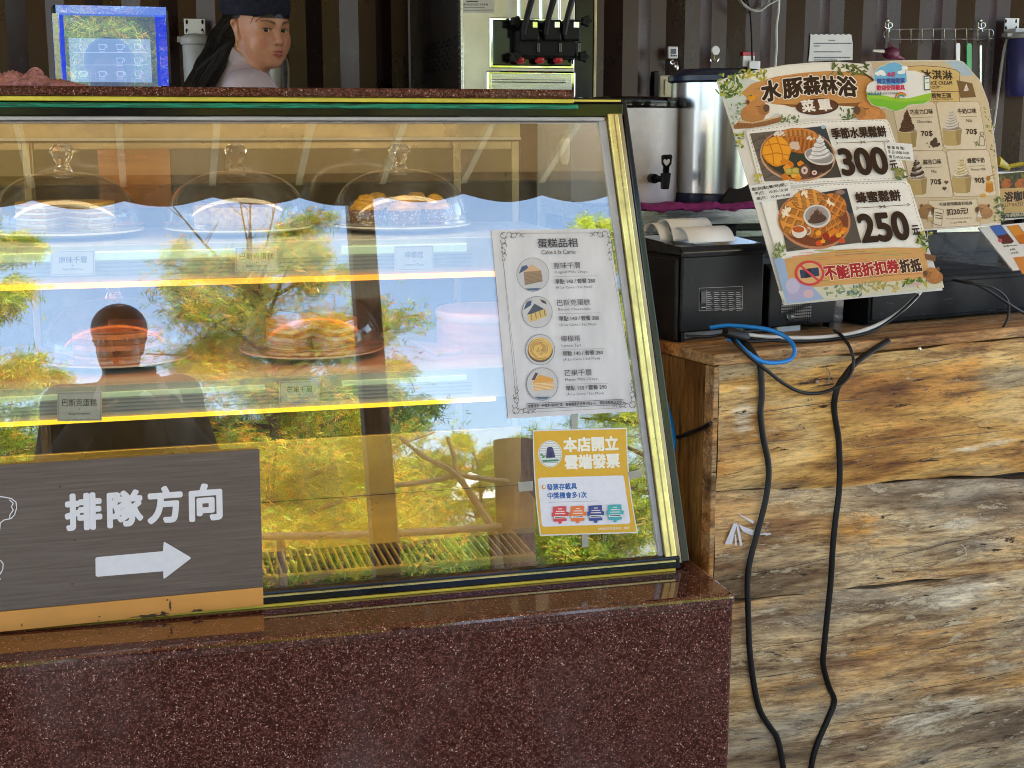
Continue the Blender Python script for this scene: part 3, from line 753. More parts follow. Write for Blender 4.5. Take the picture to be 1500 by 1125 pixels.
d1, d2, d3 = [at(x, 325, DY) for x in (97, 349, 586)]
dome0 = make_dome(0.128, 0.1, (d1.x, DY, ZS1 + 0.016), 'clear glass dome with crystal knob, leftmost on the upper shelf')
copy_tree(dome0, (d2.x, DY, ZS1 + 0.016), 0.3, 'clear glass dome with crystal knob, middle of the upper shelf')
copy_tree(dome0, (d3.x, DY, ZS1 + 0.016), 0.7, 'clear glass dome with crystal knob over the lemon tarts')
pl0 = make_plate(0.122, (d1.x, DY, ZS1), 'round white plate under the leftmost upper dome')
copy_tree(pl0, (d2.x, DY, ZS1), 0, 'round white plate under the middle upper dome')
copy_tree(pl0, (d3.x, DY, ZS1), 0, 'round white plate carrying the lemon tarts')
DY2 = 2.53
e1, e2, e3 = [at(x, 530, DY2) for x in (172, 458, 712)]
copy_tree(dome0, (e1.x, DY2, ZS2 + 0.016), 0.2, 'clear glass dome on the lower shelf behind the mirrored photographer')
copy_tree(dome0, (e2.x, DY2, ZS2 + 0.016), 0.5, 'clear glass dome on the lower shelf over the orange mango cake')
copy_tree(pl0, (e1.x, DY2, ZS2), 0, 'round white plate of the left lower dome')
copy_tree(pl0, (e2.x, DY2, ZS2), 0, 'round white plate of the mango cake')
def wedge_cake(name, label, loc, r, h, a0, a1, layers, m_side, m_top, z0=0.0125):
    t = thing(name, label, 'cake', loc)
    n = 26; angs = [rad(a0 + (a1 - a0) * i / n) for i in range(n + 1)]
    for k in range(layers):
        za_, zb_ = z0 + h * k / layers, z0 + h * (k + 1) / layers - 0.0006
        mb = MB(); q = [Vector((0, 0, za_))] + [Vector((r * math.cos(a) * (1 - 0.006 * (k % 2)), r * math.sin(a) * (1 - 0.006 * (k % 2)), za_)) for a in angs]
        mb.prism(q, (0, 0, zb_ - za_)); mb.build('layer', M[m_side[k % len(m_side)]], t, local=True)
    mb = MB(); q = [Vector((0, 0, z0 + h))] + [Vector((r * math.cos(a), r * math.sin(a), z0 + h)) for a in angs]
    mb.prism(q, (0, 0, 0.004)); mb.build('topping', M[m_top], t, 0.001, local=True)
    return t
wedge_cake('crepe_cake', 'round layered crepe cake with a slice missing under the leftmost upper dome', (d1.x, DY, ZS1), 0.085, 0.046, -60, 250, 9, ['cream_white', 'sponge'], 'custard')
wedge_cake('cheesecake', 'burnt top basque cheesecake under the middle upper dome', (d2.x, DY, ZS1), 0.08, 0.04, -130, 170, 1, ['sponge'], 'burnt_top')
wedge_cake('mango_crepe_cake', 'orange mango crepe cake under the lower shelf dome', (e2.x, DY2, ZS2), 0.085, 0.05, -70, 240, 7, ['orange_cake', 'cream_white'], 'custard')
wedge_cake('basque_cheesecake', 'burnt basque cheesecake half under the left lower dome', (e1.x, DY2, ZS2), 0.085, 0.05, -150, 100, 5, ['orange_cake', 'burnt_top'], 'burnt_top')
def make_tart(loc, label):
    t = thing('lemon_tart', label, 'tart', loc, 'lemon tarts under the right upper dome')
    mb = MB(); mb.lathe([(0.0, 0), (0.027, 0), (0.034, 0.03), (0.031, 0.03), (0.0, 0.027)], (0, 0, 0), 26, mod=lambda a, z: 1 + 0.025 * math.cos(a * 13)); mb.build('paper_case', M['tart_case'], t, local=True)
    mb = MB()
    for k in range(3):
        pts = []; nn = 26; R0 = 0.024 - 0.008 * k
        for i in range(nn + 1):
            a = 2 * math.pi * i / nn; pts.append((R0 * math.cos(a), R0 * math.sin(a), 0.031 + 0.008 * k + 0.002 * math.sin(a * 2 + k)))
        mb.tube(pts, 0.0085, 8)
    mb.ball((0, 0, 0.05), (0.008, 0.008, 0.008), 10, 8)
    mb.build('lemon_cream', M['custard'], t, local=True)
    return t
m, nt, b = newmat('tart_case'); M['tart_case'] = m
vo = N(nt, 'ShaderNodeTexVoronoi', Scale=160.0); nt.links.new(coords(nt), vo.inputs['Vector'])
nt.links.new(ramp(nt, [(0.25, (0.6, 0.5, 0.4)), (0.4, (0.16, 0.055, 0.035))], vo.outputs['Distance']).outputs[0], b.inputs['Base Color']); b.inputs['Roughness'].default_value = 0.6
t0 = None
for i, (dx, dy, wh) in enumerate([(-0.068, -0.03, 'at the front left of the plate'), (-0.005, -0.068, 'at the front of the plate'), (0.06, -0.035, 'at the front right of the plate'), (-0.035, 0.045, 'at the back left of the plate'), (0.04, 0.04, 'at the back right of the plate')]):
    lo = (d3.x + dx, DY + dy, ZS1 + 0.0125); lb = 'lemon tart in brown patterned paper case ' + wh
    if t0 is None: t0 = make_tart(lo, lb)
    else: copy_tree(t0, lo, i * 0.9, lb)
t = thing('round_cake_mould', 'pale round wooden cake ring on the lower shelf beside the menu', 'cake ring', (e3.x, DY2, ZS2))
mb = MB(); mb.lathe([(0.095, 0.0), (0.095, 0.075), (0.087, 0.075), (0.087, 0.012), (0.0, 0.012)], (0, 0, 0), 48); mb.build('ring', M['pale_wood'], t, local=True)
mb = MB(); mb.lathe([(0.0962, 0.058), (0.0975, 0.06), (0.0975, 0.072), (0.0962, 0.074)], (0, 0, 0), 48); mb.build('band', M['porcelain'], t, local=True)
tr0 = at(630, 515, 2.44)
mb = MB(); q = [onz(600, 503, ZS2), onz(702, 515, ZS2), onz(640, 523, ZS2)]
q = [Vector((v.x, v.y, ZS2 + 0.0003)) for v in q]; mb.prism(q, (0, 0, 0.007)); o = mb.build('triangle_tray', M['porcelain'], None, 0.002); tag(o, 'white triangular serving tray on the lower shelf', 'tray')

# ------------------------------------------------------------------ paper name cards on the price rails
def name_card(name_label, x0, x1, y0, y1, Y, zh, en, tilt=0):
    c = at((x0 + x1) / 2, y1, Y)
    t = thing('name_card', name_label, 'card', (c.x, c.y, c.z), 'name cards on the shelf fronts')
    n = Vector((0, -1, 0)); p = Vector((0, Y, 0))
    q = [onp(x, y, p, n) for x, y in ((x0, y1), (x1, y1 - 0.9), (x1, y0 - 0.9), (x0, y0))]
    mb = MB(); mb.prism(q, (0, 0.0015, 0)); mb.build('card', M['white_paper'], t)
    P = Print(p, n); w = x1 - x0; h = y1 - y0
    P.line([(x0 + 2, y0 + 2), (x1 - 2, y0 + 1.2), (x1 - 2, y1 - 3), (x0 + 2, y1 - 2)], 0.5, (150, 150, 150), True)
    k = len(zh) / 5.0 * 0.78
    P.text(zh, (x0 + w * (0.5 - k / 2), y0 + h * 0.5), (x0 + w * (0.5 + k / 2), y0 + h * 0.5 - 0.6), h * 0.26, (60, 60, 60), 0.008)
    P.text('◆', (x0 + w * 0.48, y0 + h * 0.62), (x0 + w * 0.52, y0 + h * 0.62), h * 0.05, (90, 90, 90))
    P.text(en, (x0 + w * 0.26, y0 + h * 0.8), (x0 + w * 0.74, y0 + h * 0.8 - 0.5), h * 0.1, (90, 90, 90), 0.006)
    P.build('lettering', t)
name_card('white name card for the original crepe cake on the upper shelf rail', 74, 139, 367, 404, Y1 - 0.012, '原味千層', 'Original Mille Crepe')
name_card('white name card for the basque cheesecake on the upper shelf rail', 344, 408, 362, 399, Y1 - 0.012, '巴斯克蛋糕', 'Basque Cheesecake')
name_card('white name card for the lemon tart on the upper shelf rail', 578, 635, 360, 397, Y1 - 0.012, '檸檬塔', 'Lemon Tart')
name_card('white name card for the basque cheesecake on the lower shelf rail', 84, 149, 574, 617, Y2 - 0.012, '巴斯克蛋糕', 'Basque Cheesecake')
name_card('white name card for the mango crepe cake on the lower shelf rail', 409, 468, 558, 592, Y2 - 0.012, '芒果千層', 'Mango Mille Crepe')

# ================================================================== signs and sheets on the front glass
def sheet(quad, p, n, t0, t1):
    a = [onp(x, y, p, n) + n * t0 for x, y in quad]
    return a, Vector(n) * (t1 - t0)
# queue sign
qs = thing('queue_sign', 'brown board lettered with a queue direction and white arrow, standing on the granite ledge', 'sign', onp(200, 900, GP, GN))
QP = Vector((0, 2.126, zl))
rowL = lambda x, ya, yb: ya + (yb - ya) * (x / 386.0)
XE = -330
mb = MB(); a, d = sheet([(XE, rowL(XE, 895, 859)), (385, 859), (379.6, 657.5), (XE, rowL(XE, 681, 657.5))], QP, GN, 0.0, 0.006); mb.prism(a, d); mb.build('board', M['sign_laminate'], qs, 0.0008)
basic('sign_orange', (0.66, 0.3, 0.055), 0.45, var=0.06, scale=8)
mb = MB(); a, d = sheet([(XE, rowL(XE, 925, 886)), (385.6, 886), (385, 859.3), (XE, rowL(XE, 895.3, 859.3))], QP, GN, 0.0, 0.0056); mb.prism(a, d); mb.build('orange_band', M['sign_orange'], qs, 0.0008)
P = Print(QP, GN, base=0.0062, up=(-0.02, -1))
P.zoom(0, 625, 3.0)
W_ = (226, 226, 232)
for ch, a, b, h in (('排', (294, 452), (444, 441), 150), ('隊', (479, 438), (624, 427), 148), ('方', (655, 421), (797, 411), 150), ('向', (838, 410), (971, 400), 150)):
    P.text(ch, a, b, h, W_, 0.05)
P.flush('lettering', qs)
P.poly([(426, 571), (716, 545), (719, 507), (723, 504), (836, 571), (837, 578), (725, 664), (718, 664), (717, 633), (428, 657), (421, 652), (420, 577)], W_)
P.flush('arrow', qs)
for pts in ([(-90, 300), (-30, 302), (20, 308), (52, 314), (72, 330), (75, 355), (66, 385), (50, 402), (20, 408), (4, 420), (-2, 470), (-12, 560)], [(44, 320), (60, 335), (52, 350), (60, 365), (46, 385), (44, 398)], [(4, 585), (16, 600), (14, 625), (2, 645), (-8, 655), (4, 668)], [(-90, 300), (-120, 280), (-150, 300), (-160, 360), (-200, 430), (-220, 600), (-210, 680)]):
    P.line(pts, 4.5, W_)
P.flush('outline_drawing', qs)
for cx, cy, rx, ry, sd in ((655, 829, 74, 6, 1), (720, 818, 16, 7, 2), (748, 786, 4, 22, 3), (735, 759, 5, 3, 4), (865, 804, 22, 5, 5), (437, 832, 4, 3, 6), (432, 850, 7, 2, 7), (98, 868, 3, 8, 8)):
    P.ell(cx, cy, rx, ry, (62, 45, 32), -4, 22, 0.5, sd); P.flush('worn_patch', qs)
for cx, cy in ((265, 262), (318, 688), (330, 497)): P.ell(cx, cy, 4.5, 3.5, (52, 42, 38)); P.flush('worn_patch', qs)

# ---- cake menu in its clear sleeve
cm = thing('cake_menu', 'white cake price menu in a clear sleeve taped to the front glass', 'menu', onp(840, 612, GP, GN))
mb = MB(); a, d = sheet([(741, 619), (937, 608.5), (895, 329), (715.5, 331.5)], GP, GN, 0.0012, 0.0016); mb.prism(a, d); mb.build('sleeve_back', M['sleeve'], cm)
basic('menu_paper', (0.66, 0.65, 0.68), 0.4, var=0.08, scale=9, stretch=(3, 1, 0.8))
mb = MB(); a, d = sheet([(744, 613), (932, 602.5), (891.5, 335), (719.5, 337)], GP, GN, 0.0018, 0.0022); mb.prism(a, d); mb.build('paper', M['menu_paper'], cm)
P = Print(GP, GN, base=0.0024, up=(-0.09, -1))
INK = (58, 52, 56); SUB = (84, 78, 84)
P.zoom(700, 300, 5.0)
def cakeshot(cx, cy, r, kind):
    P.ell(cx, cy, r, r * 1.04, (110, 105, 105)); P.ell(cx, cy, r - 3, r * 1.04 - 3, (196, 194, 196))
    if kind == 0:
        P.poly([(cx - 105, cy - 5), (cx - 80, cy - 60), (cx - 45, cy - 70), (cx - 30, cy - 45), (cx - 60, cy - 30)], (70, 84, 120))
        P.poly([(cx - 65, cy - 20), (cx - 10, cy - 75), (cx + 62, cy - 30), (cx + 55, cy - 20)], (214, 172, 128))
        P.poly([(cx - 68, cy - 20), (cx + 60, cy - 30), (cx + 72, cy + 50), (cx - 58, cy + 78)], (160, 132, 102))
        for k in range(9): P.line([(cx - 68 + k, cy - 12 + k * 10), (cx + 61 + k * 1.3, cy - 22 + k * 8.8)], 2.2, (128, 100, 74))
        P.poly([(cx - 60, cy + 102), (cx + 60, cy + 98), (cx + 30, cy + 116), (cx - 30, cy + 116)], (84, 100, 130))
    if kind == 1:
        P.poly([(cx - 100, cy - 15), (cx - 75, cy - 75), (cx - 40, cy - 85), (cx - 45, cy - 50)], (66, 78, 112))
        P.poly([(cx - 75, cy + 20), (cx - 20, cy - 62), (cx + 55, cy - 20), (cx + 60, cy - 5)], (74, 78, 92))
        P.poly([(cx - 72, cy + 25), (cx + 60, cy - 25), (cx + 75, cy + 30), (cx - 50, cy + 75)], (212, 180, 110))
        for k in range(4): P.line([(cx - 45 + k * 32, cy + 18 - k * 11), (cx - 38 + k * 32, cy + 58 - k * 11)], 7, (150, 118, 60))
        P.poly([(cx + 20, cy - 95), (cx + 60, cy - 80), (cx + 70, cy - 55), (cx + 35, cy - 70)], (82, 66, 52))
    if kind == 2:
        P.ell(cx, cy + 6, r * 0.86, r * 0.8, (98, 84, 66)); P.ell(cx, cy - 6, r * 0.84, r * 0.78, (226, 184, 98))
        for k in range(7): P.arc(cx, cy - 6, 88 - k * 12, k * 57, k * 57 + 230, 6, (178, 130, 56), 82 - k * 11)
        for k in range(6): P.arc(cx + 2, cy - 10, 82 - k * 12, k * 57 + 120, k * 57 + 260, 3, (248, 220, 150), 76 - k * 11)
    if kind == 3:
        P.poly([(cx - 80, cy - 30), (cx - 50, cy - 85), (cx - 30, cy - 80), (cx - 55, cy - 30)], (86, 70, 64))
        P.poly([(cx - 70, cy - 15), (cx - 20, cy - 70), (cx + 80, cy - 40), (cx + 82, cy - 18)], (222, 160, 66))
        P.poly([(cx - 70, cy - 15), (cx + 82, cy - 22), (cx + 84, cy + 38), (cx - 62, cy + 50)], (220, 166, 92))
        for k in range(5): P.line([(cx - 68 + k, cy + k * 11), (cx + 82, cy - 10 + k * 10)], 4, (238, 214, 176))
        P.poly([(cx - 60, cy + 92), (cx + 60, cy + 92), (cx + 25, cy + 112), (cx - 25, cy + 112)], (90, 106, 130))
cakeshot(400, 512, 120, 0); cakeshot(430, 786, 112, 1); cakeshot(452, 1062, 108, 2); cakeshot(466, 1313, 116, 3)
P.flush('cake_pictures', cm)
P.text('蛋糕品相', (434, 318), (724, 312), 66, INK, 0.02); P.text('Cake à la Carte', (460, 366), (709, 361), 33, INK, 0.012)
rows = [('原味千層', (549, 473), (743, 467), 47, 'Original Mille Crepe', (555, 511), (797, 506), 26, '單點 140 / 套餐 280', (562, 582), (852, 574), 36, (565, 622), (831, 616)),
        ('巴斯克蛋糕', (576, 743), (817, 737), 47, 'Basque Cheesecake', (583, 782), (820, 777), 26, '單點 140 / 套餐 280', (590, 853), (881, 846), 36, (592, 895), (861, 889)),
        ('檸檬塔', (603, 1006), (746, 1001), 46, 'Lemon Tart', (608, 1043), (751, 1039), 22, '單點 140 / 套餐 280', (616, 1109), (909, 1098), 36, (620, 1148), (887, 1138)),
        ('芒果千層', (626, 1257), (826, 1250), 48, 'Mango Mille Crepe', (634, 1297), (870, 1288), 26, '單點 150 / 套餐 290', (640, 1362), (936, 1350), 36, (643, 1402), (915, 1392))]
for zh, a, b, h, en, c, d, h2, pr, e, f, h3, i, j in rows:
    P.text(zh, a, b, h, INK, 0.012); P.text(en, c, d, h2, SUB, 0.012); P.text(pr, e, f, h3, INK, 0.016); P.text('(À La Carte / Set Meal)', i, j, 28, SUB, 0.008)
    P.line([(c[0] - 2, c[1] + 17), (c[0] + 310, c[1] + 10)], 2, (140, 134, 134))
P.line([(352, 1456), (1054, 1424), (1057, 1462), (354, 1496)], 3, INK, True)
P.text('套餐搭配一杯飲料/咖啡任選・套餐優惠折抵券可抵50元｜單點蛋糕無法折抵', (362, 1488), (1048, 1456), 27, INK, 0.02)
P.flush('lettering', cm)
OR = (120, 112, 106)
P.line([(166, 280), (275, 1440)], 2.5, OR); P.line([(182, 430), (292, 1430)], 2, OR)
P.line([(985, 250), (1152, 1400)], 2.5, OR); P.line([(972, 430), (1138, 1380)], 2, OR)
P.line([(230, 212), (900, 208)], 2.5, OR); P.line([(340, 1520), (1080, 1485)], 2, OR)
def flourish(x, y, sx, sy):
    for (dx, dy, r, a0, a1) in ((0, 0, 22, 20, 300), (40, -8, 18, 160, 420), (72, 2, 16, 20, 280), (108, -6, 14, 160, 420), (140, 0, 11, 40, 300), (-6, 38, 18, -70, 200), (4, 76, 17, 110, 380), (-4, 112, 15, -70, 200), (6, 146, 13, 110, 380), (0, 176, 10, -60, 200)):
        P.arc(x + sx * dx, y + sy * dy, r, a0 if sx > 0 else 180 - a0, a1 if sx > 0 else 180 - a1, 4.5, OR)
    for (dx, dy) in ((-12, -14), (16, 14), (55, 12), (92, -16), (12, 58), (-14, 92), (10, 130)):
        P.ell(x + sx * dx, y + sy * dy, 9, 4.5, OR, 45 * sx * sy)
flourish(182, 228, 1, 1); flourish(960, 222, -1, 1); flourish(268, 1508, 1, -1); flourish(1120, 1464, -1, -1)
P.flush('ornament', cm)

# ---- yellow e-invoice poster
ip = thing('invoice_poster', 'yellow poster about cloud invoices taped to the glass below the cake menu', 'poster', onp(860, 780, GP, GN))
mb = MB()
nu, nv = 10, 14; TL, TR, BR, BL = (780, 630), (918, 626.5), (934, 780.5), (790.5, 785)
def ipx(u, v):
    x = (TL[0] * (1 - u) + TR[0] * u) * v + (BL[0] * (1 - u) + BR[0] * u) * (1 - v); y = (TL[1] * (1 - u) + TR[1] * u) * v + (BL[1] * (1 - u) + BR[1] * u) * (1 - v)
    return x - 4 * math.sin(math.pi * v) * (1 - u) * 0.6 - 4 * math.sin(math.pi * v) * u, y
vs = []; fs = []
for j in range(nv + 1):
    for i in range(nu + 1): vs.append(gpt(*ipx(i / nu, j / nv), 0.0012))
fs = [(j * (nu + 1) + i, j * (nu + 1) + i + 1, (j + 1) * (nu + 1) + i + 1, (j + 1) * (nu + 1) + i) for j in range(nv) for i in range(nu)]
mb.add(vs, fs); o = mb.build('paper', M['white_paper'], ip); sd = o.modifiers.new('thick', 'SOLIDIFY'); sd.thickness = 0.0004
P = Print(GP, GN, base=0.0016, up=(-0.06, -1))
ins = lambda u, v: ipx(0.012 + u * 0.976, 0.012 + v * 0.976)
edge = [ins(0, k / 10) for k in range(11)] + [ins(1, 1 - k / 10) for k in range(11)]
P.poly(edge, (222, 172, 24))
P.zoom(700, 500, 3.75)
P.poly([(336, 749), (790, 736), (800, 742), (836, 990), (828, 1001), (362, 1018), (350, 1010), (328, 760)], (228, 228, 238))
P.flush('printed_ground', ip)
YW = (244, 240, 226)
P.text('本店開立', (473, 606), (769, 597), 76, YW, 0.045); P.text('雲端發票', (480, 702), (777, 692), 76, YW, 0.045)
BLU = (38, 96, 170)
P.text('發票存載具', (379, 818), (542, 811), 34, BLU, 0.035); P.text('中獎機會多1次', (383, 864), (597, 859), 34, BLU, 0.035)
P.text('財政部北區國稅局｜廣告', (660, 1038), (832, 1032), 16, YW, 0.01)
P.line([(386, 884), (655, 876)], 2, (150, 160, 180))
P.flush('lettering', ip)
P.ell(395, 618, 66, 74, (236, 236, 232)); P.ell(395, 618, 62, 70, (120, 120, 120)); P.ell(395, 618, 60, 68, (236, 236, 232))
for k in range(12): 
    y = 560 + k * 9.5; hw = 58 * math.sqrt(max(0, 1 - ((y - 618) / 66) ** 2)); P.line([(395 - hw, y), (395 + hw, y)], 1.6, (96, 96, 110))
P.poly([(372, 640), (378, 590), (384, 580), (404, 579), (410, 588), (424, 638)], (52, 52, 110)); P.poly([(388, 640), (392, 608), (402, 608), (408, 638)], (34, 34, 70))
P.ell(348, 622, 8, 5, (70, 150, 70), 40); P.ell(358, 634, 10, 5, (70, 150, 70), -30); P.poly([(352, 652), (440, 648), (440, 658), (354, 662)], (70, 140, 100))
P.flush('emblem', ip)
P.ell(360, 800, 11, 11, (226, 130, 40)); P.ell(362, 798, 7, 7, (244, 236, 220))
P.flush('bullet', ip)
for (cx, cy, c) in ((449, 946, (214, 62, 74)), (546, 944, (232, 116, 48)), (644, 941, (44, 62, 140)), (750, 937, (56, 170, 176))):
    P.poly([(cx - 40, cy - 38), (cx - 8, cy - 41), (cx + 34, cy - 42), (cx + 34, cy - 10), (cx + 46, cy - 8), (cx + 46, cy + 12), (cx + 35, cy + 14), (cx + 36, cy + 40), (cx + 10, cy + 42), (cx + 8, cy + 54), (cx - 8, cy + 55), (cx - 10, cy + 43), (cx - 36, cy + 44), (cx - 38, cy + 18), (cx - 46, cy + 14), (cx - 46, cy - 4), (cx - 39, cy - 8)], c)
    for k, (w_, hh) in enumerate(((20, 6), (46, 6), (54, 6))): P.line([(cx - w_ / 2, cy - 26 + k * 13), (cx + w_ / 2, cy - 27 + k * 13)], hh * 0.8, (240, 226, 220))
    P.line([(cx - 32, cy + 20), (cx + 32, cy + 18)], 12, (236, 236, 236)); P.line([(cx - 28, cy + 20), (cx + 28, cy + 18)], 5, (60, 60, 66))
    P.flush('puzzle_icon', ip)
for q in ([(845, 512), (921, 508), (921, 519), (845, 524)],):
    pass
for nm, q in (('tape_piece', [(217, 773), (300, 766), (302, 818), (222, 826)]), ('tape_piece', [(822, 718), (892, 700), (906, 742), (832, 760)]), ('tape_piece', [(510, 400), (548, 396), (548, 482), (512, 484)]), ('tape_piece', [(568, 1060), (604, 1058), (606, 1128), (570, 1130)]), ('tape_piece', [(867, 511), (918, 509), (919, 521), (868, 524)])):
    mb = MB(); a, d = sheet([(700 + x / 3.75, 500 + y / 3.75) for x, y in q], GP, GN, 0.0026, 0.0029); mb.prism(a, d); mb.build(nm, M['tape'], ip)

# ================================================================== timber counter
ZC = 1.02
K0 = onz(1048, 520, ZC); CA = rad(12.5)
CU = Vector((math.cos(CA), math.sin(CA), 0)); CV = Vector((-math.sin(CA), math.cos(CA), 0)); CZ = Vector((0, 0, 1))
KN = -CV
def kp(u, v, z): return Vector((K0.x, K0.y, 0)) + CU * u + CV * v + CZ * z
def onk(x, y, v=0.0): return onp(x, y, kp(0, v, 0), KN)
ctr = thing('timber_counter', 'rough weathered timber counter of wide planks beside the cake case', 'counter', kp(0.6, 0.2, 0))
def kbox(u0, u1, v0, v1, z0, z1, name, m, par, bev=0.003, mb=None):
    b = MB(); b.obox(kp(u0, v0, z0), CU * (u1 - u0), CV * (v1 - v0), CZ * (z1 - z0)); return b.build(name, m, par, bev)
kbox(0, 2.2, 0.0, 0.62, ZC - 0.022, ZC, 'top_board', M['timber_top'], ctr, 0.004)
# stains that belong to the wood: (photo spot, half sizes in metres, slope) for orange, pale and dark patches
def spot(x, y, ru, rz, sl): p = onk(x, y); return ((p - kp(0, 0, 0)).dot(CU), p.z, ru, rz, sl)
STAIN = ([spot(1310, 945, 0.34, 0.013, 0.05), spot(1250, 775, 0.08, 0.02, 0.02), spot(1150, 985, 0.05, 0.012, 0.05), spot(1490, 1000, 0.06, 0.02, 0.0), spot(1400, 560, 0.12, 0.05, 0.0)],
         [spot(1400, 868, 0.16, 0.04, 0.03), spot(1360, 1050, 0.2, 0.03, 0.04), spot(1130, 900, 0.08, 0.02, 0.04), spot(1400, 770, 0.12, 0.015, 0.06), spot(1440, 655, 0.12, 0.008, 0.02), spot(1090, 610, 0.03, 0.06, 0.0)],
         [spot(1180, 1005, 0.14, 0.014, 0.05), spot(1110, 890, 0.1, 0.008, 0.03), spot(1380, 695, 0.12, 0.008, 0.0), spot(1460, 975, 0.1, 0.014, 0.04), spot(1270, 535, 0.1, 0.005, 0.05)])
def stain(u, z): return tuple(min(1.0, max([0.42 * math.exp(-(((u - a) / ru) ** 2 + ((z - b - sl * (u - a)) / rz) ** 2)) for a, b, ru, rz, sl in q])) for q in STAIN)
# front planks with wavy live edges; heights read along the left and right ends
def plank(name, zl_top, zr_top, zl_bot, zr_bot, mat, seed, v0=0.012):
    r = random.Random(seed); n = 110; L = 2.2; mb = MB(); st = []; top = []; bot = []
    a1, a2, a3 = r.uniform(0, 6), r.uniform(0, 6), r.uniform(0, 6)
    def wv(u, s): return 0.004 * math.sin(u * 5 + a1 + s) + 0.003 * math.sin(u * 13 + a2 + s) + 0.0016 * math.sin(u * 37 + a3 * s)
    vs = []; rows_ = 20
    for i in range(n + 1):
        u = 0.012 + (L - 0.012) * i / n; t = i / n * L
        zt = zl_top + (zr_top - zl_top) * t + (wv(u, 1) if name != 'x' else 0); zb_ = zl_bot + (zr_bot - zl_bot) * t + wv(u, 2.2)
        for j in range(rows_ + 1):
            q = j / rows_; bow = 0.010 * max(0.0, math.sin(math.pi * q)) ** 0.5 + 0.0018 * math.sin(u * 9 + q * 7 + a1)
            zz = zb_ + (zt - zb_) * q; vs.append(kp(u, v0 - bow, zz)); st.append(stain(u, zz))
    m_ = rows_ + 1
    fs = [(i * m_ + j, (i + 1) * m_ + j, (i + 1) * m_ + j + 1, i * m_ + j + 1) for i in range(n) for j in range(rows_)]
    b = len(vs)
    for i in range(n + 1): vs.append(vs[i * m_] + CV * 0.03)
    for i in range(n + 1): vs.append(vs[i * m_ + rows_] + CV * 0.03)
    fs += [(i * m_, b + i, b + i + 1, (i + 1) * m_) for i in range(n)]
    fs += [(i * m_ + rows_, (i + 1) * m_ + rows_, b + n + 1 + i + 1, b + n + 1 + i) for i in range(n)]
    mb.add(vs, fs, smooth=True); o = mb.build(name, mat, ctr)
    ca = o.data.color_attributes.new('Stain', 'FLOAT_COLOR', 'POINT'); st += [(0, 0, 0)] * (len(vs) - len(st))
    ca.data.foreach_set('color', [k for s_ in st for k in (*s_, 1.0)]); return o
zA = onk(1057, 724).z; zA1 = onk(1490, 696).z; uA = (onk(1490, 696) - onk(1057, 724)).length
zB = onk(1057, 886).z; zB1 = onk(1390, 847).z; uB = (onk(1390, 847) - onk(1057, 886)).length
sA = (zA1 - zA) / uA; sB = (zB1 - zB) / uB
plank('front_plank', ZC - 0.024, ZC - 0.024, zA + 0.0035, zA + 0.0035 + sA, M['timber_honey'], 1, 0.010)
plank('front_plank', zA - 0.003, zA - 0.003 + sA, zB + 0.0015, zB + 0.0015 + sB, M['timber_grey'], 2, 0.012)
plank('front_plank', zB - 0.0015, zB - 0.0015 + sB, 0.0, 0.0, M['timber_grey_low'], 3, 0.011)
kbox(0.0, 0.0115, 0.002, 0.03, 0.0, ZC - 0.0225, 'corner_trim', M['timber_top'], ctr, 0.002)
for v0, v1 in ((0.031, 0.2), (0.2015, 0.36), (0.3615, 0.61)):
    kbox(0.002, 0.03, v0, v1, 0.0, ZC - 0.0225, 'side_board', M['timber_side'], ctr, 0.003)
kbox(0.03, 2.19, 0.046, 0.056, 0.0, ZC - 0.0225, 'gap_light_block', M['dark_interior'], ctr, 0.0)  # added unseen board, blocks light showing through the plank gaps
sc1 = onk(1347, 511, -0.002)
mb = MB(); mb.ball(sc1, (0.004, 0.003, 0.004), 12, 8); o = mb.build('screw_head', M['chrome'], ctr)
mb = MB(); mb.ball(onk(1287, 778, 0.004), (0.004, 0.003, 0.004), 12, 8); mb.build('nail_hole', M['black_rubber'], ctr)
P = Print(kp(0, 0, 0), KN, base=0.0015, dz=0.0001)
P.zoom(1000, 450, 3.0)
for q in ([(182, 1042), (200, 1000), (222, 948), (238, 950), (226, 990), (214, 1040)], [(232, 950), (244, 960), (260, 1046), (250, 1048)], [(226, 1000), (232, 996), (236, 1046), (228, 1046)], [(240, 950), (262, 962), (312, 980), (306, 990), (262, 984)], [(262, 986), (340, 994), (382, 990), (386, 998), (300, 1000)], [(230, 900), (312, 940), (306, 950), (290, 940)]):
    P.poly(q, (206, 206, 216))
o = P.build('torn_sticker', None); tag(o, 'torn white sticker scraps on the left end of the timber planks', 'sticker')
P.zoom(1000, 750, 3.0)
P = Print(kp(0, 0, 0), KN, base=0.0015, dz=0.0001)
P.zoom(1000, 450, 3.0)
P.line([(1220, 1040), (1240, 1060), (1246, 1084), (1215, 1098), (1150, 1120), (1100, 1138)], 3.0, (206, 190, 160))
P.arc(600, 300, 44, -60, 50, 6, (96, 78, 60)); P.ell(590, 328, 10, 8, (120, 96, 70), 0, 14, 0.4, 3)
rk = random.Random(6); P.k = 0.0028
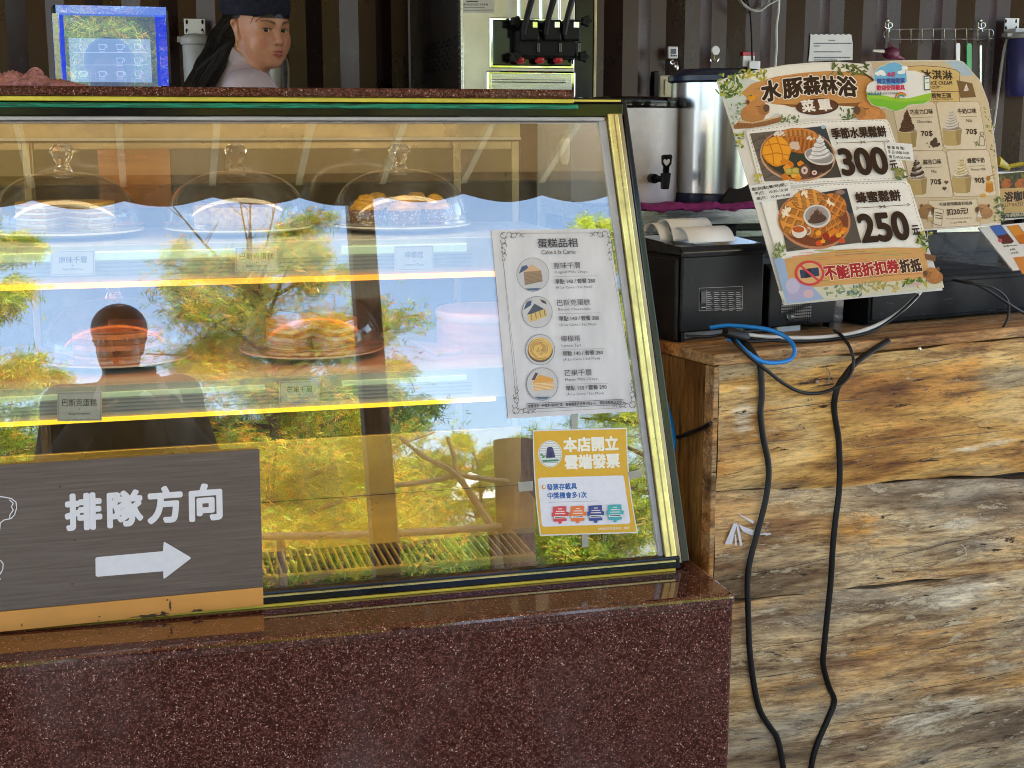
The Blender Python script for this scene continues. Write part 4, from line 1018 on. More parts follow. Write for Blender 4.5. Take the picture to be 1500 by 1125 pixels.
def crack(pts, w):
    q = []
    for (xa, ya), (xb, yb) in zip(pts[:-1], pts[1:]):
        for i in range(8): t = i / 8; q.append((xa + (xb - xa) * t, ya + (yb - ya) * t + rk.uniform(-1.6, 1.6)))
    q.append(pts[-1]); n = len(q)
    up_ = [(x, y - w * min(1, 4 * min(i + 0.3, n - i) / n) * rk.uniform(0.3, 0.7)) for i, (x, y) in enumerate(q)]; dn = [(x, y + w * min(1, 4 * min(i + 0.3, n - i) / n) * rk.uniform(0.3, 0.7)) for i, (x, y) in enumerate(q)]
    for i in range(n - 1): P.mb.add([P.P(*a_) + P.n * P.k for a_ in (dn[i], dn[i + 1], up_[i + 1], up_[i])], [(0, 1, 2, 3)], 0, lin((46, 32, 22)))
for pts, w in (([(182, 482), (340, 460), (500, 436), (700, 410), (900, 396)], 3.2), ([(184, 640), (215, 612), (300, 598), (450, 584), (560, 570)], 3.0), ([(820, 610), (1000, 580), (1250, 560), (1500, 530)], 2.2), ([(700, 600), (840, 615), (1000, 585)], 2.0), ([(182, 1180), (420, 1150), (640, 1100), (800, 1072)], 2.4), ([(830, 1120), (1100, 1050), (1500, 960)], 2.6), ([(300, 1500), (520, 1470), (800, 1420)], 2.4), ([(1000, 1520), (1250, 1470), (1500, 1440)], 2.6), ([(240, 1640), (500, 1600), (760, 1560)], 2.2), ([(900, 1700), (1200, 1650), (1500, 1590)], 2.4), ([(560, 1840), (900, 1800), (1300, 1740)], 2.2), ([(700, 300), (950, 268), (1280, 205)], 2.6), ([(1150, 860), (1330, 830), (1500, 800)], 2.0)): crack(pts, w)
for cx, cy, n_, s_ in ((515, 525, 9, 9), (650, 680, 10, 10), (1060, 360, 9, 9), (1245, 395, 8, 8), (770, 575, 16, 40), (560, 405, 6, 14), (1090, 620, 10, 20), (840, 700, 8, 16)):
    for _ in range(n_): P.ell(cx + rk.gauss(0, s_), cy + rk.gauss(0, s_ * 0.7), rk.uniform(1.5, 5), rk.uniform(1, 3), (58, 40, 28), rk.uniform(-30, 30), 8, 0.4, rk.random())
P.build('scratch_marks', ctr)

# ------------------------------------------------------------------ receipt printer at the counter's left corner
def prism_k(mb, prof_vz, u0, u1): mb.prism([kp(u0, v, z) for v, z in prof_vz], CU * (u1 - u0))
PU0 = (onz(996, 506, ZC) - kp(0, 0, ZC)).dot(CU); PV0 = (onz(1000, 502, ZC) - kp(0, 0, ZC)).dot(CV)
fp = kp(0, PV0, 0)
pl = onp(996, 440, fp, KN); pr = onp(1118, 440, fp, KN); u_l = (pl - kp(0, 0, 0)).dot(CU); u_r = (pr - kp(0, 0, 0)).dot(CU)
zt_ = onp(1050, 376, fp, KN).z; zb0 = onp(1050, 484, fp, KN).z
rp = thing('receipt_printer', 'black receipt printer with curled paper slips on the counter corner', 'printer', kp((u_l + u_r) / 2, PV0 + 0.08, ZC))
dpt = 0.15
mb = MB(); prism_k(mb, [(PV0, zb0), (PV0 + dpt, zb0), (PV0 + dpt, zt_ + 0.004), (PV0, zt_ + 0.004)], u_l + 0.003, u_r); mb.build('body', M['black_plastic'], rp, 0.004)
mb = MB(); prism_k(mb, [(PV0 - 0.004, zt_), (PV0 - 0.007, zt_ + 0.012), (PV0 + 0.002, zt_ + 0.021), (PV0 + dpt, zt_ + 0.032), (PV0 + dpt, zt_ + 0.0045), (PV0, zt_ + 0.0045)], u_l, u_r); mb.build('lid', M['black_gloss'], rp, 0.003)
mb = MB(); prism_k(mb, [(PV0 + 0.004, ZC + 0.001), (PV0 + dpt + 0.01, ZC + 0.001), (PV0 + dpt + 0.015, zt_), (PV0 + 0.006, zt_)], u_l - 0.006, u_l + 0.0025); mb.build('side_cover', M['black_plastic'], rp, 0.004)
for uu in (u_l + 0.006, u_r - 0.012):
    mb = MB(); prism_k(mb, [(PV0 + 0.002, ZC), (PV0 + 0.02, ZC), (PV0 + 0.02, zb0), (PV0 + 0.002, zb0)], uu, uu + 0.008); mb.build('foot', M['black_rubber'], rp)
mb = MB(); prism_k(mb, [(PV0 + 0.03, ZC + 0.002), (PV0 + 0.05, ZC + 0.002), (PV0 + 0.05, zb0 - 0.001), (PV0 + 0.03, zb0 - 0.001)], u_l + 0.02, u_r - 0.02); mb.build('base_plate', M['grey_plastic'], rp)
P = Print(fp, KN, base=0.0004, dz=0.00005); P.zoom(930, 330, 5.625)
GY = (150, 152, 156)
P.line([(528, 518), (888, 503), (886, 686), (528, 704)], 3, GY, True)
for k in range(10):
    y = 545 + k * 16; P.line([(584, y), (886, y - 14)], 1.4, (110, 112, 116))
    for s in range(5):
        x = 590 + s * 60; w_ = 26 + (k * 7 + s * 13) % 24; P.line([(x, y + 10), (x + w_, y + 9 - 2)], 4.5, GY)
P.line([(582, 532), (582, 700)], 2, GY)
P.poly([(538, 545), (576, 543), (576, 640), (538, 643)], (20, 20, 22)); P.line([(540, 676), (572, 674)], 9, GY)
P.line([(388, 425), (458, 421), (458, 480), (388, 484)], 2, (8, 8, 9), True); P.line([(960, 390), (1030, 386), (1030, 436), (960, 440)], 2, (8, 8, 9), True)
P.build('rating_label', rp)
def curl(name, lab, px0, px1, py, up, v, lean, txt):
    a = onp(px0, py, kp(0, v, 0), KN); b = onp(px1, py - 4, kp(0, v, 0), KN)
    ua, ub = (a - kp(0, 0, 0)).dot(CU), (b - kp(0, 0, 0)).dot(CU)
    z0 = zt_ + 0.0215
    t = thing(name, lab, 'receipt', kp((ua + ub) / 2, v, z0), 'curled receipts on the printer')
    n = 16; mb = MB(); vs = []
    for i in range(n + 1):
        q = math.pi * (0.02 + 0.86 * i / n)
        vv = v + 0.028 - 0.03 * math.cos(q) + lean * i / n; zz = z0 + 0.034 * up * math.sin(q) + 0.004
        vs += [kp(ua, vv, zz), kp(ub, vv, zz)]
    mb.add(vs, [(2 * i, 2 * i + 1, 2 * i + 3, 2 * i + 2) for i in range(n)], smooth=True)
    o = mb.build('paper', M['white_paper'], t); s_ = o.modifiers.new('thick', 'SOLIDIFY'); s_.thickness = 0.0003
    return t
curl('receipt', 'curled white receipt nearest the front edge of the printer', 1008, 1075, 372, 0.86, PV0 + 0.008, 0.01, '')
curl('receipt', 'curled white receipt behind the front one on the printer', 985, 1046, 370, 1.25, PV0 + 0.05, 0.01, '')
curl('receipt', 'small curled receipt farthest back at the left of the printer', 966, 984, 368, 1.0, PV0 + 0.07, 0.01, '')

# ------------------------------------------------------------------ black power box behind the menu board
fb = kp(0, PV0 + 0.012, 0)
ul, ur = [(onp(x, 450, fb, KN) - kp(0, 0, 0)).dot(CU) for x in (1126, 1236)]
zt2 = onp(1180, 385, fb, KN).z; zb2 = onp(1180, 482, fb, KN).z
pw = thing('power_box', 'black vented power supply box with a rocker switch next to the printer', 'power box', kp((ul + ur) / 2, PV0 + 0.08, ZC))
mb = MB(); prism_k(mb, [(PV0 + 0.012, ZC + 0.012), (PV0 + 0.13, ZC + 0.012), (PV0 + 0.13, zt2), (PV0 + 0.03, zt2), (PV0 + 0.012, zt2 - 0.01)], ul, ur); mb.build('body', M['black_plastic'], pw, 0.003)
for uu in (ul + 0.008, ur - 0.02):
    mb = MB(); prism_k(mb, [(PV0 + 0.03, ZC), (PV0 + 0.05, ZC), (PV0 + 0.05, ZC + 0.0118), (PV0 + 0.03, ZC + 0.0118)], uu, uu + 0.012); mb.build('foot', M['black_rubber'], pw)
mb = MB()
for k in range(9):
    z = zb2 + 0.012 + k * 0.006
    for j in range(16):
        u = ul + 0.03 + j * 0.0048
        if k < 4 and j < 4: continue
        mb.obox(kp(u, PV0 + 0.0105, z), CU * 0.0034, CV * 0.001, CZ * 0.004)
mb.build('vent', M['black_gloss'], pw)
sp_ = onp(1157, 464, fb, KN); su = (sp_ - kp(0, 0, 0)).dot(CU)
mb = MB(); prism_k(mb, [(PV0 + 0.008, sp_.z - 0.006), (PV0 + 0.0118, sp_.z - 0.006), (PV0 + 0.0118, sp_.z + 0.006), (PV0 + 0.009, sp_.z + 0.006)], su - 0.008, su + 0.008); mb.build('switch', M['black_gloss'], pw, 0.001)
P = Print(kp(0, PV0 + 0.0078, 0), KN, base=0.0003); P.line([(1153, 466), (1153, 461)], 1.0, (210, 210, 210)); P.line([(1159, 463.6), (1163, 463.4)], 2.5, (200, 200, 200)); P.build('switch_mark', pw)
mb = MB(); a_ = onp(1142, 487, fb, KN); b_ = onp(1176, 484, fb, KN); ua, ub = (a_ - kp(0, 0, 0)).dot(CU), (b_ - kp(0, 0, 0)).dot(CU)
mb.obox(kp(ua, PV0 + 0.02, ZC + 0.0005), CU * (ub - ua), CV * 0.008, CZ * 0.011); mb.build('paper_slip', M['white_paper'], pw)

# ------------------------------------------------------------------ cash drawer and till parts
fd = kp(0, PV0 + 0.0, 0)
dl = (onp(1272, 460, fd, KN) - kp(0, 0, 0)).dot(CU); zt3 = onp(1400, 404, fd, KN).z
cd_ = thing('cash_drawer', 'wide black cash drawer on the right of the timber counter', 'cash drawer', kp(dl + 0.22, PV0 + 0.2, ZC))
mb = MB(); mb.obox(kp(dl, PV0, ZC + 0.004), CU * 0.46, CV * 0.4, CZ * (zt3 - ZC - 0.004)); mb.build('body', M['black_metal'], cd_, 0.004)
mb = MB(); mb.obox(kp(dl + 0.006, PV0 - 0.004, ZC + 0.012), CU * 0.448, CV * 0.0035, CZ * (zt3 - ZC - 0.022)); mb.build('drawer_front', M['black_metal'], cd_, 0.002)
for du in (0.01, 0.43):
    mb = MB(); mb.obox(kp(dl + du, PV0 + 0.02, ZC), CU * 0.02, CV * 0.02, CZ * 0.0038); mb.build('foot', M['black_rubber'], cd_)
P = Print(kp(0, PV0 - 0.004, 0), KN, base=0.0004)
P.line([(1447, 455), (1457, 454), (1457, 466), (1448, 466.5)], 0.7, (52, 52, 54), True)
rr_ = random.Random(4)
for k in range(14):
    x, y = rr_.uniform(1285, 1490), rr_.uniform(415, 485); P.line([(x, y), (x + rr_.uniform(-14, 14), y + rr_.uniform(-4, 4))], 0.5, (44, 44, 46))
P.build('scuff', cd_)
kt = thing('till_stand', 'black angled till stand on the cash drawer behind the menus', 'stand', kp(dl + 0.16, PV0 + 0.12, zt3))
mb = MB(); mb.obox(kp(dl + 0.075, PV0 + 0.03, zt3 + 0.0005), CU * 0.1, CV * 0.1, CZ * 0.012); mb.build('foot_plate', M['black_plastic'], kt, 0.003)
mb = MB(); mb.hexa([kp(dl + 0.06, PV0 + 0.06, zt3 + 0.013), kp(dl + 0.12, PV0 + 0.06, zt3 + 0.013), kp(dl + 0.12, PV0 + 0.075, zt3 + 0.013), kp(dl + 0.06, PV0 + 0.075, zt3 + 0.013), kp(dl + 0.03, PV0 + 0.11, zt3 + 0.2), kp(dl + 0.1, PV0 + 0.11, zt3 + 0.2), kp(dl + 0.1, PV0 + 0.125, zt3 + 0.2), kp(dl + 0.03, PV0 + 0.125, zt3 + 0.2)]); mb.build('upright', M['black_plastic'], kt, 0.003)
mb = MB(); mb.obox(kp(dl + 0.02, PV0 + 0.14, zt3 + 0.014), CU * 0.27, Vector((0, 0, 0)) + CV * 0.012 + CZ * 0.0, CZ * 0.19); mb.build('screen_back', M['black_gloss'], kt, 0.004)
mb = MB(); mb.obox(kp(dl + 0.1, PV0 + 0.045, zt3 + 0.0128), CU * 0.06, CV * 0.04, CZ * 0.012); mb.build('clamp', M['black_plastic'], kt, 0.003)

# ------------------------------------------------------------------ cables
def smooth_path(pts, k=8):
    P_ = [Vector(p) for p in pts]; P_ = [P_[0] * 2 - P_[1]] + P_ + [P_[-1] * 2 - P_[-2]]; out = []
    for i in range(1, len(P_) - 2):
        for j in range(k):
            t = j / k; a, b, c, d = P_[i - 1], P_[i], P_[i + 1], P_[i + 2]
            out.append(0.5 * ((2 * b) + (c - a) * t + (2 * a - 5 * b + 4 * c - d) * t * t + (3 * b - a - 3 * c + d) * t ** 3))
    out.append(P_[-2]); return out
def cable(lab, px, r, m, group=None, name='cable', n=8, sub=None):
    pts = smooth_path([onk(x, y, v) for x, y, v in px])
    mb = MB(); mb.tube(pts, r * (1.35 if 'flat' in lab else 1), n + 2, flat=0.5 if 'flat' in lab else 1.0); o = mb.build(name, M[m]); tag(o, lab, 'cable', group)
    return o
VF = -0.0055
cable('black flat cable hanging straight down the left of the timber planks', [(1075, 497, 0.05), (1092, 503, 0.02), (1106, 522, -0.003), (1114, 540, VF), (1116, 580, VF), (1114, 605, VF), (1118, 640, VF), (1126, 685, VF), (1122, 730, VF), (1108, 785, VF), (1098, 825, VF), (1095, 855, VF), (1096, 900, VF), (1098, 950, VF), (1104, 1000, VF), (1113, 1040, VF), (1128, 1065, VF), (1138, 1080, VF), (1145, 1110, VF), (1150, 1150, VF), (1152, 1200, VF)], 0.0043, 'black_rubber', 'black cables hanging over the planks')
cable('black flat cable hanging down the middle, twisted with a loop near the top', [(1302, 498, -0.006), (1280, 512, -0.01), (1254, 531, -0.013), (1238, 550, -0.012), (1226, 570, -0.012), (1222, 600, VF), (1228, 640, VF), (1230, 680, VF), (1229, 720, VF), (1224, 760, VF), (1220, 800, VF), (1217, 850, VF), (1212, 900, VF), (1207, 950, VF), (1206, 975, VF), (1214, 1005, VF), (1222, 1027, VF), (1212, 1055, VF), (1197, 1090, VF), (1188, 1125, VF), (1184, 1180, VF)], 0.0043, 'black_rubber', 'black cables hanging over the planks')
cable('thin black cable sagging in a loop across the top plank', [(1070, 494, 0.05), (1080, 505, 0.0), (1100, 524, VF - 0.004), (1125, 544, VF - 0.004), (1150, 563, VF - 0.004), (1176, 575, VF - 0.004), (1205, 575, VF - 0.004), (1232, 563, VF - 0.01), (1247, 545, VF - 0.012), (1250, 525, VF - 0.012), (1243, 505, -0.006), (1232, 491, 0.02), (1222, 484, 0.05)], 0.0033, 'black_rubber')
cable('bright blue network cable looping over the counter edge', [(1040, 480, 0.09), (1064, 477, 0.075), (1098, 479, 0.05), (1130, 484, 0.03), (1155, 497, 0.008), (1164, 513, -0.012), (1158, 526, -0.014), (1140, 531, -0.014), (1118, 530, -0.013), (1100, 520, -0.008), (1086, 508, 0.004), (1077, 499, 0.025), (1066, 497, 0.04)], 0.004, 'blue_cable')
cable('white cable running along the counter and up behind the menu board', [(1092, 490, 0.045), (1120, 493, 0.04), (1160, 495, 0.035), (1205, 494, 0.03), (1250, 488, 0.03), (1290, 474, 0.03), (1318, 457, 0.032), (1340, 437, 0.034), (1352, 422, 0.04)], 0.0042, 'white_cable')
cable('black cable running beside the white one on the counter top', [(1060, 487, 0.06), (1110, 497, 0.035), (1170, 500, 0.028), (1220, 497, 0.024), (1270, 488, 0.024), (1300, 472, 0.026), (1325, 452, 0.028), (1345, 432, 0.03)], 0.003, 'black_rubber')
cable('thin black cable bunched under the front of the printer', [(1005, 492, 0.06), (1035, 493, 0.05), (1060, 490, 0.045), (1090, 486, 0.04), (1120, 484, 0.04), (1145, 488, 0.04), (1140, 497, 0.035), (1105, 500, 0.03), (1075, 497, 0.035)], 0.0028, 'black_rubber')
cable('black cable arching over the cash drawer to the right', [(1400, 411, 0.06), (1425, 415, 0.03), (1445, 424, 0.02), (1470, 440, 0.012), (1490, 453, 0.01), (1515, 466, 0.01)], 0.003, 'black_rubber')
cable('black cable hanging in a loop in front of the cash drawer', [(1395, 410, 0.07), (1420, 415, 0.03), (1450, 420, 0.016), (1472, 434, 0.012), (1478, 455, 0.01), (1470, 478, 0.012), (1450, 488, 0.02), (1420, 491, 0.02), (1390, 488, 0.03)], 0.0024, 'black_rubber')
pts = [onk(1062, 486, 0.03), onk(1066, 487, 0.03), onk(1090, 494, 0.028), onk(1094, 495, 0.028)]
mb = MB(); mb.tube(pts, [0.0085, 0.0105, 0.0105, 0.0085], 14); o = mb.build('cable_clamp', M['black_rubber']); tag(o, 'black cylindrical ferrite clamp on the cables under the printer', 'cable clamp')
# on the end of the counter
sN = -CU; s0 = kp(-0.004, 0, 0)
q = [onp(x, y, s0, sN) for x, y in ((1041, 620), (1030, 626), (1010, 634), (992, 640))]
mb = MB(); mb.tube(smooth_path(q), [0.004] * 25, 8); o = mb.build('cable_tie', M['black_rubber']); tag(o, 'black strap nailed across the side of the timber counter', 'strap')
q = [at(x, y, 2.33) for x, y in ((974, 585), (980, 605), (986, 628), (988, 650), (985, 668))]
mb = MB(); mb.tube(smooth_path(q), 0.004, 8); o = mb.build('cable', M['blue_cable']); tag(o, 'blue cable hanging between the cake case and the counter', 'cable')

# ================================================================== menu boards
def plane_n(a, t): return Vector((-math.sin(rad(a)) * math.cos(rad(t)), -math.cos(rad(a)) * math.cos(rad(t)), math.sin(rad(t))))
def board(name, label, cat, quad, p, n, mat, th=0.002):
    a, d = sheet(quad, p, n, 0, -th)
    c = sum((onp(x, y, p, n) for x, y in quad), Vector()) / len(quad)
    t = thing(name, label, cat, c); mb = MB(); mb.prism(a, d); mb.build('board', mat, t); return t
def z5(*pts): return [(1040 + x / 4.1667, 80 + y / 4.1667) for x, y in pts]
def z6(*pts): return [(1200 + x / 5.0, 80 + y / 5.0) for x, y in pts]
def z7(*pts): return [(920 + x / 2.586, 250 + y / 2.586) for x, y in pts]
def z4b(*pts): return [(1300 + x / 3.75, 220 + y / 3.75) for x, y in pts]
def leaves(P, x0, x1, y0, y1, n, cols, s, seed):
    r = random.Random(seed)
    for _ in range(n): P.ell(r.uniform(x0, x1), r.uniform(y0, y1), s * r.uniform(0.6, 1.3), s * r.uniform(0.25, 0.5), r.choice(cols), r.uniform(0, 180), 9, 0.2, r.random())
GRN = [(96, 128, 50), (140, 160, 66), (74, 104, 46), (176, 186, 96), (112, 140, 84)]
def capy(P, x, y, s, flip=1, body=(186, 130, 78)):
    f = flip
    P.ell(x, y + 30 * s, 78 * s, 60 * s, body); P.ell(x + 18 * s * f, y - 8 * s, 66 * s, 50 * s, tuple(int(c * 1.06) for c in body), -12 * f)
    P.ell(x + 66 * s * f, y + 4 * s, 36 * s, 34 * s, tuple(int(c * 0.9) for c in body)); P.ell(x + 82 * s * f, y - 8 * s, 20 * s, 22 * s, (96, 72, 58))
    P.ell(x - 34 * s * f, y - 44 * s, 14 * s, 17 * s, (150, 100, 62)); P.ell(x - 32 * s * f, y - 42 * s, 7 * s, 9 * s, (90, 60, 44))
    P.line([(x + 18 * s * f, y - 18 * s), (x + 30 * s * f, y - 13 * s), (x + 42 * s * f, y - 18 * s)], 4 * s, (60, 42, 34))
    P.line([(x + 72 * s * f, y + 16 * s), (x + 88 * s * f, y + 14 * s)], 3 * s, (70, 48, 40))
    r = random.Random(int(x))
    for k in range(26): 
        a, b = x + r.uniform(-60, 60) * s, y + r.uniform(-10, 70) * s; P.line([(a, b), (a - 8 * s * f, b + 10 * s)], 2 * s, (158, 108, 64))
def waffle(P, cx, cy, rx, ry, rot=0, c=(214, 140, 66), a0=0, a1=360):
    d = tuple(int(k * 0.66) for k in c); l = tuple(min(255, int(k * 1.14 + 8)) for k in c)
    P.ell(cx, cy, rx, ry, d, rot, 30, 0.02, 1, a0, a1); P.ell(cx, cy - ry * 0.04, rx * 0.94, ry * 0.93, c, rot, 30, 0.02, 2, a0, a1)
    n = max(2, int(rx / 26)); q = math.cos(rad(rot)), math.sin(rad(rot))
    for i in range(-n, n):
        for j in range(-n, n):
            u, v = (i + 0.5) / n, (j + 0.5) / n
            if u * u + v * v > 0.7: continue
            an = math.degrees(math.atan2(v, u)) % 360
            if abs(a1 - a0) < 360 and not (a0 <= an <= a1 or a0 <= an - 360 <= a1): continue
            x, y = cx + rx * u * q[0] - ry * v * q[1], cy + rx * u * q[1] + ry * v * q[0]
            P.ell(x, y, rx / n * 0.5, ry / n * 0.5, d, rot + 45, 4); P.ell(x + 1.5, y + 2, rx / n * 0.38, ry / n * 0.36, tuple(int(k * 0.8) for k in c), rot + 45, 4)
def swirl(P, cx, cy, s, c, dark=None, ribs=6, ht=1.0):
    """soft serve: stacked tilted turns that narrow to a tip"""
    sh = tuple(int(k * 0.8) for k in c)
    for k in range(ribs):
        t = k / ribs; rr = s * (1 - t * 0.82); y = cy - s * 2.1 * ht * t
        cc = c if not dark or k % 2 == 0 else dark
        P.ell(cx + s * 0.06 * math.sin(k * 2), y, rr, s * 0.36 * (1 - 0.4 * t), tuple(int(q * 0.72) for q in cc), -10, 18)
        P.ell(cx + s * 0.06 * math.sin(k * 2) - rr * 0.05, y - s * 0.05, rr * 0.95, s * 0.29 * (1 - 0.4 * t), cc, -10, 18)
        if dark: P.poly([(cx - rr * 0.95, y - 2), (cx - rr * 0.2, y - s * 0.28), (cx - rr * 0.05, y + s * 0.2), (cx - rr * 0.6, y + s * 0.22)], dark)
        P.line([(cx - rr * 0.6, y + s * 0.12), (cx + rr * 0.5, y - s * 0.06)], s * 0.035, sh)
    P.poly([(cx - s * 0.2, cy - s * 1.9 * ht), (cx + s * 0.02, cy - s * 2.45 * ht), (cx + s * 0.2, cy - s * 1.9 * ht)], c)
def plank_art(P, pts, c, seed, x0, x1, y0, y1, n, slope):
    P.poly(pts, c); r = random.Random(seed)
    for _ in range(n):
        x, y = r.uniform(x0, x1), r.uniform(y0, y1); L = r.uniform(40, 160)
        P.line([(x, y), (x + L / 2, y + slope * L / 2 + r.uniform(-2, 2)), (x + L, y + slope * L)], r.uniform(1.2, 3), tuple(int(k * r.choice((0.72, 0.84, 1.08))) for k in c) if True else c)

# ---- waffle menu
N1 = plane_n(4, 24); A1 = at(1150, 447, 2.315)
q1 = [(1148, 447), (1381, 425), (1366, 380), (1340, 300), (1300, 180), (1271, 94), (1230, 90.5), (1190, 91.5), (1150, 95), (1110, 102), (1076, 110), (1050, 119), (1075, 196), (1112, 322)]
basic('menu_card', (0.75, 0.73, 0.7), 0.32, var=0.05, scale=7)
wm = board('waffle_menu', 'large tilted waffle menu board with prices 300 and 250 leaning over the counter', 'menu', q1, A1, N1, M['menu_card'])
P = Print(A1, N1, base=0.0004, dz=0.000004, up=(-0.24, -1)); P.zoom(1040, 80, 4.1667)
P.poly([(60, 170), (200, 115), (420, 75), (700, 55), (945, 60), (1000, 200), (1050, 330), (640, 380), (420, 420), (150, 470)], (238, 236, 230))
P.poly([(60, 175), (220, 140), (330, 180), (220, 300), (150, 420), (125, 400)], (204, 214, 212))
plank_art(P, [(190, 235), (250, 180), (400, 135), (560, 112), (720, 100), (900, 108), (990, 135), (1010, 200), (985, 290), (930, 315), (790, 300), (640, 315), (500, 312), (400, 305), (330, 290), (225, 265)], (204, 148, 88), 3, 240, 850, 125, 300, 60, -0.1)
P.poly([(420, 300), (640, 312), (800, 298), (985, 290), (930, 322), (790, 312), (640, 326), (500, 322)], (140, 92, 54))
leaves(P, 45, 190, 120, 260, 60, GRN, 17, 5); leaves(P, 180, 345, 95, 160, 34, [(170, 164, 60), (196, 184, 80), (120, 140, 60)], 15, 6); leaves(P, 150, 205, 480, 570, 22, GRN + [(190, 180, 60)], 14, 7); leaves(P, 120, 215, 300, 430, 30, [(150, 170, 140), (176, 190, 170), (110, 140, 90)], 13, 8)
P.line([(1005, 165), (960, 130), (900, 90), (865, 66)], 11, (84, 62, 46)); P.line([(960, 130), (900, 120), (850, 100)], 5, (84, 62, 46))
leaves(P, 740, 960, 62, 125, 46, [(84, 104, 50), (110, 124, 64), (64, 84, 44)], 15, 9); leaves(P, 430, 550, 370, 415, 24, [(84, 110, 66), (110, 134, 90)], 12, 10); leaves(P, 790, 915, 330, 400, 26, [(74, 100, 60), (100, 124, 80)], 12, 11)
capy(P, 262, 335, 0.98, 1); P.ell(252, 266, 25, 17, (232, 158, 40)); P.ell(248, 252, 8, 5, (90, 120, 50))
P.poly([(172, 410), (250, 420), (350, 400), (436, 378), (430, 412), (340, 436), (240, 452), (150, 456), (140, 440)], (150, 102, 64)); P.poly([(172, 405), (260, 414), (350, 394), (432, 372), (434, 382), (350, 404), (260, 424), (170, 416)], (206, 176, 140))
for k in range(14): P.line([(172 + k * 19, 420 + 10 * math.sin(k)), (170 + k * 19, 446 - k * 2)], 3, (112, 72, 44))
P.ell(400, 375, 26, 12, (206, 206, 206), -20)
capy(P, 985, 350, 1.1, -1, (196, 134, 78))
P.flush('painted_header', wm)
DK = (44, 26, 22)
for ch, a, b, h in (('水', (322, 292), (432, 272), 118), ('豚', (452, 270), (570, 252), 112), ('森', (575, 248), (678, 240), 112), ('林', (680, 240), (778, 240), 104), ('浴', (782, 252), (898, 258), 116)):
    P.text(ch, a, b, h, DK, 0.05, up=(-0.12, -1), outline=(0.055, (236, 230, 222)))
P.ell(652, 320, 130, 50, (70, 42, 32), -3); P.ell(652, 319, 122, 44, (92, 58, 42), -3)
P.text('菜', (566, 354), (642, 348), 72, (238, 232, 226), 0.045); P.text('單', (668, 348), (744, 344), 70, (238, 232, 226), 0.045)
P.flush('title_lettering', wm)
PANEL = (240, 238, 234)
P.poly([(218, 478), (226, 466), (250, 458), (640, 408), (1060, 398), (1078, 404), (1090, 420), (1195, 735), (1192, 755), (1170, 764), (330, 806), (312, 800), (300, 786)], PANEL)
def dash(P, pts, w, col, L=12):
    for (x0, y0), (x1, y1) in zip(pts[:-1], pts[1:]):
        d = math.hypot(x1 - x0, y1 - y0); k = max(1, int(d / L / 2))
        for i in range(k):
            t0, t1 = i / k, (i + 0.55) / k; P.line([(x0 + (x1 - x0) * t0, y0 + (y1 - y0) * t0), (x0 + (x1 - x0) * t1, y0 + (y1 - y0) * t1)], w, col)
dash(P, [(232, 470), (640, 416), (1055, 406), (1082, 424), (1184, 738), (1168, 755), (330, 797), (312, 782), (232, 480)], 2.5, (120, 104, 92))
P.poly([(300, 868), (312, 850), (700, 792), (1170, 772), (1198, 778), (1218, 800), (1330, 1160), (1320, 1200), (430, 1260), (410, 1240)], PANEL)
dash(P, [(312, 862), (700, 800), (1170, 781), (1208, 802), (1312, 1150)], 2.5, (120, 104, 92))
def wood_dark(P, poly, seed, x0, x1, y0, y1):
    P.poly(poly, (98, 90, 86)); r = random.Random(seed)
    for k in range(7): P.line([(x0, y0 + (y1 - y0) * k / 6), (x0 + (x1 - x0) * 0.45, y0 + (y1 - y0) * k / 6 - 60)], 4, (56, 50, 48))
    for k in range(50):
        x, y = r.uniform(x0, x0 + (x1 - x0) * 0.4), r.uniform(y0, y1); P.line([(x, y), (x + 50, y - 9)], 1.6, r.choice([(74, 68, 64), (122, 114, 108), (140, 132, 126)]))
ph = [(240, 486), (700, 438), (800, 752), (330, 778)]
P.poly(ph, (64, 62, 62)); 
P.poly([(240, 486), (420, 467), (470, 770), (330, 778)], (104, 96, 90))
r_ = random.Random(2)
for k in range(44):
    t = r_.random(); x = 245 + 90 * t + r_.uniform(0, 90); y = 492 + 270 * t
    P.line([(x, y), (x + 46, y - 7)], 1.8, r_.choice([(70, 64, 60), (134, 126, 118), (84, 78, 72)]))
for k in range(5): P.line([(252 + k * 18, 540 + k * 55), (330 + k * 18, 505 + k * 55)], 4, (54, 48, 46))
P.poly([(560, 454), (700, 438), (752, 600), (690, 520)], (50, 64, 72)); P.ell(688, 446, 14, 12, (160, 190, 210))
P.ell(532, 618, 232, 160, (200, 160, 132), 6); P.ell(532, 614, 222, 152, (120, 84, 62), 6); P.ell(532, 610, 212, 144, (44, 56, 52), 6)
waffle(P, 520, 510, 140, 58, -3, (212, 138, 70)); waffle(P, 548, 556, 130, 54, 8, (196, 116, 52)); 
leaves(P, 395, 450, 478, 500, 10, [(232, 222, 210)], 15, 4); leaves(P, 590, 650, 505, 525, 8, [(232, 214, 190), (240, 230, 214)], 11, 4)
for dx, dy in ((0, 0), (14, -8), (-14, 8), (6, 14), (-10, -10), (18, 12), (-20, -2)): P.ell(512 + dx, 560 + dy, 18, 14, (216, 190, 170), dx * 5, 10, 0.15, dx)
P.ell(402, 596, 86, 92, (226, 142, 34), -12, 30, 0.04, 2); P.ell(402, 592, 80, 84, (240, 164, 48), -12, 30, 0.04, 2)
for k in (-28, 30): P.line([(400 + k - 30, 510), (400 + k + 4, 592), (400 + k + 14, 676)], 7, (204, 120, 24)); P.line([(322, 590 + k), (400, 575 + k), (482, 590 + k)], 7, (204, 120, 24))
r_ = random.Random(5)
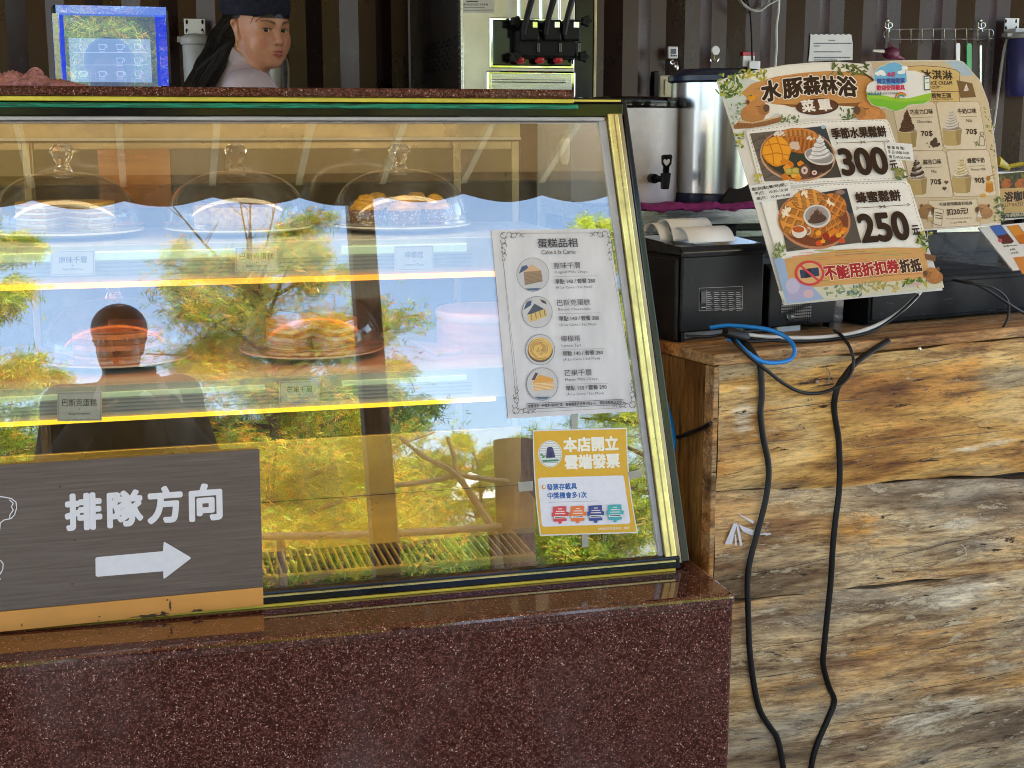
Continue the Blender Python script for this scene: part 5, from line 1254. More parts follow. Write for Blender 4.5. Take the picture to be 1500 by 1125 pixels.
for k in range(13):
    x, y = 430 + r_.uniform(0, 130), 655 + r_.uniform(0, 110); s = r_.uniform(18, 26)
    P.poly([(x - s, y), (x, y - s * 0.8), (x + s, y - 2), (x + s * 0.8, y + s * 0.8), (x - s * 0.6, y + s * 0.9)], r_.choice([(236, 158, 50), (222, 134, 36), (244, 178, 70), (206, 120, 34)]))
for x, y in ((478, 718), (520, 716)): P.ell(x, y, 28, 22, (176, 158, 70), 10); P.ell(x - 4, y - 4, 18, 13, (198, 182, 96), 10)
P.ell(572, 715, 34, 44, (104, 70, 58)); P.ell(572, 712, 20, 24, (214, 196, 188)); P.ell(572, 712, 7, 9, (110, 62, 54)); P.ell(632, 730, 26, 24, (88, 50, 46)); P.ell(632, 726, 16, 14, (226, 206, 200)); P.ell(632, 726, 7, 6, (130, 44, 44))
P.poly([(572, 610), (752, 646), (735, 700), (690, 730), (620, 690)], (58, 40, 36)); P.ell(662, 626, 92, 52, (214, 208, 206), 12); P.ell(662, 622, 84, 45, (150, 146, 148), 12)
swirl(P, 664, 625, 70, (228, 226, 230), None, 5, 0.78)
P.flush('waffle_picture', wm)
z = (920 - 1040) * 4.1667
P.zoom(920, 250, 2.586)
P.poly([(560, 114), (825, 70), (880, 275), (598, 310)], (84, 78, 74)); P.poly([(700, 92), (825, 70), (850, 165), (800, 160), (760, 110)], (40, 54, 66)); P.ell(800, 85, 18, 9, (150, 120, 110))
for k in range(5): P.line([(566 + k * 9, 150 + k * 38), (600 + k * 9, 140 + k * 38)], 3, (52, 46, 44))
P.ell(702, 192, 138, 108, (190, 130, 96), 8); P.ell(702, 190, 130, 100, (122, 62, 40), 8)
waffle(P, 632, 180, 62, 74, 20, (228, 150, 66)); waffle(P, 676, 112, 60, 38, -10, (230, 156, 74)); waffle(P, 775, 135, 52, 46, 30, (214, 132, 60)); waffle(P, 770, 215, 50, 40, 60, (214, 132, 60)); waffle(P, 700, 225, 46, 34, 20, (206, 122, 52))
for x, y in ((592, 168), (664, 92), (765, 125), (600, 150)): leaves(P, x - 10, x + 10, y - 8, y + 8, 8, [(244, 230, 206)], 10, x)
P.ell(712, 176, 52, 44, (220, 216, 212)); P.ell(712, 175, 45, 37, (160, 156, 156)); swirl(P, 713, 190, 36, (98, 70, 62), None, 6, 0.5)
for k in range(5): P.arc(712, 172 - k * 3, 30 - k * 5, 150 + k * 20, 330 + k * 20, 2.2, (170, 140, 128), 20 - k * 3)
P.ell(645, 235, 28, 24, (226, 220, 214)); P.ell(642, 226, 22, 12, (190, 90, 40)); P.arc(675, 232, 13, -80, 90, 5, (226, 220, 214))
r_ = random.Random(9)
for k in range(16):
    x, y = 700 + r_.uniform(0, 120), 225 + r_.uniform(0, 55); s = r_.uniform(9, 13)
    P.poly([(x - s, y), (x, y - s * 0.8), (x + s, y - 2), (x + s * 0.8, y + s * 0.8), (x - s * 0.6, y + s * 0.9)], r_.choice([(240, 164, 50), (226, 134, 36), (246, 180, 70), (210, 80, 40)]))
for x, y in ((775, 262), (745, 250)): P.ell(x, y, 14, 12, (160, 40, 34))
P.flush('honey_waffle_picture', wm)
plank_art(P, [(588, 338), (700, 318), (860, 300), (1000, 294), (1112, 296), (1125, 312), (1134, 410), (980, 424), (800, 436), (612, 452), (600, 420)], (208, 160, 100), 8, 610, 1000, 305, 430, 50, -0.06)
P.poly([(566, 460), (612, 452), (800, 436), (980, 424), (1134, 410), (1140, 396), (1186, 420), (1192, 446), (596, 510), (575, 480)], (206, 204, 184)); P.poly([(545, 330), (588, 338), (612, 452), (700, 448), (740, 490), (596, 508)], (150, 176, 212)); P.poly([(590, 430), (640, 410), (700, 446), (660, 490), (608, 500)], (170, 168, 206)); P.ell(620, 440, 26, 30, (190, 186, 214)); P.ell(680, 470, 20, 16, (206, 176, 190))
leaves(P, 740, 880, 440, 478, 40, [(110, 140, 124), (140, 160, 110), (84, 120, 110), (170, 176, 130)], 11, 21); leaves(P, 880, 1020, 425, 460, 30, [(170, 160, 100), (200, 180, 110), (150, 150, 90)], 12, 22); leaves(P, 1030, 1130, 415, 440, 30, [(70, 100, 50), (110, 140, 60), (180, 170, 60)], 10, 23); leaves(P, 1085, 1140, 235, 300, 26, [(96, 116, 56), (60, 90, 44), (176, 170, 80)], 11, 24); leaves(P, 545, 590, 280, 330, 20, [(140, 156, 90), (100, 124, 70)], 10, 25)
capy(P, 1155, 395, 0.42, -1, (170, 116, 66)); P.poly([(1118, 318), (1160, 326), (1158, 348), (1122, 340)], (120, 84, 56))
P.ell(1090, 432, 18, 7, (206, 170, 166)); P.ell(1065, 440, 16, 6, (196, 186, 180))
P.ell(683, 392, 56, 48, (206, 66, 76)); P.ell(683, 392, 46, 39, (214, 172, 120)); P.poly([(645, 380), (716, 370), (720, 402), (650, 412)], (44, 64, 100)); P.poly([(668, 376), (690, 373), (686, 408), (664, 411)], (30, 40, 64)); P.line([(650, 365), (716, 420)], 8, (206, 66, 76))
P.flush('painted_footer', wm)
RD = (166, 26, 44)
for i, ch in enumerate('不能用折扣券'):
    P.text(ch, (746 + i * 47, 418 - i * 5.0), (790 + i * 47, 414 - i * 5.0), 50, RD, 0.05, outline=(0.045, (238, 222, 196)))
for i, ch in enumerate('折抵'): P.text(ch, (1030 + i * 41, 390 - i * 3), (1068 + i * 41, 387 - i * 3), 48, (58, 34, 30), 0.05, outline=(0.045, (238, 222, 196)))
P.text('蜂蜜鬆餅', (862, 128), (1030, 118), 42, DK, 0.04); P.line([(868, 146), (950, 141), (1055, 134)], 2, (74, 62, 50)); P.text('><', (948, 148), (970, 146), 12, (60, 66, 40), 0.03)
for x, y in ((862, 146), (1056, 133)): P.line([(x - 4, y - 5), (x + 5, y), (x - 3, y + 6)], 2, (74, 62, 50))
P.text('250', (886, 275), (1064, 262), 104, (36, 20, 18), 0.052); P.text('元', (1075, 248), (1102, 246), 36, DK, 0.035)
P.zoom(1040, 80, 4.1667)
P.text('季節水果鬆餅', (742, 524), (1072, 508), 66, DK, 0.04); P.line([(768, 548), (920, 544), (1075, 536)], 3, (74, 62, 50)); P.text('><', (912, 552), (940, 550), 18, (60, 66, 40), 0.03)
for x, y in ((765, 548), (1078, 536)): P.line([(x - 6, y - 8), (x + 8, y), (x - 5, y + 9)], 3, (74, 62, 50))
P.text('300', (808, 742), (1084, 732), 158, (36, 20, 18), 0.052); P.text('元', (1096, 712), (1140, 708), 56, DK, 0.035)
P.flush('price_lettering', wm)
leaves(P, 1112, 1185, 700, 770, 12, [(104, 116, 60), (140, 140, 74), (80, 96, 50)], 22, 31); leaves(P, 270, 312, 740, 780, 6, [(190, 180, 70)], 18, 32)
P.flush('printed_leaves', wm)
mb = MB(); a = onp(1226, 436, A1, N1); b = onp(1238, 435, A1, N1)
mb.hexa([Vector((a.x, a.y + 0.01, ZC + 0.0005)), Vector((b.x, b.y + 0.01, ZC + 0.0005)), Vector((b.x, b.y + 0.02, ZC + 0.0005)), Vector((a.x, a.y + 0.02, ZC + 0.0005)), a - N1 * 0.004 , b - N1 * 0.004, b - N1 * 0.006, a - N1 * 0.006]); mb.build('clear_foot', M['sleeve'], wm)

# ---- small schedule cards and the cloud sticker on the waffle menu
def card(name, label, cat, quad, off, lines, col=(60, 56, 54)):
    p = A1 + N1 * off; a, d = sheet(quad, p, N1, 0, 0.0006)
    t = thing(name, label, cat, onp(*quad[3], p, N1)); mb = MB(); mb.prism(a, d); mb.build('paper', M['white_paper'], t)
    Q = Print(p, N1, base=0.0009, dz=0.00004, up=(-0.2, -1))
    for s, a_, b_, h in lines: Q.text(s, a_, b_, h, col, 0.02)
    Q.build('lettering', t)
card('schedule_card', 'small white waffle ordering hours card on the left edge of the waffle menu', 'card', z5((236, 800), (482, 765), (508, 868), (272, 908)), 0.004,
     [('鬆|餅|點|餐|時|間|：', *z5((258, 838), (472, 806)), 24 / 4.17), ('平|日：10:30-15:30', *z5((275, 864), (478, 836)), 22 / 4.17), ('假|日：10:30-16:00', *z5((286, 893), (490, 866)), 22 / 4.17)])
card('schedule_card', 'small white opening hours card where the waffle and ice cream menus meet', 'card', z6((478, 640), (680, 655), (692, 780), (500, 764)), 0.004,
     [('營 業 時 間：', *z6((500, 692), (628, 700)), 24 / 5), ('平 日-10:00-16:00', *z6((506, 726), (660, 734)), 24 / 5), ('假 日-09:30-16:00', *z6((514, 760), (668, 770)), 24 / 5)])
P2p = A1 + N1 * 0.006
cl = [(345, 260), (352, 228), (372, 205), (400, 195), (402, 150), (415, 112), (445, 88), (480, 78), (505, 62), (545, 55), (585, 62), (620, 85), (640, 118), (700, 118), (760, 140), (806, 170), (812, 250), (822, 300), (812, 338), (770, 362), (700, 366), (655, 372), (620, 400), (560, 418), (515, 405), (480, 388), (420, 384), (380, 365), (352, 325)]
a, d = sheet(z6(*cl), P2p, N1, 0, 0.0005)
cs = thing('cloud_sticker', 'cloud shaped blue and green e-invoice sticker at the top of the waffle menu', 'sticker', onp(*z6((560, 240))[0], P2p, N1)); mb = MB(); mb.prism(a, d); mb.build('paper', M['white_paper'], cs)
P = Print(P2p, N1, base=0.0007, dz=0.00004, up=(-0.05, -1)); P.zoom(1200, 80, 5.0)
P.poly([(402, 190), (404, 150), (417, 114), (447, 91), (482, 81), (507, 65), (545, 58), (584, 65), (617, 88), (636, 122), (640, 200), (560, 230), (470, 220)], (110, 184, 230))
P.poly([(344, 275), (400, 290), (470, 300), (560, 318), (650, 322), (740, 300), (820, 280), (820, 300), (810, 336), (768, 359), (700, 363), (654, 369), (618, 397), (560, 415), (516, 402), (481, 385), (421, 381), (382, 362), (354, 323)], (150, 200, 60))
P.poly([(360, 320), (470, 330), (600, 350), (720, 340), (800, 330), (768, 359), (700, 363), (654, 369), (618, 397), (560, 415), (516, 402), (481, 385), (421, 381), (382, 362)], (120, 190, 56))
for x, y, s in ((430, 140, 22), (452, 132, 26), (470, 145, 18), (590, 132, 18), (610, 128, 20), (625, 100, 24)): P.ell(x, y, s, s * 0.7, (240, 246, 250))
for k in range(9): P.poly([(352 + k * 11, 298), (357 + k * 11, 276 - 6 * (k % 3)), (363 + k * 11, 300)], (60, 120, 150))
for k, c in enumerate(((226, 80, 80), (240, 180, 60), (110, 190, 90), (90, 150, 220))): P.arc(598, 322, 42 - k * 7, 180, 330, 7, c)
P.poly([(764, 158), (808, 154), (810, 262), (768, 266)], (70, 80, 96)); P.poly([(769, 166), (804, 163), (806, 254), (772, 257)], (232, 242, 240)); P.line([(776, 180), (798, 178)], 8, (90, 130, 150)); P.line([(776, 210), (798, 208)], 6, (90, 170, 110))
P.flush('printed_scene', cs)
PK = (204, 40, 92); PB = (60, 84, 160)
P.text('本店', (496, 164), (556, 163), 34, PK, 0.035); P.text('開立雲端發票', (424, 216), (624, 212), 38, PB, 0.035); P.text('歡迎使用載具', (420, 266), (624, 262), 38, PK, 0.035); P.text('財政部北區國稅局', (446, 296), (574, 294), 17, (70, 90, 80), 0.01)
P.flush('lettering', cs)

# ---- ice cream menu behind it
N2 = plane_n(8, 20); A2 = at(1400, 338, 2.50)
q2 = [(1278, 344), (1466, 329), (1464, 270), (1458, 210), (1448, 150), (1436, 118), (1412, 91), (1404, 88), (1330, 88), (1268, 90)]
im = board('ice_cream_menu', 'cream coloured soft ice cream menu with four paper cups behind the waffle menu', 'menu', q2, A2, N2, M['menu_card'])
P = Print(A2, N2, base=0.0004, dz=0.000004, up=(-0.1, -1)); P.zoom(1200, 80, 5.0)
P.poly([(380, 52), (1015, 48), (1060, 60), (1170, 185), (1235, 350), (1285, 650), (1312, 950), (1325, 1230), (760, 1280), (600, 900)], (214, 196, 164))
P.poly([(920, 52), (1015, 48), (1060, 62), (1130, 150), (1060, 160), (980, 100)], (176, 200, 220)); leaves(P, 1200, 1290, 380, 1000, 60, [(120, 140, 70), (150, 160, 90), (96, 120, 60)], 11, 41)
P.poly([(600, 90), (760, 82), (900, 92), (1000, 112), (1030, 135), (1022, 268), (820, 265), (640, 255)], (218, 190, 128)); P.line([(600, 90), (760, 82), (900, 92), (1000, 112), (1030, 135), (1022, 268)], 4, (110, 84, 52))
P.poly([(800, 280), (1024, 268), (1026, 350), (810, 345)], (218, 190, 128)); P.line([(820, 270), (1024, 272), (1026, 350), (810, 346)], 4, (110, 84, 52))
P.poly([(1004, 188), (1120, 210), (1148, 312), (1034, 318)], (124, 96, 62)); swirl(P, 1076, 262, 20, (236, 232, 226), None, 5, 1.0)
for q in ([(534, 372), (560, 350), (830, 346), (852, 366), (906, 690), (895, 706), (600, 700)], [(856, 362), (872, 348), (1150, 342), (1172, 352), (1226, 680), (1215, 694), (930, 694), (912, 676)], [(610, 718), (640, 708), (905, 704), (926, 722), (980, 1030), (968, 1046), (700, 1050)], [(932, 716), (946, 702), (1222, 698), (1242, 712), (1296, 1020), (1284, 1036), (1000, 1040), (984, 1024)], [(800, 1072), (1150, 1058), (1180, 1180), (1180, 1250), (830, 1270)]):
    P.poly(q, (226, 212, 188)); P.line(q, 3, (160, 140, 104), True)
def paper_cup(x, y, w, h):
    P.poly([(x - w, y), (x + w, y), (x + w * 0.86, y + h), (x + w * 0.5, y + h + 10), (x - w * 0.5, y + h + 10), (x - w * 0.84, y + h)], (190, 166, 112))
    P.poly([(x + w * 0.3, y), (x + w, y), (x + w * 0.86, y + h), (x + w * 0.5, y + h + 10)], (164, 142, 94)); P.ell(x, y, w, w * 0.24, (220, 212, 196)); P.ell(x, y + 1, w * 0.9, w * 0.18, (150, 132, 106))
for x, y, c, dk in ((645, 556, (92, 62, 46), None), (972, 540, (224, 214, 206), None), (718, 900, (214, 204, 196), (66, 50, 42)), (1042, 888, (232, 220, 186), None)):
    paper_cup(x, y, 72, 118); swirl(P, x - 4, y - 12, 58, c, dk, 7, 1.05)
    if c == (232, 220, 186):
        for k in range(4): P.line([(x - 30 + k * 4, y - 20 - k * 26), (x + 20 - k * 2, y - 34 - k * 26)], 6, (206, 168, 80))
for x, y in ((826, 650), (850, 640), (866, 662), (842, 664), (848, 628)): P.ell(x, y, 20, 16, (72, 58, 46), x, 7, 0.2, x)
P.ell(788, 650, 5, 5, (60, 48, 40)); P.ell(805, 678, 6, 5, (60, 48, 40))
P.line([(1176, 600), (1170, 625), (1172, 670), (1208, 668), (1208, 622), (1200, 600), (1176, 600)], 4, (110, 104, 92)); P.line([(1178, 570), (1200, 568), (1200, 590), (1178, 592)], 5, (120, 120, 110), True); leaves(P, 1135, 1165, 640, 670, 8, [(110, 130, 70)], 10, 44)
for x, y, c in ((930, 934, (120, 84, 70)), (916, 980, (90, 76, 60)), (938, 996, (220, 206, 190))): P.ell(x - 6, y, 10, 10, c); P.ell(x + 6, y, 10, 10, c); P.poly([(x - 14, y + 3), (x + 14, y + 3), (x, y + 18)], c)
P.poly([(1222, 938), (1268, 936), (1276, 1000), (1246, 1014), (1216, 1002)], (196, 130, 44)); P.ell(1244, 936, 24, 9, (214, 170, 90)); P.ell(1236, 908, 16, 18, (170, 120, 60), 20); P.line([(1240, 895), (1284, 880)], 5, (150, 104, 54))
P.flush('printed_pictures', im)
I2 = (58, 48, 42)
P.text('冰淇淋', (752, 178), (976, 188), 68, I2, 0.03); P.text('ICE CREAM', (818, 222), (972, 222), 26, I2, 0.02); P.text('- CUP -', (800, 252), (902, 250), 20, I2, 0.02); P.text('植物王国', (822, 318), (964, 318), 36, I2, 0.025); P.text('ANIMAL & PLANT KINGDOM', (770, 334), (975, 334), 12, I2, 0.01)
for zh, a, b, en, c, d, pr, e, f in (('巧克力口味', (666, 442), (832, 436), 'Chocolate', (712, 504), (826, 502), '70$', (746, 606), (830, 602)), ('牛奶口味', (1014, 436), (1150, 432), 'Milk', (1074, 498), (1122, 497), '70$', (1076, 592), (1156, 588)), ('綜合口味', (762, 808), (894, 802), 'Mix', (822, 870), (860, 869), '70$', (816, 960), (894, 955)), ('蜂蜜牛奶', (1086, 798), (1210, 792), 'Honey Milk', (1114, 858), (1220, 854), '90$', (1140, 948), (1210, 944))):
    P.text(zh, a, b, 38, I2, 0.025); P.line([(a[0] + 10, a[1] + 22), (b[0], b[1] + 22)], 2.5, (120, 104, 88)); P.text(en, c, d, 24, I2, 0.012); P.text(pr, e, f, 44, I2, 0.03)
P.zoom(1300, 220, 3.75)
P.text('可以使用園區折抵券', (284, 308), (466, 301), 19, I2, 0.02); P.text('扣20元!', (326, 360), (442, 350), 36, I2, 0.03); P.text('You can use park coupons', (320, 384), (462, 378), 11, I2, 0.01); P.text('to get 20$ off!', (344, 408), (432, 402), 13, I2, 0.01)
P.flush('lettering', im)
for x, cx_ in ((232, 205), (502, 535)):
    capy(P, cx_, 330, 0.54, 1 if x < 300 else -1, (150, 118, 80) if x < 300 else (170, 130, 92))
    if x > 300: P.ell(525, 250, 14, 10, (226, 170, 50))
    swirl(P, x, 368, 15, (236, 230, 222), None, 4, 1.0); P.poly([(x - 13, 368), (x + 13, 368), (x + 10, 396), (x - 10, 396)], (200, 176, 130)); P.flush('printed_capybara', im)
P.poly([(254, 320), (306, 330), (294, 418), (248, 404)], (226, 216, 196)); P.line([(254, 320), (306, 330), (294, 418), (248, 404)], 2.5, (110, 90, 66), True)
for k in range(3): P.line([(262, 344 + k * 14), (296, 350 + k * 14)], 5, (80, 64, 50))
P.flush('printed_coupon', im)
leaves(P, 585, 640, 260, 400, 40, [(96, 124, 66), (130, 150, 90), (74, 100, 54)], 10, 45)
P.flush('printed_leaves', im)
mb = MB(); a = onp(1300, 342, A2, N2); b = onp(1440, 332, A2, N2)
mb.hexa([Vector((a.x, a.y + 0.03, zt3 + 0.028)), Vector((b.x, b.y + 0.03, zt3 + 0.028)), Vector((b.x, b.y + 0.034, zt3 + 0.028)), Vector((a.x, a.y + 0.034, zt3 + 0.028)), a - N2 * 0.004, b - N2 * 0.004, b - N2 * 0.006, a - N2 * 0.006]); mb.build('clear_foot', M['sleeve'], im)
# bow of clear plastic behind the menus
mb = MB(); pts = smooth_path([at(x, y, Y) for x, y, Y in ((1232, 90, 2.62), (1240, 76, 2.66), (1262, 69, 2.7), (1285, 70, 2.72), (1300, 80, 2.72), (1310, 92, 2.7))])
mb.tube(pts, 0.0035, 6); 

# ---- coffee menu and drinks menu at the right edge
N3 = plane_n(6, 14); A3 = at(1470, 320, 2.66)
cf = board('coffee_menu', 'coffee menu with a painted forest header partly hidden by the ice cream menu', 'menu', [(1440, 326), (1560, 314), (1556, 246), (1452, 254)], A3, N3, M['menu_card'])
P = Print(A3, N3, base=0.0004, dz=0.000004, up=(0.02, -1)); P.zoom(1300, 220, 3.75)
P.poly([(600, 132), (960, 100), (960, 200), (610, 212)], (74, 76, 44)); leaves(P, 610, 900, 130, 170, 60, [(60, 76, 36), (96, 104, 50), (130, 120, 60), (40, 54, 30)], 14, 51)
for k in range(4): capy(P, 650 + k * 75, 178, 0.36, 1, (176, 104, 50))
plank_art(P, [(606, 212), (960, 196), (960, 334), (636, 345)], (206, 172, 112), 12, 620, 800, 215, 330, 30, -0.05)
P.text('浴咖啡', (640, 286), (790, 272), 54, (50, 36, 26), 0.045); P.text('FOREST BATH CAFE', (600, 315), (800, 302), 18, (50, 36, 26), 0.015)
P.poly([(590, 350), (960, 334), (960, 362), (612, 376)], (60, 66, 50)); P.text('冷調飲品', (645, 370), (752, 362), 20, (214, 204, 176), 0.02)
P.flush('printed_face', cf)
N4 = plane_n(4, 30); A4 = at(1484, 396, 2.50)
dm = board('drinks_menu', 'drinks menu with tall glasses leaning at the right end of the cash drawer', 'menu', [(1484, 396), (1600, 386), (1540, 322), (1433, 333)], A4, N4, M['menu_card'], 0.004)
P = Print(A4, N4, base=0.0004, dz=0.000004, up=(-0.5, -1)); P.zoom(1300, 220, 3.75)
for x0, c1, c2 in ((560, (60, 110, 190), (92, 34, 40)), (655, (214, 140, 50), (196, 110, 36))):
    P.poly([(x0, 418), (x0 + 62, 410), (x0 + 100, 460), (x0 + 38, 472)], c1); P.poly([(x0 + 38, 472), (x0 + 100, 460), (x0 + 134, 502), (x0 + 120, 512), (x0 + 72, 516)], c2)
    P.line([(x0, 418), (x0 + 72, 516), (x0 + 120, 512), (x0 + 134, 502), (x0 + 62, 410)], 2.5, (120, 120, 120))
P.poly([(690, 590), (790, 580), (860, 680), (740, 680)], (206, 130, 60))
P.ell(618, 496, 12, 10, (200, 90, 100)); P.text('美 陽 Monday', (640, 536), (716, 526), 13, (50, 44, 40), 0.02); P.text('AAR', (674, 552), (704, 548), 11, (50, 44, 40), 0.02); P.text('170元', (682, 574), (722, 568), 13, (50, 44, 40), 0.02)
P.flush('printed_face', dm)

# ================================================================== things behind the counters
# ---- touch screen monitor on the stone top
ZT = zrow(400, 128, Yt - 0.022)
MY = 2.70
mp_ = lambda x, y, d=0.0: at(x, y, MY - d)
mon = thing('touch_monitor', 'touch screen monitor with a blue lit display standing on the case top', 'monitor', (mp_(163, 100).x, MY, ZT))
x0, x1 = mp_(77, 60).x, mp_(248.5, 60).x; zt = mp_(163, 8).z
mb = MB(); mb.mm(x0, x1, MY, MY + 0.03, ZT + 0.012, zt); mb.build('housing', M['black_plastic'], mon, 0.008, 3)
mb = MB(); mb.mm(x0 + 0.03, x1 - 0.03, MY + 0.005, MY + 0.1, ZT, ZT + 0.0118); mb.build('stand', M['black_plastic'], mon, 0.003)
def screen(name, c, s, rough=0.03):
    m, nt, b = newmat(name); b.inputs['Base Color'].default_value = (0.01, 0.012, 0.02, 1); b.inputs['Roughness'].default_value = rough; b.inputs['Specular IOR Level'].default_value = 0.9
    b.inputs['Emission Color'].default_value = (*lin(c), 1); b.inputs['Emission Strength'].default_value = s * 0.8; b.inputs['Coat Weight'].default_value = 1.0; b.inputs['Coat IOR'].default_value = 2.4; b.inputs['Coat Roughness'].default_value = 0.0; M[name] = m
screen('screen_blue', (20, 50, 215), 0.34); screen('screen_edge', (96, 132, 235), 0.3); screen('screen_sky', (120, 155, 195), 0.12); screen('screen_panel', (150, 188, 240), 0.26)
screen('screen_icon', (196, 216, 255), 0.34)
def srect(name, m, xa, ya, xb, yb, d0, d1):
    a, b = mp_(xa, yb), mp_(xb, ya); mb = MB(); mb.mm(a.x, b.x, MY - d1, MY - d0, a.z, b.z); return mb.build(name, M[m], mon)
srect('display', 'screen_edge', 82, 10.5, 243, 22, 0.0, 0.001); srect('display', 'screen_blue', 82, 22.2, 92.5, 126, 0.0, 0.001); srect('display', 'screen_blue', 231.5, 22.2, 243, 126, 0.0, 0.001); srect('display', 'screen_sky', 92.7, 22.2, 231.2, 126, 0.0, 0.001)
srect('menu_window', 'screen_panel', 104, 57.5, 220, 120, 0.0012, 0.0018)
P = Print(Vector((0, MY - 0.002, 0)), Vector((0, -1, 0)), base=0.0002, up=(0, -1)); P.zoom(0, 0, 3.0)
for gx, gy in ((365, 208), (450, 206), (528, 206), (606, 206), (528, 265), (606, 265), (365, 325), (450, 325), (530, 325), (608, 322)):
    P.line([(gx - 16, gy - 10), (gx + 14, gy - 10), (gx + 10, gy + 12), (gx - 12, gy + 12)], 2.2, (255, 255, 255), True); P.arc(gx + 15, gy - 1, 6, -80, 80, 2, (255, 255, 255)); P.line([(gx - 14, gy + 22), (gx + 12, gy + 22)], 2.5, (255, 255, 255))
for y in (231, 286): P.line([(322, y), (655, y - 1)], 1.6, (255, 255, 255))
P.build('icons', mon, M['screen_icon'])
mb = MB(); mb.mm(x0 + 0.002, x0 + 0.012, MY - 0.0012, MY - 0.0002, ZT + 0.02, zt - 0.016); mb.build('edge_strip', M['steel'], mon)
# ---- pink towel
r_ = random.Random(3); mb = MB(); nx, ny = 60, 16; vs = []
tw0, tw1 = at(-60, 118, 2.36).x, at(128, 118, 2.36).x
for j in range(ny + 1):
    for i in range(nx + 1):
        u, v = i / nx, j / ny; x = tw0 + (tw1 - tw0) * u; y = 2.33 + 0.16 * v
        e = min(1, 6 * v * (1 - v) * 1.2) * min(1, (1 - u) * 5)
        px = u * 188 - 60
        h = 0.004 + e * (0.006 + 0.016 * math.exp(-((px - 50) / 13) ** 2) + 0.013 * math.exp(-((px - 18) / 15) ** 2) + 0.009 * math.exp(-((px + 10) / 15) ** 2) + 0.004 * math.sin(px * 0.5 + v * 7) ** 2 + r_.uniform(-0.0015, 0.0015))
        vs.append((x, y + 0.006 * math.sin(px * 0.13), ZT + h * (1.0 if 0 < v < 1 else 0.15)))
mb.add(vs, [(j * (nx + 1) + i, j * (nx + 1) + i + 1, (j + 1) * (nx + 1) + i + 1, (j + 1) * (nx + 1) + i) for j in range(ny) for i in range(nx)], smooth=True)
mb.tube(smooth_path([at(x, y, 2.38) for x, y in ((40, 116), (44, 106), (52, 102), (60, 107), (60, 115), (50, 119))]), 0.004, 8)
o = mb.build('towel', M['pink_towel']); tag(o, 'crumpled pink towel lying on the left end of the case top', 'towel'); sd = o.modifiers.new('thick', 'SOLIDIFY'); sd.thickness = 0.004

# ---- soft serve machine
FY = 4.05
X0, X1 = at(676, 60, FY).x, at(871, 60, FY).x; YM1 = YB - 0.03
ic = thing('ice_cream_machine', 'tall soft serve ice cream machine with three black levers', 'ice cream machine', ((X0 + X1) / 2, FY + 0.35, 0))
basic('machine_white', (0.86, 0.83, 0.73), 0.2, 0.25, var=0.06, rvar=0.06)
basic('machine_dark', (0.016, 0.016, 0.017), 0.22, 0.4, var=0.2, rvar=0.1, stretch=(1, 1, 0.3))
fpn = Vector((0, FY, 0)); fp_ = lambda x, y, d=0.0: at(x, y, FY - d)
mb = MB(); mb.mm(X0 + 0.004, X1, FY + 0.006, YM1, 0.08, 2.02); mb.build('cabinet', M['machine_dark'], ic, 0.008)
xm = fp_(842, 60).x
mb = MB(); mb.mm(X0, xm, FY, FY + 0.0058, 0.1, 2.02); mb.build('front_panel', M['machine_white'], ic, 0.002)
mb = MB(); mb.mm(xm + 0.002, X1 - 0.004, FY, FY + 0.0058, 0.1, 2.02); mb.build('dark_panel', M['machine_dark'], ic, 0.002)
mb = MB(); mb.mm(X1 - 0.003, X1 + 0.006, FY - 0.003, FY + 0.03, 0.1, 2.02); mb.build('edge_trim', M['bronze'], ic, 0.002)
mb = MB(); mb.mm(X0 - 0.003, X0 + 0.006, FY - 0.003, FY + 0.03, 0.1, 2.02); mb.build('edge_trim', M['steel'], ic, 0.002)
for lx in (X0 + 0.04, X1 - 0.04):
    for ly in (FY + 0.06, YM1 - 0.06):
        mb = MB(); mb.lathe([(0.02, 0), (0.025, 0.02), (0.012, 0.05), (0.012, 0.0795)], (lx, ly, 0), 12); mb.build('foot', M['black_rubber'], ic)
mb = MB()
for k in range(7):
    for j in range(6):
        z = 1.68 - 0.014 * k + 0.0; y = FY + 0.1 + 0.075 * j + (0.03 if k % 2 else 0)
        mb.obox((X0 + 0.0005, y, z), (0.003, 0, 0), (0, 0.06, 0), (0, 0, 0.007))
mb.build('side_vents', M['black_gloss'], ic)
z3 = lambda x, y, d=0.0: fp_(400 + x / 3.0, y / 3.0, d)
def zbox(name, m, x0, y0, x1, y1, d0, d1, bev=0.002):
    a, b = z3(x0, y1), z3(x1, y0); mb = MB(); mb.mm(a.x, b.x, FY - d1, FY - d0, a.z, b.z); return mb.build(name, M[m], ic, bev)
zbox('head_frame', 'chrome', 950, 84, 1322, 300, 0.0005, 0.006, 0.01); zbox('head_plate', 'black_gloss', 964, 95, 1310, 288, 0.0062, 0.012, 0.008)
zbox('dispenser_block', 'black_plastic', 1050, 140, 1312, 258, 0.0125, 0.06, 0.008)
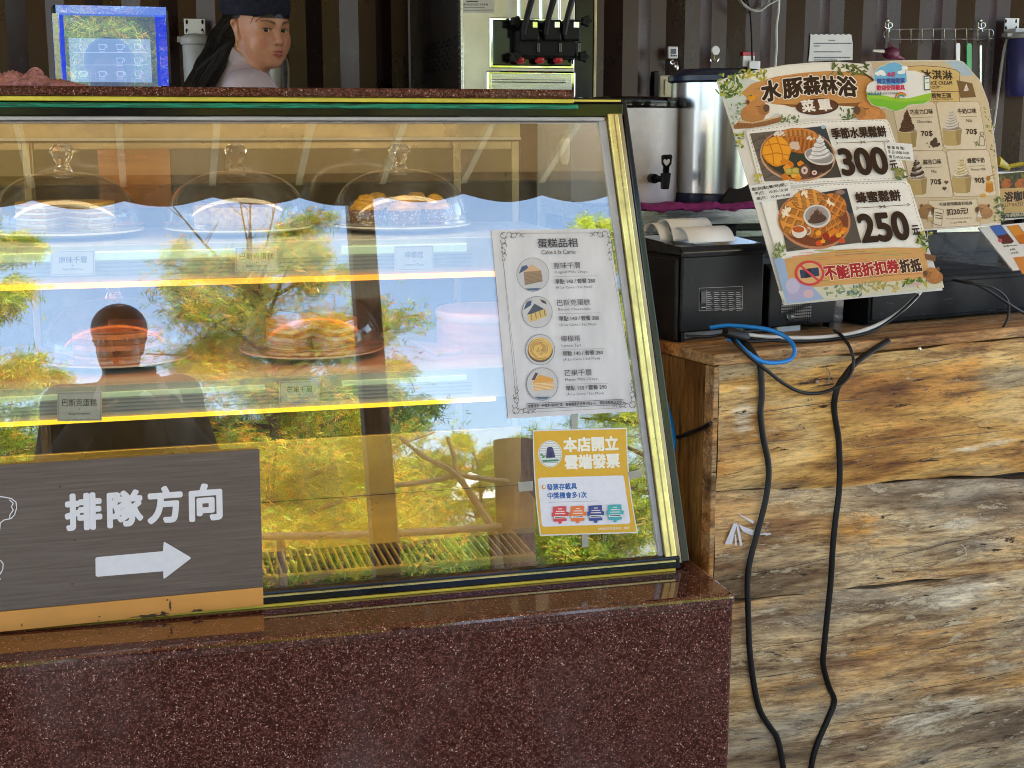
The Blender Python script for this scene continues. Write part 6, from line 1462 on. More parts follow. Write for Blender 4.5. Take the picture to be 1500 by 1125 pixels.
for k, x in enumerate((1062, 1158, 1240)):
    zbox('valve_block', 'black_plastic', x, 96, x + 76, 186, 0.0605, 0.085, 0.006)
    zbox('channel', 'black_gloss', x + 70, 190, x + 84, 238, 0.0602, 0.066, 0.004)
    zbox('silver_latch', 'chrome', x + 42, 104, x + 66, 132, 0.0852, 0.089, 0.002)
    mb = MB(); mb.tube([z3(x + 40, 150, 0.09), z3(x + 52, 80, 0.1), z3(x + 74, 0, 0.11), z3(x + 92, -60, 0.12)], [0.010, 0.011, 0.012, 0.011], 12, flat=0.7); mb.build('lever', M['black_plastic'], ic)
    mb = MB(); mb.tube([z3(x + 18, 90, 0.05), z3(x + 16, -60, 0.05)], 0.0055, 10); mb.build('valve_rod', M['chrome'], ic)
    c = z3((1085, 1172, 1253)[k], 262, 0.045)
    mb = MB(); mb.lathe([(0.004, -0.012), (0.011, -0.01), (0.014, -0.004), (0.014, 0.004), (0.01, 0.008)], c, 14, mod=lambda a, z: 1 + 0.08 * math.cos(a * 6)); mb.build('star_nozzle', M['red_gloss'], ic)
for x, y in ((1044, 102), (1346, 100), (1040, 252), (1334, 254)):
    c = z3(x, y); mb = MB(); n = 30
    pr = []
    for (rr, dd) in ((0.002, -0.075), (0.0125, -0.075), (0.015, -0.07), (0.015, -0.058), (0.006, -0.054), (0.006, -0.012)):
        pr.append([Vector((c.x + rr * (1 + 0.16 * math.cos(a * 5)) * math.cos(a), FY + dd, c.z + rr * (1 + 0.16 * math.cos(a * 5)) * math.sin(a))) for a in [2 * math.pi * i / n for i in range(n)]])
    vs = [p for ring in pr for p in ring]; mb.add(vs, [(i * n + k, i * n + (k + 1) % n, (i + 1) * n + (k + 1) % n, (i + 1) * n + k) for i in range(len(pr) - 1) for k in range(n)], smooth=True)
    mb.build('star_knob', M['black_plastic'], ic)
zbox('tray_frame', 'chrome', 935, 314, 1326, 430, 0.0005, 0.012, 0.008); zbox('tray_back', 'steel', 955, 326, 1306, 430, 0.0122, 0.014, 0.002)
zbox('tray_shelf', 'steel', 955, 352, 1278, 362, 0.0145, 0.03, 0.002)
zbox('label_plate', 'white_paper', 832, -20, 972, 55, 0.0004, 0.001, 0)
P = Print(Vector((0, FY - 0.0012, 0)), Vector((0, -1, 0)), base=0.0002); P.zoom(400, 0, 3.0)
P.text('(KA2013210634)', (836, 27), (944, 27), 12, (50, 50, 50), 0.02); P.line([(838, 34), (930, 34)], 2.5, (90, 90, 90)); P.line([(838, 45), (965, 44)], 3, (110, 110, 110)); P.line([(850, 6), (900, 6)], 5, (60, 60, 60)); P.build('label_lettering', ic)

# ---- steel counter, urns, cloth
UY = 3.4
ZS = at(1000, 303, UY - 0.15).z
st = thing('steel_counter', 'stainless steel work counter with rails behind the receipt printer', 'counter', (1.6, UY + 0.1, 0))
sx0 = at(900, 310, UY - 0.2).x; sx1 = sx0 + 1.5
def zr(y): return at(1020, y, UY - 0.2).z
mb = MB(); mb.mm(sx0, sx1, UY - 0.2, UY + 0.45, zr(331), ZS - 0.001); mb.build('top', M['steel'], st, 0.004)
mb = MB(); mb.mm(sx0, sx1, UY - 0.16, UY - 0.13, zr(352), zr(340)); mb.build('rail', M['steel'], st, 0.003)
mb = MB(); mb.mm(sx0, sx1, UY - 0.1, UY + 0.4, zr(420), zr(414)); mb.build('lower_shelf', M['steel'], st, 0.002)
for k in range(6):
    x = sx0 + 0.01 + k * 0.288; mb = MB(); mb.mm(x, x + 0.035, UY - 0.19, UY - 0.155, 0 if k % 2 == 0 else zr(352) + 0.0, zr(331) - 0.0005); mb.build('leg', M['black_metal'] if k else M['steel'], st, 0.003)
mb = MB(); mb.mm(sx0, sx1, UY + 0.39, UY + 0.4, zr(414) + 0.0003, zr(331) - 0.0005); mb.build('back_panel', M['dark_interior'], st)
mb = MB(); nx = 70; vs = []
cx0, cx1 = at(936, 303, UY - 0.19).x, at(1112, 303, UY - 0.19).x
for j, (dy, dz) in enumerate(((0.34, 0.002), (0.02, 0.003), (0.0, 0.004), (-0.004, 0.0), (-0.004, -0.006))):
    for i in range(nx + 1):
        x = cx0 + (cx1 - cx0) * i / nx; w = 0.0025 * math.sin(i * 0.9) + 0.004 * math.sin(i * 0.31 + 1)
        vs.append((x, UY - 0.2 + dy, ZS + dz + (max(0, w) + 0.003 if j in (1, 2) else (w * 0.8 if j == 4 else 0.001))))
mb.add(vs, [(j * (nx + 1) + i, j * (nx + 1) + i + 1, (j + 1) * (nx + 1) + i + 1, (j + 1) * (nx + 1) + i) for j in range(4) for i in range(nx)], smooth=True)
o = mb.build('cloth', M['purple_cloth']); tag(o, 'purple cloth spread under the drink urns on the steel counter', 'cloth'); sd = o.modifiers.new('thick', 'SOLIDIFY'); sd.thickness = 0.002
ZU = ZS + 0.008
ua = at(940, 220, UY).x; ub = at(992.5, 220, UY).x; hu = at(966, 157, UY - 0.1).z
r_u = 0.14; uc = Vector((ub - r_u, UY + 0.02, ZU))
du = thing('drink_urn', 'white drink urn with a black tap and black lid beside the glass case', 'urn', uc)
mb = MB(); mb.lathe([(r_u - 0.004, 0.0), (r_u, 0.006), (r_u, hu - ZU - 0.002)], uc, 64); mb.build('body', M['white_plastic'], du)
mb = MB(); mb.lathe([(r_u + 0.001, hu - ZU - 0.0015), (r_u + 0.003, hu - ZU + 0.003), (r_u + 0.002, hu - ZU + 0.016), (r_u - 0.02, hu - ZU + 0.026), (0.0, hu - ZU + 0.03)], uc, 64); mb.build('lid', M['black_gloss'], du)
mb = MB(); mb.lathe([(r_u - 0.012, -0.006), (r_u - 0.003, -0.005), (r_u - 0.003, 0.0)], uc, 48); mb.build('base', M['black_plastic'], du)
tY = UY - 0.155; tp = lambda x, y: at(x, y, tY)
bp_ = at(962, 262, UY - 0.1)
mb = MB(); c = tp(962, 262); mb.tube([Vector((c.x, uc.y - r_u * 0.99, c.z)), Vector((c.x, tY + 0.012, c.z))], 0.012, 16); mb.tube([Vector((c.x, tY + 0.006, c.z)), Vector((tp(972, 262).x, tY, c.z))], 0.008, 12); tap = mb.build('tap', M['black_plastic'], du)
mb = MB(); mb.hexa([tp(967, 277), tp(977, 277), tp(977, 277) + Vector((0, -0.016, 0)), tp(967, 277) + Vector((0, -0.016, 0)), tp(967, 253), tp(980.5, 253), tp(980.5, 253) + Vector((0, -0.016, 0)), tp(967, 253) + Vector((0, -0.016, 0))]); mb.build('spout', M['black_plastic'], tap, 0.003)
mb = MB(); q = [tp(x, y) for x, y in ((970, 253), (970.5, 244), (968.5, 240), (968, 229), (970, 226.5), (982, 226), (984, 229), (982.5, 240), (979.5, 244), (979, 253))]; mb.prism(q, (0, -0.008, 0)); mb.build('tap_handle', M['black_gloss'], tap, 0.002)
P = Print(Vector((0, tY - 0.0082, 0)), Vector((0, -1, 0)), base=0.0004); P.poly([(971.5, 236), (973, 233), (975.5, 233.5), (976.5, 235), (978, 233), (980.5, 233), (981.5, 236), (979.5, 240), (976, 243), (973, 240)], (226, 226, 226)); P.build('heart_mark', tap)
sc_ = at(1030, 290, UY + 0.1); r_s = 0.125
mx0 = at(987, 200, UY + 0.1).x; uc2 = Vector((at(987, 200, UY - 0.03).x + r_s, UY - 0.03, ZU))
su_ = thing('steel_urn', 'shiny stainless steel urn with a dark blue lid beside the white urn', 'urn', uc2)
h2 = at(1020, 122, UY).z - ZU
mb = MB(); mb.lathe([(r_s, 0.024), (r_s, h2 - 0.001)], uc2, 64); mb.build('body', M['urn_steel'], su_)
mb = MB(); mb.lathe([(r_s + 0.006, 0.0), (r_s + 0.006, 0.02), (r_s, 0.0238)], uc2, 64); mb.build('base', M['navy_plastic'], su_)
mb = MB(); mb.lathe([(r_s + 0.004, h2), (r_s + 0.01, h2 + 0.004), (r_s + 0.01, h2 + 0.016), (r_s * 0.8, h2 + 0.034), (0.0, h2 + 0.038)], uc2, 64); mb.build('lid', M['navy_plastic'], su_)
mb = MB(); a_ = at(1052, 298, UY - 0.16); b_ = at(1118, 298, UY - 0.16); e_ = at(1096, 226, UY - 0.12); f_ = at(1118, 226, UY - 0.12)
mb.hexa([Vector((a_.x, UY - 0.17, ZU - 0.001)), Vector((b_.x, UY - 0.17, ZU - 0.001)), Vector((b_.x, UY + 0.02, ZU - 0.001)), Vector((a_.x, UY + 0.02, ZU - 0.001)), Vector((e_.x, UY - 0.12, e_.z)), Vector((f_.x, UY - 0.12, e_.z)), Vector((f_.x, UY - 0.09, e_.z)), Vector((e_.x, UY - 0.09, e_.z))]); o = mb.build('tray_stand', M['black_plastic'], None, 0.003); tag(o, 'black sloping tray stand between the steel urn and the waffle menu', 'stand')

# ---- bits on the wall
WY = YB - 0.004
wp = lambda x, y, d=0.0: at(x, y, WY - d)
def wbox(mb, x0, y0, x1, y1, d0, d1): a, b = wp(x0, y1), wp(x1, y0); mb.mm(a.x, b.x, WY - d1, WY - d0, a.z, b.z); return mb
def wthing(name, label, cat, x, y): return thing(name, label, cat, wp(x, y))
def filt(name, label, x0, x1, ycap, ytop, ybot, m, bracket=None, zb=None):
    c = wp((x0 + x1) / 2, ytop, 0.08); r = (wp(x1, ytop, 0.08).x - wp(x0, ytop, 0.08).x) / 2
    t = wthing(name, label, 'water filter', (x0 + x1) / 2, ytop); h = c.z - (wp(x0, ybot, 0.08).z if zb is None else zb)
    mb = MB(); mb.lathe([(0.0, -h), (r * 0.8, -h), (r * 0.9, -h + 0.02), (r * 0.94, -0.004), (r * 0.9, 0)], c, 28, mod=lambda a, z: 1 + 0.012 * math.cos(a * 12)); mb.build('housing', M[m], t)
    hc = wp(x0, ycap, 0.08).z - c.z
    mb = MB(); mb.lathe([(r * 1.02, 0.0005), (r * 1.08, 0.004), (r * 1.08, hc * 0.6), (r * 1.0, hc * 0.75), (r * 0.7, hc), (0, hc + 0.004)], c, 28); mb.box((c.x, c.y, c.z + hc * 0.5), (r * 2.6, r * 0.5, hc * 0.5)); mb.build('cap', M['grey_plastic'], t)
    if bracket:
        mb = MB(); wbox(mb, *bracket, 0.002, 0.006); wbox(mb, bracket[0] + 4, bracket[3] - 3, bracket[2] - 4, bracket[3] + 4, 0.0062, 0.06); br = mb.build('bracket', M['white_plastic'], t, 0.001)
        for sx in (bracket[0] + 3.5, bracket[2] - 3.5):
            for sy in (bracket[1] + 4, bracket[3] - 5):
                q = wp(sx, sy, 0.0065); mb = MB(); mb.ball(q, (0.004, 0.003, 0.008), 10, 6); mb.build('screw_slot', M['black_metal'], br)
    return t
filt('water_filter', 'pale grey water filter under a white bracket left of the woman', 266, 307, 50, 66, 160, 'grey_plastic', (270, 28, 300, 50))
filt('water_filter', 'white water filter housing half hidden behind the face of the woman', 372, 413, 66, 78, 160, 'white_plastic')
f3 = filt('water_filter', 'dark blue water filter under a bracket at the right end of the wall', 1479, 1530, 47, 57, 141, 'purple_plastic', (1470, 27, 1492, 46))
mb = MB(); mb.tube(smooth_path([wp(x, y, 0.04) for x, y in ((411, 76), (418, 84), (422, 100), (422, 126), (421, 160))]), 0.005, 8); o = mb.build('hose', M['white_cable']); tag(o, 'pale hose bending down from the filter behind the woman', 'hose')
mb = MB(); mb.tube(smooth_path([wp(x, y, 0.05) for x, y in ((1486, 50), (1476, 56), (1470, 78), (1464, 120), (1458, 165), (1453, 200))]), 0.006, 8); o = mb.build('hose', M['grey_plastic']); tag(o, 'grey hose running down from the blue filter at the right', 'hose')
t = wthing('light_switch', 'beige wall switch box above the white urn', 'switch', 971, 126)
mb = MB(); wbox(mb, 960, 111, 983.5, 143, 0.001, 0.04); mb.build('box', M['beige_plastic'], t, 0.006); mb = MB(); wbox(mb, 967, 117, 974, 140, 0.0405, 0.046); mb.build('rocker', M['beige_plastic'], t, 0.002)
mb = MB(); wbox(mb, 952, 105, 960, 142, 0.001, 0.04); mb.build('side_box', M['black_plastic'], t, 0.003)
t = wthing('thermostat', 'small white digital thermostat on a rib of the wall', 'thermostat', 984, 77)
mb = MB(); wbox(mb, 976, 68.5, 991, 86, 0.001, 0.018); mb.build('case', M['white_plastic'], t, 0.004); mb = MB(); wbox(mb, 980, 72, 987.5, 79.5, 0.0182, 0.02); mb.build('display', M['black_gloss'], t)
mb = MB()
for k in range(4): wbox(mb, 980 + k * 2.4, 81, 981.6 + k * 2.4, 83, 0.0182, 0.0195)
mb.build('buttons', M['black_plastic'], t)
mb = MB(); mb.tube(smooth_path([wp(x, y, 0.02) for x, y in ((984, 89), (988, 92), (985, 94), (982, 91), (986, 88))]), 0.003, 6); mb.tube([wp(990, 90, 0.02), wp(992, 96, 0.02)], 0.004, 6); mb.ball(wp(992, 99, 0.02), (0.006, 0.004, 0.011), 10, 8); mb.ball(wp(989, 97, 0.02), (0.006, 0.003, 0.007), 10, 8); o = mb.build('keys', M['chrome']); tag(o, 'small bunch of keys hanging below the thermostat', 'keys')
t = wthing('wall_hook', 'round white stick-on hook beside the thermostat', 'hook', 1047, 75)
c = wp(1047, 74, 0.0); n = 24; mb = MB(); r = 0.0175
mb.prism([Vector((c.x + r * math.cos(a), WY - 0.002, c.z + r * math.sin(a))) for a in [2 * math.pi * i / n for i in range(n)]], (0, -0.008, 0)); mb.build('disc', M['white_plastic'], t, 0.003)
mb = MB(); mb.tube(smooth_path([wp(x, y, 0.014) for x, y in ((1046.5, 80), (1046.5, 86), (1042, 90), (1040.5, 87))]), 0.0025, 6); mb.tube(smooth_path([wp(x, y, 0.014) for x, y in ((1046.5, 85), (1050, 90), (1053, 86))]), 0.0025, 6); mb.build('prongs', M['chrome'], t)
t = wthing('wall_socket', 'white socket box with a red stripe and a plug behind the top of the menu', 'socket', 1092, 88)
mb = MB(); wbox(mb, 1083, 82, 1101, 98, 0.001, 0.03); mb.build('box', M['white_plastic'], t, 0.003); mb = MB(); wbox(mb, 1083, 76.5, 1101, 81.8, 0.001, 0.03); mb.build('red_band', M['red_gloss'], t, 0.002); mb = MB(); wbox(mb, 1089, 90, 1106, 103, 0.0305, 0.05); mb.build('plug', M['white_plastic'], t, 0.004)
mb = MB(); mb.tube(smooth_path([wp(x, y, 0.03) for x, y in ((1092, -10), (1096, 6), (1099, 20), (1101, 50), (1102, 90))]), 0.004, 8); o = mb.build('cable', M['black_rubber']); tag(o, 'black cable running down the wall to the socket', 'cable')
mb = MB(); mb.tube(smooth_path([wp(x, y, 0.03) for x, y in ((1141, -12), (1140, 15), (1137, 40), (1137, 70), (1135, 100), (1134, 140))]), 0.006, 8); o = mb.build('cable', M['white_cable']); tag(o, 'white cable running straight down the wall behind the menu', 'cable')
mb = MB(); mb.tube(smooth_path([wp(x, y, 0.05) for x, y in ((1070, -30), (1082, -2), (1092, 9), (1103, 15), (1116, 13), (1126, 2), (1130, -30))]), 0.006, 8); mb.tube(smooth_path([wp(x, y, 0.06) for x, y in ((1076, -30), (1086, 2), (1096, 12), (1112, 16), (1124, 8), (1142, -2))]), 0.004, 8); o = mb.build('cable', M['grey_plastic']); tag(o, 'tangle of grey cables hanging at the top of the wall', 'cable')
t = wthing('paper_notice', 'white torn edged paper notice pinned to the wall', 'notice', 1217, 72)
top = [(1187 + k * 4.0, 50 + (1.2 if k % 2 else -0.4)) for k in range(16)]
q = [wp(x, y, 0.001) for x, y in top + [(1249, 66), (1248.5, 88), (1184, 90), (1186, 70)]]; mb = MB(); mb.prism(q, (0, -0.002, 0)); mb.build('paper', M['white_paper'], t)
P = Print(Vector((0, WY - 0.0032, 0)), Vector((0, -1, 0)), base=0.0004)
for x0_, x1_, y in ((1214, 1223, 59), (1192, 1247, 63.5), (1192, 1200, 67.5), (1192, 1232, 76), (1192, 1245, 84.5), (1192, 1225, 88)):
    x = x0_; r = random.Random(int(y))
    while x < x1_: w_ = r.uniform(1.5, 4); P.line([(x, y), (min(x + w_, x1_), y)], 1.3, (70, 68, 66)); x += w_ + 0.9
P.build('lettering', t)
# hook rail with utensils
hz = lambda x, y, d=0.03: wp(1150 + x / 4.286, y / 4.286, d)
hr = wthing('hook_rail', 'wire rail of ten hooks fixed to the wall', 'hook rail', 1375, 45)
mb = MB(); mb.tube(smooth_path([hz(*p) for p in ((650, 262), (625, 235), (622, 205), (645, 186), (700, 184), (980, 182), (1260, 184), (1300, 190), (1308, 215), (1290, 240), (1262, 245), (700, 246), (645, 240))], 6), 0.0014, 6); mb.build('wire_frame', M['steel'], hr)
for k in range(10):
    x = 650 + k * 70; mb = MB(); mb.tube(smooth_path([hz(x, 180, 0.034), hz(x, 230, 0.034), hz(x, 262, 0.04), hz(x + 3, 272, 0.055), hz(x + 3, 258, 0.066)], 4), 0.002, 6); mb.build('hook', M['steel'], hr)
for x in (650, 1234):
    mb = MB(); mb.ball(hz(x - 8, 130, 0.02), 0.0085, 12, 8); mb.tube(smooth_path([hz(x - 20, 140), hz(x - 22, 170), hz(x, 178), hz(x + 22, 165), hz(x + 18, 145), hz(x - 4, 150), hz(x + 6, 200)], 5), 0.0024, 6); mb.build('screw_mount', M['steel'], hr)
for nm, lb, x, y0, y1, w, m_ in (('spatula', 'white handled utensil hanging third from the right on the hook rail', 1080, 270, 460, 14, 'white_plastic'), ('spatula', 'green handled utensil hanging on the hook rail', 1150, 272, 500, 17, 'green_plastic'), ('spatula', 'thin steel handled utensil hanging nearest the right end of the hook rail', 1222, 282, 520, 9, 'steel')):
    mb = MB(); q = [hz(x - w, y0 + 12, 0.05), hz(x - w * 0.6, y0, 0.05), hz(x + w * 0.6, y0, 0.05), hz(x + w, y0 + 12, 0.05), hz(x + w * 0.8, y1, 0.05), hz(x - w * 0.8, y1, 0.05)]; mb.prism(q, (0, -0.008, 0)); o = mb.build(nm, M[m_], None, 0.002); tag(o, lb, 'spatula', 'utensils on the hook rail')
t = wthing('scoop', 'maroon plastic scoop with a loop hanging behind the ice cream menu', 'scoop', 1305, 75)
mb = MB(); mb.ball(hz(665, 335, 0.09), (0.034, 0.03, 0.024), 20, 14); mb.tube([hz(690, 350, 0.09), hz(748, 372, 0.09)], [0.014, 0.004], 10); mb.build('bowl', M['maroon_plastic'], t)
mb = MB(); mb.tube(smooth_path([hz(650, 300, 0.09), hz(655, 283, 0.09), hz(668, 280, 0.09), hz(678, 295, 0.09)], 5), 0.004, 6); mb.build('loop', M['maroon_plastic'], t)
mb = MB(); mb.tube([hz(552, 318, 0.1), hz(620, 322, 0.1)], [0.004, 0.007], 8); mb.build('handle', M['cream_white'], t)
mb = MB(); mb.tube([at(1462, 236, 3.6), at(1478, 246, 3.6)], [0.022, 0.012], 10, flat=0.5); mb.tube([at(1478, 244, 3.6), at(1498, 240, 3.6)], 0.007, 8); o = mb.build('peeler', M['yellow_plastic']); tag(o, 'yellow handled tool lying beyond the ice cream menu', 'tool')
mb = MB(); mb.mm(at(1440, 252, 3.5).x, at(1600, 252, 3.5).x, 3.5, 4.2, at(1480, 258, 3.5).z, at(1480, 251, 3.5).z); ws_ = mb.build('wall_shelf', M['steel'], None, 0.003); tag(ws_, 'steel shelf edge beyond the ice cream menu at the right', 'shelf')

# ================================================================== people: one continuous skin from blended volumes
class Field:
    def __init__(s): s.ops = []
    def cap(s, a, b, ra, rb=None, k=0.02, op='+'): s.ops.append(('c', np.array(a, float), np.array(b, float), ra, rb if rb is not None else ra, k, op)); return s
    def ell(s, c, r, k=0.02, axes=None, op='+'): s.ops.append(('e', np.array(c, float), np.array(r, float), axes, None, k, op)); return s
    def __call__(s, X, Y, Z):
        d = None
        for t, a, b, ra, rb, k, op in s.ops:
            if t == 'c':
                ab = b - a; L2 = float(ab @ ab) + 1e-12
                px, py, pz = X - a[0], Y - a[1], Z - a[2]
                h = np.clip((px * ab[0] + py * ab[1] + pz * ab[2]) / L2, 0, 1)
                q = np.sqrt((px - h * ab[0]) ** 2 + (py - h * ab[1]) ** 2 + (pz - h * ab[2]) ** 2) - (ra + (rb - ra) * h)
            else:
                px, py, pz = X - a[0], Y - a[1], Z - a[2]
                if ra is not None:
                    A = ra; px, py, pz = (px * A[0][0] + py * A[0][1] + pz * A[0][2], px * A[1][0] + py * A[1][1] + pz * A[1][2], px * A[2][0] + py * A[2][1] + pz * A[2][2])
                k0 = np.sqrt((px / b[0]) ** 2 + (py / b[1]) ** 2 + (pz / b[2]) ** 2)
                k1 = np.sqrt((px / b[0] ** 2) ** 2 + (py / b[1] ** 2) ** 2 + (pz / b[2] ** 2) ** 2) + 1e-9
                q = k0 * (k0 - 1) / k1
            if d is None: d = q
            elif op == '+':
                h = np.clip(0.5 + 0.5 * (d - q) / k, 0, 1); d = d + (q - d) * h - k * h * (1 - h)
            else:
                h = np.clip(0.5 - 0.5 * (d + q) / k, 0, 1); d = d + (-q - d) * h + k * h * (1 - h)
        return d
def nets(d, xs, ys, zs):
    nx, ny, nz = d.shape; s = d < 0
    c = [s[i:nx - 1 + i, j:ny - 1 + j, k:nz - 1 + k] for i in (0, 1) for j in (0, 1) for k in (0, 1)]
    cnt = sum(q.astype(int) for q in c); act = (cnt > 0) & (cnt < 8)
    idx = -np.ones(act.shape, int); I, J, K = np.nonzero(act); idx[act] = np.arange(len(I))
    P_ = np.zeros((len(I), 3)); W_ = np.zeros(len(I))
    co = np.stack
    for (a, b) in [((0, 0, 0), (1, 0, 0)), ((0, 1, 0), (1, 1, 0)), ((0, 0, 1), (1, 0, 1)), ((0, 1, 1), (1, 1, 1)), ((0, 0, 0), (0, 1, 0)), ((1, 0, 0), (1, 1, 0)), ((0, 0, 1), (0, 1, 1)), ((1, 0, 1), (1, 1, 1)), ((0, 0, 0), (0, 0, 1)), ((1, 0, 0), (1, 0, 1)), ((0, 1, 0), (0, 1, 1)), ((1, 1, 0), (1, 1, 1))]:
        da = d[I + a[0], J + a[1], K + a[2]]; db = d[I + b[0], J + b[1], K + b[2]]; m = (da < 0) != (db < 0)
        t = np.where(m, da / np.where(m, da - db, 1), 0)
        pa = np.stack([xs[I + a[0]], ys[J + a[1]], zs[K + a[2]]], 1); pb = np.stack([xs[I + b[0]], ys[J + b[1]], zs[K + b[2]]], 1)
        P_ += np.where(m[:, None], pa + (pb - pa) * t[:, None], 0); W_ += m
    P_ /= W_[:, None]
    F = []
    for ax in range(3):
        sl0 = [slice(None)] * 3; sl1 = [slice(None)] * 3; sl0[ax] = slice(0, -1); sl1[ax] = slice(1, None)
        e = s[tuple(sl0)] != s[tuple(sl1)]; A = np.argwhere(e)
        o1, o2 = [(1, 2), (2, 0), (0, 1)][ax]
        ok = (A[:, o1] > 0) & (A[:, o2] > 0) & (A[:, o1] < d.shape[o1] - 1) & (A[:, o2] < d.shape[o2] - 1); A = A[ok]
        def g(da, db): B = A.copy(); B[:, o1] += da; B[:, o2] += db; return idx[B[:, 0], B[:, 1], B[:, 2]]
        q = np.stack([g(-1, -1), g(0, -1), g(0, 0), g(-1, 0)], 1)
        ins = s[A[:, 0], A[:, 1], A[:, 2]]; q[~ins] = q[~ins][:, ::-1]; F.append(q)
    F = np.concatenate(F); F = F[(F >= 0).all(1)]
    return P_, F
def axis(lo, hi, coarse, fine=None):
    """grid line positions: fine steps inside the listed intervals, coarse steps outside"""
    out = [lo]; x = lo
    while x < hi:
        st_ = coarse
        for (a, b, f_) in (fine or []):
            if a - coarse < x < b: st_ = f_ if x >= a - 1e-9 else min(coarse, max(f_, a - x))
        x += st_; out.append(x)
    return np.array(out)
def skin_mesh(name, fld, ax, mat, parent, colf=None, smooth=1, cut=None):
    xs, ys, zs = ax
    X, Y, Z = xs[:, None, None], ys[None, :, None], zs[None, None, :]
    d = fld(X, Y, Z)
    if cut is not None: d = np.maximum(d, cut(X, Y, Z) + 0 * d)
    V, F = nets(d, xs, ys, zs)
    me = bpy.data.meshes.new(name); me.from_pydata(V.tolist(), [], F.tolist()); me.materials.append(mat)
    me.polygons.foreach_set('use_smooth', [True] * len(F))
    if colf is not None:
        ca = me.color_attributes.new('Col', 'FLOAT_COLOR', 'POINT'); c = colf(V); ca.data.foreach_set('color', np.concatenate([c, np.ones((len(c), 1))], 1).ravel())
    me.update(); o = bpy.data.objects.new(name, me); COL.objects.link(o)
    if parent is not None: o.parent = parent; o.location = -WLOC[parent.name]
    WLOC[o.name] = Vector((0, 0, 0))
    if smooth: m_ = o.modifiers.new('smooth', 'SMOOTH'); m_.iterations = smooth; m_.factor = 0.4
    return o
V3 = lambda v: np.array([v[0], v[1], v[2]], float)
def lerp(a, b, t): return a + (b - a) * t

def hand(fl, wrist, d, n, k=0.006, s=1.0):
    """palm and five bent fingers: d points along the fingers, n out of the back of the hand"""
    d = d / np.linalg.norm(d); n = n - d * (n @ d); n = n / np.linalg.norm(n); w = np.cross(d, n)
    for t in (-0.026, -0.009, 0.009, 0.026): fl.cap(wrist + w * t * 0.6, wrist + d * 0.075 * s + w * t, 0.014, 0.011, 0.012)
    for t, L in ((-0.03, 0.06), (-0.0105, 0.076), (0.0105, 0.07), (0.03, 0.055)):
        a = wrist + d * 0.078 * s + w * t; b = a + (d * 0.8 - n * 0.55) * L * 0.45 * s; c = b + (d * 0.3 - n * 0.95) * L * 0.35 * s; e = c - (n * 0.9 + d * 0.15) * L * 0.25 * s
        fl.cap(a, b, 0.0095, 0.0085, k); fl.cap(b, c, 0.0085, 0.0078, k); fl.cap(c, e, 0.0078, 0.007, k)
    a = wrist + d * 0.02 - w * 0.03; b = a + d * 0.03 - w * 0.022 - n * 0.012; fl.cap(a, b, 0.012, 0.0095, 0.01); fl.cap(b, b + d * 0.03 - n * 0.012 - w * 0.004, 0.0095, 0.008, k)

